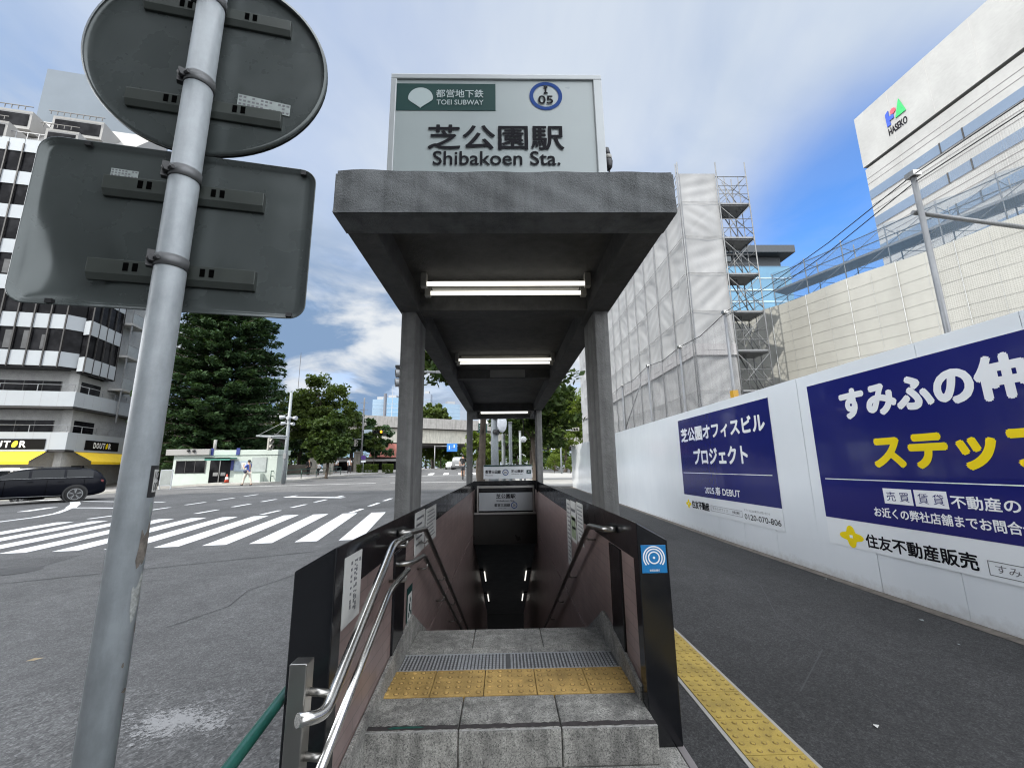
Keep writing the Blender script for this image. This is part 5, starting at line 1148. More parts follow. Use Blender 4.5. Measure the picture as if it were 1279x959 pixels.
MB(OV).box((24.8, -.06, 8.7), (26.9, -.01, 11.0)).build('green_plate', M['green'], br_)
z = MB(OV); z.box((24.9, -.07, 10.9), (27.6, -.02, 11.7)); z.box((25.1, -.08, 10.3), (26.6, -.062, 10.5)); z.box((25.1, -.08, 9.7), (26.6, -.062, 9.9)); z.box((25.1, -.08, 9.1), (26.6, -.062, 9.3)); z.build('white_marks', M['w_print'], br_)
MB(OV).tube([(24.9, .2, 9.5), (24.9, .2, 15)], .07, 6).build('lamp_post', M['galv'], br_)
def tower(name, label, x, y, w, d, h, mat, rz=0.0, cap=None):
    t = thing(name, label, 'tower block', (x, y, 0), rz); mm = WMAT[t]
    MB(mm).box((-w / 2, -d / 2, 0), (w / 2, d / 2, h)).build('facade', mat, t)
    z = MB(mm)
    for q in range(int(h / 4)): z.box((-w / 2 - .12, -d / 2 - .12, q * 4), (w / 2 + .12, d / 2 + .12, q * 4 + .6))
    z.build('floor_band', plain('pale floor band', (0.19, 0.26, 0.33), 0.5), t)
    MB(mm).box((-w / 4, -d / 4, h + .05), (w / 4, d / 4, h + 3)).build('roof_plant', M['galv'], t)
gb = plain('pale blue glass', (0.15, 0.22, 0.29), 0.25, 0, 0.15, 0.05); gg = plain('grey blue glass', (0.16, 0.19, 0.24), 0.3, 0, 0.15, 0.05)
tower('glass_tower', 'pale blue glass tower over the bridge, close to the tall dark mast', -116, 398, 12, 14, 65, gb); tower('glass_tower', 'bluer glass tower over the bridge, half hidden by the front post', -104, 396, 15, 16, 66, plain('blue glass', (0.11, 0.20, 0.29), 0.25, 0, 0.1, 0.05))
tower('slim_tower', 'slim grey tower with curved crown over the round tree', -72, 396, 8, 10, 70, gg); tower('glass_tower', 'square glass tower above the bridge beside the rear post', -50.5, 398, 15, 14, 60, gb, R(25))
ms = thing('mast', 'dark slim mast standing above the bridge', 'mast', (-56.2, 199, 0)); MB().tube([(-56.2, 199, 0), (-56.2, 199, 36.5)], [.9, .75], 8).build('shaft', plain('dark mast', (0.06, 0.065, 0.08), 0.6), ms)
ms = thing('mast', 'thin pale antenna mast standing above the bridge next to the dark one', 'mast', (-52.8, 199, 0)); MB().tube([(-52.8, 199, 0), (-52.8, 199, 40)], [.22, .10], 6).build('shaft', M['galv'], ms); MB().tube([(-53.4, 199, 30), (-52.2, 199, 30)], .1, 5).build('arm', M['galv'], ms)
ms = thing('mast', 'thin antenna rising behind the olive green tree', 'mast', (-41.06, 83.5, 0)); MB().tube([(-41.06, 83.5, 0), (-41.06, 83.5, 24.8)], [.09, .04], 6).build('shaft', M['mullion'], ms); MB().tube([(-41.3, 83.5, 24), (-40.8, 83.5, 24)], .05, 5).build('arm', M['galv'], ms)
rr = thing('red_roof_shop', 'low shop with faded red roof under the bridge by the hedges', 'building', (-20, 66, 0))
MB().prism([(-19.8, 3.2), (-15.2, 3.0), (-15.9, 5.0), (-18.2, 5.3), (-19.4, 4.6)], (0, 63, 0), (1, 0, 0), (0, 0, 1), (0, 1, 0), 5).build('roof', plain('faded red roof', (0.40, 0.15, 0.12), 0.7, 0, 0.1, 1), rr)
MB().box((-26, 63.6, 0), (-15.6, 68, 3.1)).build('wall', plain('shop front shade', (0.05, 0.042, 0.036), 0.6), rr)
z = MB(); z.box((-25.8, 62.6, 2.5), (-15.4, 63.5, 2.8)); z.build('eave_board', M['cream'], rr)
for q in (-24.5, -22, -19.5, -17.2): MB().box((q, 63.5, 1.0), (q + 1.5, 63.59, 2.4)).build('window', M['glass'], rr)

# ------------------------------------------------------------------ site on the right: panel wall, scaffolds, wrapped building, tower
wo = Vector((14.38, 21.47, 0))
wd = Vector((math.sin(R(22)), -math.cos(R(22)), 0)); wn_ = Vector((-math.cos(R(22)), -math.sin(R(22)), 0))
WM = frame(wo, wd, wn_)
k = NT('soundproof panel'); tcn = k.n('ShaderNodeTexCoord'); ob_ = tcn.outputs['Object']
sA = k.sep(); nn = k.ramp(k.noise(0.9, 6, 0.6, src=k.map((1, 1, 0.5))), [(0.3, 0.88), (0.7, 1.06)])
k.col(k.mix(1.0, (0.325, 0.325, 0.30), nn, 'MULTIPLY')).set(rough=0.6); k.bump(k.noise(2.5, 3), 0.05, 0.03); M['soundpanel'] = k.mat
pw = thing('panel_wall', 'tall cream site wall of large panels slanting behind the hoarding', 'site wall', (wo.x, wo.y, 0))
WL = 26.0
z = MB(WM); z.grid(lambda u, v: (u * (WL + 2.1) - 2.4, .015 * math.sin(u * 40) * v, v * (9.72 + .05 * math.sin(u * 33))), 60, 24); z.box((-2.4, -.35, 0), (WL - .3, -.1, 9.7)); z.build('panels', M['soundpanel'], pw)
z = MB(WM)
for i in range(18): z.box((-2.4, .021, .35 + i * .52), (WL - .3, .026, .361 + i * .52))
z.build('panel_seam', plain('panel seam', (0.33, 0.33, 0.31), 0.7), pw)
z = MB(WM); q = .35; i = 0
while q < WL - .5:
    if i % 2 == 0: z.tube([(q, .05, 0), (q, .05, 9.7)], .013, 6)
    else:
        z.box((q - .005, .02, .36), (q + .005, .0255, 9.6))
    q += .92; i += 1
z.build('fixing_pipe', plain('grey pipe', (0.36, 0.37, 0.37), 0.5, 0.3), pw)
# scaffold along the top of the wall
M['bluenet'] = None
k = NT('blue mesh sheet'); tr = k.n('ShaderNodeBsdfTransparent'); mx = k.n('ShaderNodeMixShader'); k.col((0.075, 0.125, 0.19)).set(rough=0.9, spec=0.0); mx.inputs[0].default_value = .36
k.l(tr.outputs[0], mx.inputs[1]); k.l(k.b.outputs[0], mx.inputs[2]); k.l(mx.outputs[0], k.out.inputs['Surface']); M['bluenet'] = k.mat
sc = thing('roof_scaffold', 'steel scaffold with blue mesh running along above the cream panel wall', 'scaffold', (wo.x, wo.y, 9))
SB = -1.3
for row in (SB, SB - 1.1):
    for i in range(15):
        q = -.2 + i * 1.8; MB(WM).tube([(q, row, 8.5), (q, row, 12.1 + .10 * (i % 3))], .026, 6).build('upright', M['scaf'], sc)
for zz in (10.05, 11.0): MB(WM).box((-.2, SB - 1.05, zz), (25, SB + .03, zz + .11)).build('deck', plain('deck plank', (0.20, 0.205, 0.21), 0.6, 0.3), sc)
z = MB(WM)
for i in range(14):
    q = -.2 + i * 1.8
    for zz in (9.1, 10.1, 11.1): z.tube([(q, SB, zz), (q + 1.8, SB, zz + .95)], .014, 5); z.tube([(q, SB - 1.1, zz + .95), (q + 1.8, SB - 1.1, zz)], .014, 5)
    z.tube([(q, SB, 11.9), (q, SB - 1.1, 11.9)], .016, 5)
for zz in (9.6, 10.6, 11.5, 12.0):
    z.tube([(-.2, SB, zz), (25, SB, zz)], .024, 5); z.tube([(-.2, SB - 1.1, zz), (25, SB - 1.1, zz)], .018, 5)
z.build('brace', M['scaf'], sc)
MB(WM).grid(lambda u, v: (u * 25 - .2, SB + .12 + .06 * math.sin(u * 70) * math.sin(v * 3.14), 8.9 + v * (3.15 + .08 * math.cos(u * 25 / 1.8 * 6.283))), 100, 6).build('mesh_sheet', M['bluenet'], sc)

# building wrapped in sheets with an open scaffold bay at its corner
k = NT('scaffold sheet'); nn = k.ramp(k.noise(0.5, 5, 0.6), [(0.3, 0.86), (0.7, 1.04)])
k.col(k.mix(1.0, (0.275, 0.28, 0.285), nn, 'MULTIPLY')).set(rough=0.7)
h1 = k.noise(1.1, 5, 0.55, src=k.map((1, 1, 0.6)), dist=1.6); vor = k.n('ShaderNodeTexVoronoi', feature='DISTANCE_TO_EDGE'); k.l(k.map((.8, .8, .55)), vor.inputs['Vector']); vor.inputs['Scale'].default_value = 1.0
k.bump(k.math('ADD', h1, k.math('MULTIPLY', k.ramp(vor.outputs['Distance'], [(0.0, 0.0), (0.25, 1.0)]), 0.2)), 0.22, 0.08); M['sheet'] = k.mat
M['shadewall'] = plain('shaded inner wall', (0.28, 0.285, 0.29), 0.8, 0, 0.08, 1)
wb = thing('wrapped_building', 'building wrapped in pale grey scaffold sheets, standing behind the net fence', 'building', (9.3, 18, 0))
TX0, TX1, TX2, TY, TZ = 8.38, 10.22, 11.68, 17.5, 15.05
bayz = [0.9, 2.75, 4.55, 6.35, 8.15, 9.95, 11.75, 13.5, TZ]
def puck(a, b_): return math.sin(a * math.pi) * math.sin(b_ * math.pi)
def sheet_bay(P0, P1, za, zb, nrm, seed, nf_=1.0):
    g = np.random.default_rng(seed); ph = g.uniform(0, 6, 6); P0, P1, nrm = Vector(P0), Vector(P1), Vector(nrm); amp = g.uniform(-.02, .12); dg = g.uniform(-1, 1)
    def fn(u, v):
        q = amp * puck(u, v) + .022 * math.sin(9 * u + 7 * v * dg + ph[0]) * puck(u, v) ** .5 + .014 * math.sin(17 * (u * dg + v) + ph[1]) * puck(u, v) ** .5
        q += .016 * max(0, dg) * nf_ * (max(0, 1 - 9 * abs(u - v)) + max(0, 1 - 9 * abs(u + v - 1))) * puck(u, v) ** .3; ed = .05 * abs(math.sin(4 * math.pi * u)) * (1 - v) ** 6 * .6
        p = P0.lerp(P1, u); return tuple(p - nrm * (.03 - q * (-1)) * 1.0 + Vector((0, 0, za + (zb - za) * v)) - nrm * ed)
    return fn
zs = MB(); sd_ = 1
for za, zb in zip(bayz[:-1], bayz[1:]):
    zs.grid(sheet_bay((TX0, TY, 0), (TX1, TY, 0), za, zb, (0, -1, 0), sd_), 32, 28); sd_ += 1
zs.build('front_sheet', M['sheet'], wb)
zs = MB(); yy = TY
while yy < 44:
    for za, zb in zip(bayz[:-2], bayz[1:-1]): zs.grid(sheet_bay((TX0, yy + 1.8, 0), (TX0, yy, 0), za, zb, (-1, 0, 0), sd_, 0.25), 18, 16); sd_ += 1
    yy += 1.8
zs.build('side_sheet', M['sheet'], wb)
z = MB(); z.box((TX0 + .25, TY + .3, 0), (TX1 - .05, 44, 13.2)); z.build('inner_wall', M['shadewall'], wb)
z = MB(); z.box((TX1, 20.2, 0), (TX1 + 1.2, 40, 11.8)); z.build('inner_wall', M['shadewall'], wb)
z = MB(); z.box((TX1 - .2, 20.0, 11.8), (TX1 + 1.75, 42, 12.1)); z.box((TX1 - .2, 20.1, 8.0), (TX1 + 1.5, 20.5, 8.5)); z.build('eave', plain('dark eave', (0.06, 0.075, 0.085), 0.6), wb)
z = MB()
for za in bayz[1:-1]:
    z.tube([(TX0 + .02, TY - .035, za), ((TX0 + TX1) / 2, TY - .055, za - .02), (TX1 - .02, TY - .035, za)], .010, 5)
    for i in range(14): z.tube([(TX0 - .035, TY + 1.8 * i, za), (TX0 - .055, TY + 1.8 * i + .9, za - .025), (TX0 - .035, TY + 1.8 * i + 1.8, za)], .011, 5)
z.build('tie_rope', plain('grey rope', (0.20, 0.20, 0.20), 0.8), wb)
for za in bayz[3:4]: MB().box((TX0 - .045, TY - .05, za - .25), (TX1 + .03, TY + .0, za + .28)).build('grey_band', plain('grey sheet band', (0.30, 0.295, 0.30), 0.8), wb)
MB().box((TX0 - .05, TY + .02, bayz[3] - .25), (TX0 - .0, 44, bayz[3] + .28)).build('grey_band', plain('grey sheet strip', (0.30, 0.295, 0.30), 0.8), wb)
for x in (TX0, TX1): MB().tube([(x, TY - .06, 0), (x, TY - .06, TZ + .55)], .028, 6).build('upright', M['scaf'], wb)
for i in range(14): MB().tube([(TX0 - .06, TY + 1.8 * i, 0), (TX0 - .06, TY + 1.8 * i, 13.6 if i else TZ + .5)], .026, 6).build('upright', M['scaf'], wb)
sf = thing('scaffold_tower', 'open steel scaffold bay with deck boards attached beside the wrapped building', 'scaffold', ((TX1 + TX2) / 2, TY + .6, 0))
for x, yq in ((TX2, TY), (TX2, TY + 1.2), (TX1 + .12, TY + 1.2)): MB().tube([(x, yq, 0), (x, yq, TZ + .6)], .026, 6).build('upright', M['scaf'], sf)
for za in bayz[1:-1]:
    MB().box((TX1 + .05, TY + .05, za - .06), (TX2 + .02, TY + 1.15, za + .02)).build('deck', plain('scaffold plank', (0.19, 0.195, 0.20), 0.6, 0.3), sf)
z = MB()
for za, zb in zip(bayz[:-1], bayz[1:]):
    for yq in (TY, TY + 1.2):
        z.tube([(TX1, yq, za + .1), (TX2, yq, zb - .15)], .015, 5); z.tube([(TX1, yq, zb - .15), (TX2, yq, za + .1)], .015, 5)
    z.tube([(TX2, TY, za + .15), (TX2, TY + 1.2, zb - .2)], .015, 5)
    for q in range(1, 5): z.tube([(TX2, TY, za + q * .36), (TX2, TY + 1.2, za + q * .36)], .011, 5) if q % 2 else None
    for d_ in (.45, .9): z.tube([(TX1, TY, za + d_), (TX2, TY, za + d_)], .016, 5)
for za in bayz[1:]:
    for yq in (TY + .1, TY + 1.1): z.tube([(TX1, yq, za - .1), (TX2 + .05, yq, za - .1)], .02, 5)
    z.tube([(TX2, TY, za - .1), (TX2, TY + 1.2, za - .1)], .02, 5); z.tube([(TX2 - .25, TY + .3, za - 1.75), (TX2 - .9, TY + .5, za - .1)], .025, 5); z.tube([(TX2 - .25, TY + .6, za - 1.75), (TX2 - .9, TY + .8, za - .1)], .025, 5)
z.tube([(TX0, TY, TZ + .05), (TX0, TY + 1.2, TZ - .3)], .016, 5); z.build('brace', M['scaf'], sf)
for q, w_ in ((TX1 + .75, .022), (TX2 - .02, .02)): MB().tube([(q, TY + .6, 0), (q, TY + .6, TZ + .3)], w_, 6).build('upright', M['scaf'], sf)
z = MB()
for q in range(4): z.tube([(TX0 - .05, TY + .1, 13.5 + q * .4), (TX0 - .05, TY + 1.7, 13.3 + ((q + 1) % 4) * .45)], .016, 5)
z.build('brace', M['scaf'], wb)

# big office tower with stripes and its sign
HA = R(-5); hd_ = Vector((math.sin(HA), math.cos(HA), 0)); hn = Vector((-math.cos(HA), math.sin(HA), 0)); ho = Vector((54.9, 54.75, 0))
hd_ = -hd_                                                             # local x runs towards us
HM = frame(ho, hd_, hn)
k = NT('pale stone cladding'); nn = k.ramp(k.noise(0.22, 6, 0.62, src=k.map((1, 1, 0.7))), [(0.3, 0.82), (0.7, 1.05)]); n2 = k.ramp(k.noise(2.0, 4, 0.6, src=k.map((1, 1, 3))), [(0.3, 0.93), (0.7, 1.04)])
k.col(k.mix(1.0, k.mix(1.0, (0.315, 0.315, 0.305), nn, 'MULTIPLY'), n2, 'MULTIPLY')).set(rough=0.75); M['stone'] = k.mat
ht = thing('office_tower', 'tall pale stone office tower with blue window stripes rising over the scaffold', 'office tower', (ho.x, ho.y, 0))
HT = 53.4; HL = 60
MB(HM).box((0, -30, 0), (HL, 0, 44.6)).build('wall', M['stone'], ht); MB(HM).box((0, -30, 44.95), (HL, .25, HT)).build('crown_wall', M['stone'], ht)
MB(HM).box((0, -29.9, 44.55), (HL, -.5, 45)).build('shadow_gap', plain('dark gap', (0.05, 0.045, 0.045), 0.7), ht)
for i in range(9):
    zz = 41.0 - i * 4.35
    wv = MB(HM).box((0.02, -.1, zz - 1.35), (HL, .06, zz)).build('window_band', plain('blue window band', (0.115, 0.155, 0.215), 0.25, 0, 0.06, 0.3), ht)
    z = MB(HM); z.box((9.4 + i * .12, .05, zz - 1.4), (9.55 + i * .12, .11, zz + .05)); z.box((11.9 + i * .12, .05, zz - 1.4), (12.05 + i * .12, .11, zz + .05)); z.build('window_frame', M['mullion'], wv)
z = MB(HM)
for i in range(9):
    zz = 41.0 - i * 4.35
    for d_ in (1.1, -1.5, 2.0): z.box((0, .005, zz + d_), (HL, .03, zz + d_ + .07))
z.build('stone_seam', plain('dark seam', (0.16, 0.15, 0.15), 0.7), ht)
z = MB(HM)
for q in np.arange(5.0, HL, 5.0): z.box((q, .005, 0), (q + .05, .02, 44.5)); z.box((q, .252, 45), (q + .05, .262, HT))
z.build('upright_seam', plain('pale seam', (0.34, 0.33, 0.32), 0.7), ht)
def hlogo(name, mat, pts): return MB(HM).prism(pts, (0, .27, 0), (1, 0, 0), (0, 0, 1), (0, 1, 0), .12).build(name, mat, ht)
hlogo('blue_mark', plain('logo blue', (0.03, 0.07, 0.36), 0.4), [(4.4, 48.0), (4.85, 48.0), (4.85, 50.3), (4.4, 50.0)]); hlogo('blue_mark', plain('logo deep blue', (0.03, 0.07, 0.36), 0.4), [(4.85, 48.7), (5.4, 48.7), (5.4, 49.3), (4.85, 49.3)])
hlogo('red_mark', plain('logo red', (0.60, 0.07, 0.10), 0.4), [(5.45 + .36 * math.cos(a), 49.75 + .4 * math.sin(a)) for a in np.linspace(0, 6.28, 14, endpoint=False)])
hlogo('green_mark', plain('logo green', (0.03, 0.36, 0.10), 0.4), [(5.6, 48.4), (7.0, 48.4), (6.4, 50.8)])
lettering(MB(HM), 'HASEKO', (0, .30, 0), (1, 0, 0), (0, 0, 1), (0, 1, 0), (4.35, 6.9, 46.6, 47.7), .03).build('lettering', M['k_print'], ht)
tg_ = thing('glass_office', 'distant blue glass office with flat dark roof seen through the open scaffold', 'building', (88, 134, 0))
MB().box((70, 128, 0), (96, 160, 66)).build('facade', plain('teal glass', (0.06, 0.16, 0.25), 0.2, 0, 0.2, 0.1), tg_)
z = MB()
for q in range(15): z.box((69.9, 127.85, 4 + q * 4.1), (96.1, 128, 4.5 + q * 4.1))
z.build('floor_band', plain('pale band', (0.26, 0.36, 0.44), 0.4), tg_)
z = MB(); z.box((70, 125, 69.5), (96.5, 160, 72)); z.box((73, 128.5, 66), (93.5, 158, 69.5)); z.build('roof', plain('dark roof', (0.025, 0.03, 0.035), 0.6), tg_)

# ------------------------------------------------------------------ unseen blocks added behind us, heights stepped to shade this pavement
oc = thing('shade_block', 'unseen stepped office block added behind the view, shaped to shade the pavement', 'office building', (-36, -20, 0))
for x0, x1, h in ((-50, -24, 50.5), (-23.95, -15, 40.5), (-14.95, 1, 30)): 
    MB().box((x0, -30, 0), (x1, -14, h)).build('wall', plain('grey tile cladding', (0.30, 0.295, 0.28), 0.8, 0, 0.1, 0.4), oc)
    for i in range(int(h / 3.6) - 1): MB().box((x0 + .8, -14, 4.5 + i * 3.6), (x1 - .8, -13.95, 6.3 + i * 3.6)).build('window_band', M['glass'], oc)

# ------------------------------------------------------------------ vehicles
M['carpaint'] = None
k = NT('black car paint'); k.col((0.004, 0.005, 0.009)).set(rough=0.25, coat=0.06, coatr=0.03, spec=0.08); M['carpaint'] = k.mat
k = NT('white car paint'); k.col((0.62, 0.63, 0.63)).set(rough=0.25, coat=0.8, coatr=0.03); M['whitepaint'] = k.mat
M['rubber'] = plain('tyre rubber', (0.012, 0.012, 0.012), 0.85); M['carglass'] = None
k = NT('car glass'); k.col((0.012, 0.014, 0.016)).set(rough=0.06, spec=0.2); M['carglass'] = k.mat
M['tail'] = plain('tail lamp', (0.16, 0.008, 0.010), 0.2); M['head'] = plain('head lamp', (0.5, 0.5, 0.5), 0.1)
def car(label, loc, rz, kind, paint, cat='car', group=None):
    """x forward; z up; stations run front to back"""
    t = thing('estate_car' if kind == 'estate' else ('van' if kind == 'van' else 'sedan_car'), label, cat, loc, rz, group); mm = WMAT[t]
    if kind == 'estate':
        L, Wd = 4.75, .90
        st_ = [(2.37, .28, .55, .62, .64, .55), (2.28, .22, .70, .80, .80, .74), (2.0, .20, .79, .88, .80, .82), (1.5, .20, .87, .90, .80, .86), (1.15, .20, .93, .90, .95, .80), (.55, .20, .965, .90, 1.30, .66), (.15, .20, .975, .90, 1.41, .62), (-.5, .20, .985, .90, 1.455, .60), (-1.2, .20, .995, .90, 1.45, .59), (-1.75, .21, 1.0, .89, 1.42, .58), (-2.02, .25, 1.0, .88, 1.36, .58), (-2.2, .30, .98, .86, 1.12, .66), (-2.32, .36, .90, .80, .92, .74), (-2.37, .42, .70, .72, .74, .68)]
        wheels = (1.45, -1.40); wr = .335; gx = (.95, -1.88)
    elif kind == 'van':
        L, Wd = 4.6, .85
        st_ = [(2.3, .3, .7, .62, .75, .6), (2.2, .25, .95, .78, .97, .72), (1.8, .22, 1.02, .85, 1.18, .74), (1.2, .22, 1.05, .86, 1.72, .68), (.6, .22, 1.06, .86, 1.86, .68), (-.6, .22, 1.06, .86, 1.90, .70), (-1.7, .22, 1.06, .86, 1.88, .70), (-2.15, .25, 1.05, .84, 1.76, .70), (-2.28, .35, .95, .80, 1.0, .72)]
        wheels = (1.4, -1.35); wr = .31; gx = (1.5, -2.05)
    else:
        L, Wd = 4.5, .86
        st_ = [(2.2, .3, .6, .66, .64, .6), (2.0, .22, .78, .82, .80, .78), (1.0, .2, .92, .86, .94, .8), (.4, .2, .95, .86, 1.36, .62), (-.9, .2, .97, .86, 1.42, .60), (-1.7, .2, .98, .86, 1.02, .72), (-2.1, .28, .9, .8, .92, .74), (-2.2, .4, .7, .7, .72, .66)]
        wheels = (1.35, -1.35); wr = .32; gx = (.75, -1.5)
    def half(s):
        x, zb, zbelt, w, zr, wr_ = s; zm = (zb + zbelt) / 2
        return [(0, zb), (w * .80, zb), (w * .96, zb + .06), (w, zm - .02), (w * .985, zbelt - .10), (w * .955, zbelt), (wr_ + (w * .955 - wr_) * .12, zbelt + (zr - zbelt) * .86), (wr_ * .90, zr - .015 if zr > zbelt + .1 else zr), (wr_ * .5, zr), (0, zr + .008)]
    z = MB(mm); n = 10; V = []
    for s in st_:
        h = half(s); ring_ = [(s[0], y_, q) for y_, q in h] + [(s[0], -y_, q) for y_, q in h[-2:0:-1]]; V += ring_
    m = len(ring_)
    F = [(i * m + j, i * m + (j + 1) % m, (i + 1) * m + (j + 1) % m, (i + 1) * m + j) for i in range(len(st_) - 1) for j in range(m)]
    F += [tuple(range(m))[::-1], tuple(range((len(st_) - 1) * m, len(st_) * m))]
    z.add(V, F, True); body = z.build('body', paint, t)
    su_ = body.modifiers.new('smooth', 'SUBSURF'); su_.levels = 1; su_.render_levels = 1
    def sect(x):
        for a, c in zip(st_[:-1], st_[1:]):
            if a[0] >= x >= c[0]:
                f_ = (a[0] - x) / (a[0] - c[0]); return [p + (q - p) * f_ for p, q in zip(a, c)]
    for sgn in (-1, 1):
        for xa, xb in ([(gx[0], .02), (-.06, -.98), (-1.06, gx[1])] if kind != 'van' else [(gx[0], .45), (.35, -.75), (-.85, gx[1])]):
            pts_ = []
            for x in np.linspace(xa, xb, 6):
                s = sect(x); h = half(s); b_, u_ = h[5], h[6]; top = .93 if s[4] - s[2] > .15 else .6
                pts_.append(((x, sgn * (b_[0] + .012 - (b_[0] - u_[0]) * .06), s[2] + .035), (x, sgn * (u_[0] + .014 + (b_[0] - u_[0]) * .02), s[2] + max(.06, (s[4] - s[2]) * .86 * top))))
            z = MB(mm); V = [p for pr_ in pts_ for p in pr_]; z.add(V, [(2 * i, 2 * i + 1, 2 * i + 3, 2 * i + 2) for i in range(5)], True); z.build('side_window', M['carglass'], t)
    s0 = sect(gx[0] - .05 if kind != 'estate' else .62)
    z = MB(mm); a, c = (1.12, .58) if kind == 'estate' else ((1.75, 1.22) if kind == 'van' else (.95, .44))
    sa, sb = sect(a), sect(c); z.add([(a + .02, -.62, sa[4] + .03), (a + .02, .62, sa[4] + .03), (c + .02, .56, sb[4] + .008), (c + .02, -.56, sb[4] + .008)], [(0, 1, 2, 3)]); z.build('windscreen', M['carglass'], t)
    for wx in wheels:
        for sgn in (-1, 1):
            z = MB(mm); z.tube([(wx, sgn * .66, wr + .01), (wx, sgn * .90, wr + .01)], wr + .055, 28); z.build('wheel_arch', M['plastic_k'], t)
            wh = MB(mm).tube([(wx, sgn * .70, wr), (wx, sgn * .72, wr), (wx, sgn * .905, wr), (wx, sgn * .925, wr)], [wr * .92, wr, wr, wr * .93], 28).build('wheel', M['rubber'], t)
            z = MB(mm); z.tube([(wx, sgn * .92, wr), (wx, sgn * .928, wr)], wr * .70, 28); z.build('rim_well', M['plastic_k'], wh)
            z = MB(mm)
            for q in range(5):
                a_ = q * 1.2566 + .3
                for da in (-.13, .13): z.bar((wx + .04 * math.cos(a_), sgn * .934, wr + .04 * math.sin(a_)), (wx + wr * .68 * math.cos(a_ + da), sgn * .934, wr + wr * .68 * math.sin(a_ + da)), .028, .02)
            V = [(wx + r_ * wr * math.cos(6.2832 * q / 28), sgn * .935, wr + r_ * wr * math.sin(6.2832 * q / 28)) for q in range(28) for r_ in (.64, .72)]
            z.add(V, [(2 * q, 2 * q + 1, (2 * q + 3) % 56, (2 * q + 2) % 56) for q in range(28)]); z.build('rim', M['galv'], wh)
    for sgn in (-1, 1):
        s = sect(st_[-1][0] + .14); z = MB(mm); z.obox((st_[-1][0] + .27, sgn * .815, .88), (.13, sgn * -.02, .01), (0, sgn * .02, 0), (0, 0, .05)); z.build('tail_lamp', M['tail'], t)
        z = MB(mm); z.obox((st_[0][0] - .12, sgn * .66, .66), (.12, 0, 0), (0, .12, 0), (0, 0, .05)); z.build('headlight', M['head'], t)
        z = MB(mm); z.ball((gx[0] - .12, sgn * .98, 1.0 if kind != 'van' else 1.2), .11, 8, 6, sc=(.8, .9, .7)); z.build('mirror', paint, t)
        for hx in (-.12, -.98): z = MB(mm); z.box((hx - .02, sgn * .895, .86), (hx + .16, sgn * .915, .885)); z.build('door_handle', paint, t)
    for sgn in (-1, 1):
        for xg in (.62, -.52, -1.62) if kind != 'van' else (.4, -.8):
            s = sect(xg); MB(mm).box((xg - .006, sgn * (s[3] * .955), s[1] + .14), (xg + .006, sgn * (s[3] + .004), s[2] - .05)).build('door_gap', M['hole'], t)
        z = MB(mm); z.tube([(q, sgn * (sect(q)[3] * .955 + .012), sect(q)[2] + .03) for q in np.linspace(gx[0], gx[1], 9)], .010, 6); z.build('window_trim', M['galv'], t)
        z = MB(mm); z.tube([(q, sgn * (sect(q)[3] * .97), sect(q)[1] + .09) for q in np.linspace(1.0, -1.0, 6)], .012, 6); z.build('sill_trim', M['galv'], t)
    z = MB(mm); z.box((st_[-1][0] - .02, -.26, .62), (st_[-1][0] + .04, .26, .76)); z.build('licence_plate', M['w_print'], t)
    z = MB(mm)
    for sgn in (-1, 1): z.tube([(.3, sgn * .56, st_[6][4] + .04 if kind == 'estate' else st_[4][4] + .03), (-1.5, sgn * .55, st_[8][4] + .03 if kind == 'estate' else st_[5][4] + .03)], .016, 6)
    z.build('roof_rail', M['plastic_k'], t)
    return t
cx_, cy_ = -20.0, 18.5; car('black estate car driving along the road in front of the corner coffee shop', (cx_, cy_, zf(cx_, cy_)), R(228), "estate", M['carpaint'])
car('white van standing behind the black estate car at the kerb', (-27.6, 24.0, zf(-27.6, 24.0)), R(205), "van", M['whitepaint'], 'van')
car('small white car far down the road under the bridge', (-9.6, 78, 1.15), R(95), 'sedan', M['whitepaint'], 'car'); car('silver truck cab waiting on the road by the rear post, under the blue road sign', (-7.0, 66, 1.14), R(92), 'van', M['galv'], 'van')

# ------------------------------------------------------------------ people
SKIN = plain('skin', (0.42, 0.25, 0.17), 0.6); HAIR = plain('dark hair', (0.012, 0.010, 0.009), 0.5)
def skin_mesh(name, J, E, mat, t, mm, sub=2):
    me = bpy.data.meshes.new(name); names = list(J); ix = {a: i for i, a in enumerate(names)}
    Ti = WMAT[t].inverted() @ mm
    me.from_pydata([tuple(Ti @ Vector(J[a][0])) for a in names], [(ix[a], ix[b_]) for a, b_ in E], [])
    o = link(bpy.data.objects.new(name, me)); o.modifiers.new('skin', 'SKIN'); ss = o.modifiers.new('s', 'SUBSURF'); ss.levels = sub; ss.render_levels = sub
    for i, a in enumerate(names):
        v = me.skin_vertices[0].data[i]; r_ = J[a][1]; v.radius = (r_, r_) if not isinstance(r_, tuple) else r_; v.use_root = (i == 0)
    d = bpy.data.meshes.new_from_object(o.evaluated_get(bpy.context.evaluated_depsgraph_get())); bpy.data.objects.remove(o); bpy.data.meshes.remove(me)
    for p in d.polygons: p.use_smooth = True
    d.materials.clear(); d.materials.append(mat); d.name = name
    o = link(bpy.data.objects.new(name, d)); o.parent = t; WMAT[o] = WMAT[t]; return o
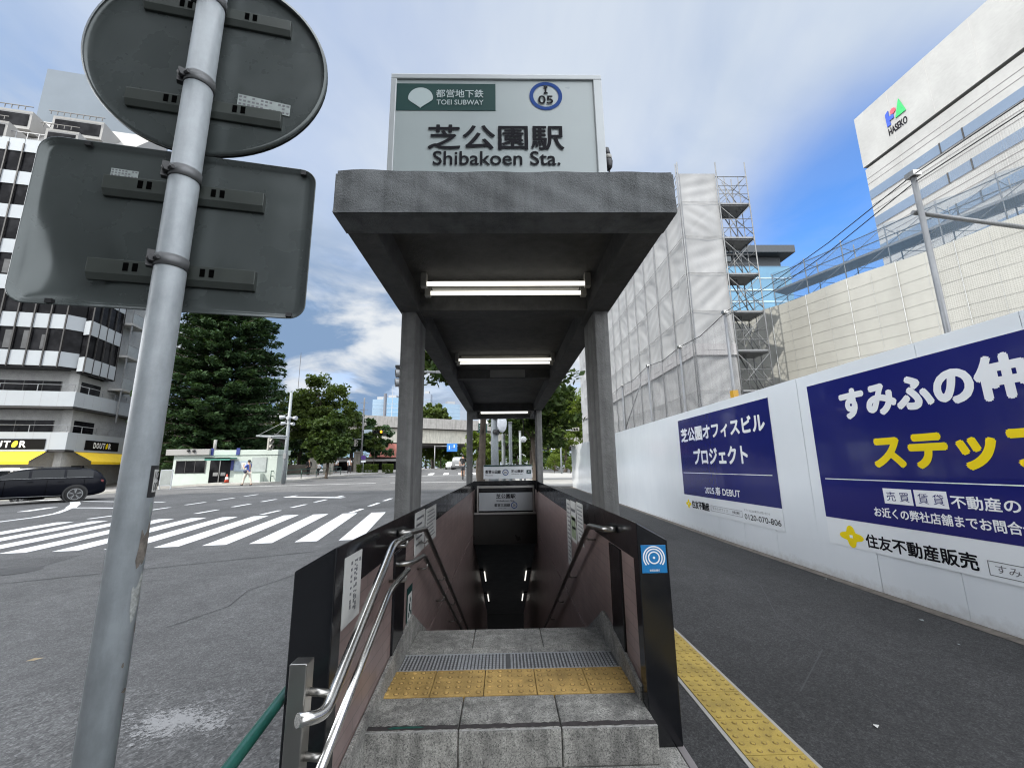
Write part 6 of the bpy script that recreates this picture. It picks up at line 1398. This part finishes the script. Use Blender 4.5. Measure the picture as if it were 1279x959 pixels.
def person(label, x, y, rz, h, shirt, legs, stride=.28, lift=0.0, z0=None, sleeves='short', skirt=None, bag=None, armup=None, shorts=False):
    z0 = zf(x, y) + .13 if z0 is None else z0; t = thing('person', label, 'person', (x, y, z0)); k_ = h / 1.7
    mm = Matrix.Translation((x, y, z0)) @ Matrix.Rotation(rz, 4, 'Z') @ Matrix.Scale(k_, 4)      # faces +y
    a = stride
    J = {'hip': ((0, 0, .92), (.14, .10)), 'waist': ((0, 0, 1.06), (.125, .09)), 'chest': ((0, .01, 1.28), (.155, .105)), 'neck0': ((0, 0, 1.43), .065), 'neck': ((0, .01, 1.49), .05), 'head': ((0, .03, 1.60), (.078, .092)), 'crown': ((0, .02, 1.665), .065)}
    E = [('hip', 'waist'), ('waist', 'chest'), ('chest', 'neck0'), ('neck0', 'neck'), ('neck', 'head'), ('head', 'crown')]
    for s_, f_, n in ((-1, 1, 'L'), (1, -1, 'R')):
        fy = a * f_
        J['th' + n] = ((.09 * s_, fy * .15, .84), .088); J['kn' + n] = ((.09 * s_, fy * .62 + .04, .49), .055); J['an' + n] = ((.09 * s_, fy * 1.0 - (.03 if f_ < 0 else 0), .09), .036); J['to' + n] = ((.10 * s_, fy * 1.0 + .13, .035), .032)
        E += [('hip', 'th' + n), ('th' + n, 'kn' + n), ('kn' + n, 'an' + n), ('an' + n, 'to' + n)]
        up = armup == n
        J['sh' + n] = ((.19 * s_, 0, 1.38), .052); J['el' + n] = ((.24 * s_, -fy * .30 if not up else .14, 1.12), .040); J['wr' + n] = ((.23 * s_, -fy * .75 + .06 if not up else .22, .90 if not up else 1.36), .028); J['ha' + n] = ((.22 * s_, -fy * .85 + .09 if not up else .18, .82 if not up else 1.46), .03)
        E += [('neck0', 'sh' + n), ('sh' + n, 'el' + n), ('el' + n, 'wr' + n), ('wr' + n, 'ha' + n)]
    skin_mesh('body', J, E, SKIN, t, mm)
    def sub_(keys, grow): return {q: (J[q][0], tuple(r_ + grow for r_ in J[q][1]) if isinstance(J[q][1], tuple) else J[q][1] + grow) for q in keys}
    T = sub_(['waist', 'hip', 'chest', 'neck0', 'shL', 'shR'], .018)
    for n in 'LR':
        p, q = Vector(J['sh' + n][0]), Vector(J['el' + n][0]); T['sl' + n] = (tuple(p.lerp(q, .75 if sleeves == 'short' else 1.0)), .062)
        if sleeves == 'long': T['wr' + n] = (J['wr' + n][0], .042)
    Es = [('waist', 'hip'), ('waist', 'chest'), ('chest', 'neck0'), ('neck0', 'shL'), ('neck0', 'shR'), ('shL', 'slL'), ('shR', 'slR')] + ([('slL', 'wrL'), ('slR', 'wrR')] if sleeves == 'long' else [])
    T['neck0'] = (J['neck0'][0], .07); skin_mesh('shirt', T, Es, shirt, t, mm)
    P = sub_(['hip', 'thL', 'thR', 'knL', 'knR'] + ([] if shorts else ['anL', 'anR']), .018); P['hip'] = (J['hip'][0], (.15, .12))
    skin_mesh('trousers', P, [('hip', 'thL'), ('hip', 'thR'), ('thL', 'knL'), ('thR', 'knR')] + ([] if shorts else [('knL', 'anL'), ('knR', 'anR')]), legs, t, mm)
    z = MB(mm); z.ball((0, .005, 1.655), .105, 12, 9, sc=(.90, 1.02, .95)); z.build('hair', HAIR, t)
    z = MB(mm)
    for n in 'LR': q = J['to' + n][0]; z.ball((q[0], q[1] - .06, .04), .05, 8, 6, sc=(.9, 2.4, .8))
    z.build('shoe', M['plastic_k'] if not shorts else M['plastic_w'], t)
    z = MB(mm)
    for s_ in (-1, 1): z.ball((.032 * s_, .118, 1.615), .011, 6, 4)
    z.build('eye', HAIR, t)
    return t, mm
wshirt = plain('white shirt', (0.72, 0.73, 0.74), 0.7, 0, 0.05, 9); dtrou = plain('dark trousers', (0.018, 0.019, 0.025), 0.8); bshirt = plain('blue top', (0.07, 0.11, 0.38), 0.7, 0, 0.15, 9); beige = plain('beige trousers', (0.56, 0.50, 0.43), 0.8); blackc = plain('black clothes', (0.014, 0.014, 0.016), 0.8)
t_, mm_ = person('person in a blue top and pale trousers walking past the booth counter', -17.6, 29.9, R(80), 1.68, bshirt, beige, .26, z0=zf(-17.6, 29.9), armup='L')
bg_ = tag(MB(mm_).ball((-.24, .05, .95), .13, 10, 8, sc=(.5, 1.1, .9)).build('shoulder_bag', plain('dark blue bag', (0.02, 0.025, 0.06), 0.6)), 'dark blue shoulder bag carried by the walking person at the booth', 'bag')
person('person in a white shirt and dark trousers standing by the rail near the gate pier', -20.3, 52.3, R(170), 1.72, wshirt, dtrou, .10)
person('person in a white shirt and dark trousers walking along the rail toward the hedge', -17.5, 48.9, R(-150), 1.70, wshirt, dtrou, .24)
person('person in white top sitting low behind the green rail beside the pale pier', -18.85, 44.0, R(160), 1.25, wshirt, blackc, .12); person('person in black clothes standing in front of the pale gate pier', -19.6, 43.4, R(200), 1.66, blackc, blackc, .10, sleeves='long')
# cyclist
cz_ = zf(-2.92, 33.0); cyx, cyy = -3.15, 33.2
t_, mm_ = person('person in a dark top riding a bicycle on the road beside the rear post', cyx, cyy, R(8), 1.68, blackc, plain('grey shorts', (0.10, 0.10, 0.11), 0.8), .16, z0=cz_ + .22, shorts=True, armup='R')
bk = thing('bicycle', 'slim dark bicycle under the rider beside the rear post', 'bicycle', (cyx, cyy, cz_), R(8)); mb_ = WMAT[bk]
for yq in (-.52, .52):
    z = MB(mb_); n = 24; z.tube([(0, yq + .32 * math.cos(6.2832 * i / n), .33 + .32 * math.sin(6.2832 * i / n)) for i in range(n + 1)], .018, 6, False); wv = z.build('wheel', M['rubber'], bk)
    z = MB(mb_)
    for i in range(6): a_ = math.pi * i / 6; z.tube([(0, yq - .31 * math.cos(a_), .33 - .31 * math.sin(a_)), (0, yq + .31 * math.cos(a_), .33 + .31 * math.sin(a_))], .004, 4)
    z.build('spoke', M['galv'], wv)
z = MB(mb_)
for p, q in (((0, -.52, .33), (0, -.05, .30)), ((0, -.05, .30), (0, -.16, .85)), ((0, -.52, .33), (0, -.14, .72)), ((0, -.14, .75), (0, .38, .80)), ((0, -.05, .30), (0, .38, .76)), ((0, .52, .33), (0, .36, 1.0))): z.tube([p, q], .018, 8)
z.build('frame', M['plastic_k'], bk)
z = MB(mb_); z.tube([(-.26, .28, 1.02), (0, .36, 1.0), (.26, .28, 1.02)], .014, 8); z.build('handlebar', M['plastic_k'], bk); z = MB(mb_); z.ball((0, -.18, .88), .10, 8, 6, sc=(.7, 1.2, .4)); z.build('saddle', M['plastic_k'], bk)

# ------------------------------------------------------------------ signals, poles, fences, piers
M['lampglass'] = plain('dark signal lens', (0.02, 0.022, 0.022), 0.15)
def signal_head(parent, c, ang, w, h, horizontal=False, n=3, body=None, lit=None):
    c = Vector(c); f_ = Vector((math.sin(ang), -math.cos(ang), 0)); s_ = Vector((math.cos(ang), math.sin(ang), 0)); up = Vector((0, 0, 1))
    d_ = (s_ if horizontal else up) * w / 2; e_ = (up if horizontal else s_) * h / 2
    z = MB(); z.obox(c, d_, e_, f_ * .07); b_ = z.build('signal_head', body or M['plastic_w'], parent, .02)
    for i in range(n):
        p = c + d_ * (2 * (i + .5) / n - 1) * .96; r_ = min(h * .38, w / n * .40)
        z = MB(); z.tube([p + f_ * .071, p + f_ * .078], r_, 14); z.build('lens', lit if lit is not None and i == n - 1 else M['lampglass'], b_)
        z = MB(); z.tube([p + f_ * .072 + up * r_ * .2, p + f_ * .22 + up * r_ * .1], r_ * 1.12, 14, False); z.build('visor', body or M['plastic_w'], b_)
    return b_
px, py = -15.5, 30.6; pz = zf(px, py) + .02
spn = thing('signal_pole', 'grey signal pole with white lamps and long arm before the small round tree', 'signal pole', (px, py, pz))
MB().tube([(px, py, pz), (px, py, pz + 3), (px, py, 7.0)], [.14, .12, .09], 12).build('pole_shaft', M['pole_paint'], spn)
MB().tube([(px, py - .1, 3.78), (px - 2.15, py - .1, 3.85)], .06, 8).build('arm', M['pole_paint'], spn); MB().tube([(px, py - .1, 3.62), (px - 2.15, py - .1, 3.83)], .035, 8).build('arm', M['pole_paint'], spn)
z = MB(); z.tube([(px, py, 5.0), (px - 2.0, py - .1, 3.9)], .02, 6); z.tube([(px, py, 4.7), (px - .8, py - .1, 3.9)], .02, 6); z.build('stay_wire', M['galv'], spn)
signal_head(spn, (px - 1.12, py - .15, 3.25), R(75), .85, .34, False, 2); z = MB(); z.box((px - 1.16, py - .18, 3.6), (px - 1.08, py - .1, 3.8)); z.build('bracket', M['galv'], spn)
lampw = plain('pale lamp housing', (0.36, 0.38, 0.40), 0.4)
for dx, zz, a, sz in ((-.42, 5.17, 78, 1.0), (.08, 5.12, 20, .95), (.46, 5.10, -70, 1.0), (-.30, 4.72, 55, .85), (.32, 4.68, -62, .8)):
    c_ = Vector((px + dx, py - .12, zz)); f_ = Vector((-math.sin(R(a)), -math.cos(R(a)), -.12))
    z = MB(); z.tube([c_ - f_ * .20, c_ - f_ * .12, c_, c_ + f_ * .13, c_ + f_ * .17], [.05 * sz, .10 * sz, .13 * sz, .15 * sz, .14 * sz], 14); z.build('lamp_head', lampw, spn)
z = MB(); z.tube([(px - .42, py - .1, 5.1), (px + .46, py - .1, 5.1)], .03, 6); z.tube([(px - .3, py - .1, 4.66), (px + .32, py - .1, 4.66)], .025, 6); z.tube([(px - .5, py, 5.25), (px, py, 5.5)], .02, 6); z.build('lamp_bar', M['galv'], spn)
z = MB(); z.box((px - .1, py - .2, 2.2), (px + .1, py - .1, 2.6)); z.build('control_box', M['galv'], spn)
px, py = -18.35, 52.6; pz = zf(px, py)
s2_ = thing('signal_pole', 'dark utility pole with side arm and signal at the edge of the bridge view', 'signal pole', (px + .9, py, pz)); px += .9
MB().tube([(px, py, pz), (px, py, 10.2)], [.13, .09], 10).build('pole_shaft', plain('weathered grey pole', (0.16, 0.16, 0.165), 0.6), s2_)
MB().tube([(px, py, 5.0), (px - 1.5, py, 5.15)], .05, 8).build('arm', M['pole_paint'], s2_); signal_head(s2_, (px - .75, py - .1, 4.55), R(70), .8, .42, False, 2)
z = MB(); 
for zz in (9.6, 8.7, 7.6): z.tube([(px - .5, py, zz), (px + .5, py, zz)], .03, 5)
z.build('cross_arm', M['galv'], s2_)
MB().tube([(px, py - .1, 6.05), (px + 2.7, py - .1, 6.05)], .05, 8).build('arm', M['galv'], s2_)
ysig = plain('signal housing yellow brown', (0.30, 0.18, 0.03), 0.5); signal_head(s2_, (px + 2.0, py - .15, 5.9), R(-8), 1.25, .42, True, 3, M['plastic_k'], emit('lit amber lens', (1.0, 0.45, 0.02), 1.2))
z = MB(); z.obox((px + 2.75, py - .15, 5.55), (.2, 0, 0), (0, .07, 0), (0, 0, .2)); z.build('arrow_head', M['plastic_k'], s2_)
z = MB(); z.box((px + .2, py - .18, 5.75), (px + 1.2, py - .15, 6.2)); np_ = z.build('name_plate', plain('pale blue plate', (0.42, 0.5, 0.56), 0.5), s2_)
ns = thing('parking_sign', 'small purple and white sign on a thin post beside the hedges', 'road sign', (-16.6, 50.9, zf(-16.6, 50.9)))
MB().tube([(-16.6, 50.9, .8), (-16.6, 50.9, 3.0)], .04, 8).build('post', M['pole_paint'], ns); MB().tube([(-16.6, 50.82, 2.75), (-16.6, 50.86, 2.75)], .28, 16).build('round_plate', plain('purple plate', (0.10, 0.05, 0.22), 0.4), ns); MB().box((-16.88, 50.82, 2.2), (-16.32, 50.86, 2.42)).build('white_plate', M['w_print'], ns)
# low green rail along the far kerb
rl = thing('guard_rail', 'low green pipe rail along the far kerb below the trees', 'guard rail', (-17, 37, .6))
RP = [(-16.95, 31.6), (-17.0, 33.6), (-17.0, 36.4), (-17.05, 39.4), (-17.1, 42.6), (-17.2, 45.6)]
gr_ = plain('rail green', (0.02, 0.06, 0.045), 0.5)
for a, c in RP: MB().tube([(a, c, zf(a, c) + .1), (a, c, zf(a, c) + .92)], .03, 6).build('upright', gr_, rl)
z = MB()
for h_ in (.9, .55): z.tube([(a, c, zf(a, c) + h_) for a, c in RP], .028, 6)
z.build('pipe', gr_, rl)
M['pier'] = concrete('pale stone pier', (0.33, 0.31, 0.27), 0.1, 8, True, 0.2)
for x, y, w_, h_, lb in ((-20.3, 46.3, .42, 1.95, 'pale stone gate pier with the person in black in front'), (-19.1, 47.0, .45, 2.25, 'rounded top stone pier behind the white shirt sitting low'), (-18.6, 55.0, .5, 2.4, 'stone pier beside the thin pole, in the shade of the olive green tree')):
    gp = thing('gate_pier', lb, 'gate pier', (x, y, zf(x, y)), 0, 'stone gate piers'); z0 = zf(x, y) + .1
    MB().box((x - w_, y - .3, z0), (x + w_, y + .3, z0 + h_)).build('pier_block', M['pier'], gp, .03); MB().prism([(-w_ - .06, 0), (w_ + .06, 0), (w_ * .6, .22), (-w_ * .6, .22)], (x, y - .36, z0 + h_ + .002), (1, 0, 0), (0, 0, 1), (0, 1, 0), .72).build('cap', M['pier'], gp, .02)
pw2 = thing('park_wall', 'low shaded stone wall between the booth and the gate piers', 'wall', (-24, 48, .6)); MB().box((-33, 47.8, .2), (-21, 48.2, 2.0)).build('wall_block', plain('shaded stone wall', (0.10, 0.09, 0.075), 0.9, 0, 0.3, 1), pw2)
# blue direction sign over the road
bl = thing('direction_sign', 'blue direction sign hanging over the road under the bridge', 'road sign', (-9.6, 88, 1.15))
MB().box((-11.7, 87.9, 4.7), (-9.55, 88, 6.35)).build('sign_panel', plain('sign blue', (0.03, 0.16, 0.50), 0.4), bl); z = MB(); z.bar((-11.2, 87.88, 5.1), (-11.2, 87.88, 5.9), .14, .02); z.bar((-10.9, 87.88, 5.5), (-10.1, 87.88, 5.5), .14, .02); z.bar((-10.2, 87.88, 5.5), (-10.2, 87.88, 6.1), .14, .02); z.build('white_arrow', M['w_print'], bl)
z = MB(); z.tube([(-14.2, 88.1, 1.15), (-14.2, 88.1, 6.0)], .11, 8); z.tube([(-14.2, 88.1, 5.8), (-9.4, 88.1, 5.8)], .06, 8); z.build('gantry', M['galv'], bl)
# poles behind the stair head
px, py = -.33, 16.0
rp_ = thing('signal_pole', 'thick grey pole behind the rear wall carrying a long arm with signal over the road', 'signal pole', (px, py, zf(px, py)))
MB().tube([(px, py, 0), (px, py, 5.6)], [.15, .13], 16).build('pole_shaft', M['pole_paint'], rp_)
MB().tube([(px, py, 5.05), (-3.7, py - .3, 5.06)], .045, 8).build('arm', M['galv'], rp_); z = MB(); z.obox((-2.42, py - .2, 5.06), (.14, 0, 0), (0, .06, 0), (0, 0, .05)); z.build('clamp', M['galv'], rp_)
signal_head(rp_, (-3.85, py - .35, 4.78), R(-70), .75, .38, False, 2, M['galv']); z = MB(); z.obox((-3.85, py - .35, 5.22), (.20, 0, 0), (0, .18, 0), (0, 0, .05)); z.build('signal_cap', M['plastic_k'], rp_)
pfh = plain('white signal housing', (0.55, 0.57, 0.6), 0.4); z = MB(); z.ball((px + .28, py - .25, 3.05), .26, 16, 10, sc=(.72, .5, 1.35)); z.build('mirror_back', pfh, rp_)
z = MB(); z.tube([(px, py - .12, 3.3), (px + .12, py - .28, 3.32)], .10, 8); z.tube([(px, py - .12, 2.75), (px + .14, py - .28, 2.72)], .10, 8); z.build('mirror_bracket', M['plastic_k'], rp_)
for x, y, r_, h_, lb in ((.35, 21, .09, 3.6, 'thin white post with sign bands behind the name board'), (.95, 24, .07, 3.4, 'thin pale post between the street trees'), (.0, 27, .12, 6.0, 'grey lighting pole behind the thick signal pole')):
    q = thing('street_post', lb, 'post', (x, y, zf(x, y)), 0, 'posts behind the stair head'); MB().tube([(x, y, 0), (x, y, h_)], r_, 10).build('post_shaft', M['pole_paint'], q); MB().tube([(x, y, h_), (x, y, h_ + .06)], r_ * 1.15, 10).build('post_cap', M['galv'], q)
gl = thing('globe_lamp', 'white globe lamp hanging in the dark street tree over the name board', 'lamp', (1.1, 20.4, 3.4)); z = MB(); z.ball((.95, 20.0, 2.72), .15, 12, 9); z.build('globe', M['w_print'], gl); z = MB(); z.tube([(.95, 20, 2.86), (.95, 20, 4.6)], .02, 6); z.build('hanger', M['plastic_k'], gl)
px, py = 7.8, 57.5; pz = zf(px, py)
r2 = thing('signal_pole', 'pale pole with red pedestrian signal standing before the bright park trees', 'signal pole', (px, py, pz))
MB().tube([(px, py, pz), (px, py, 8.7)], [.13, .09], 10).build('pole_shaft', M['pole_paint'], r2); MB().tube([(px, py, 6.25), (px + 2.2, py - .1, 6.3)], .06, 8).build('arm', M['pole_paint'], r2); MB().tube([(px, py, 4.65), (px - 1.2, py - .1, 4.7)], .05, 8).build('arm', M['pole_paint'], r2)
signal_head(r2, (px + 2.0, py - .15, 6.35), R(-40), 1.3, .45, True, 3); signal_head(r2, (px - 1.05, py - .15, 4.15), R(-10), .95, .5, False, 2, M['w_print'], emit('lit red lens', (1.0, 0.06, 0.03), 1.5))
# clips for a cable run on the rear post
cb_ = tag(MB().tube([(XR - .02, 9.42, .9), (XR - .03, 9.42, 1.6), (XR - .02, 9.43, 2.2), (XR - .03, 9.42, 2.7)], .018, 6).build('cable', M['plastic_k']), 'black cable running up the inner side of the rear post by the hoarding', 'cable')
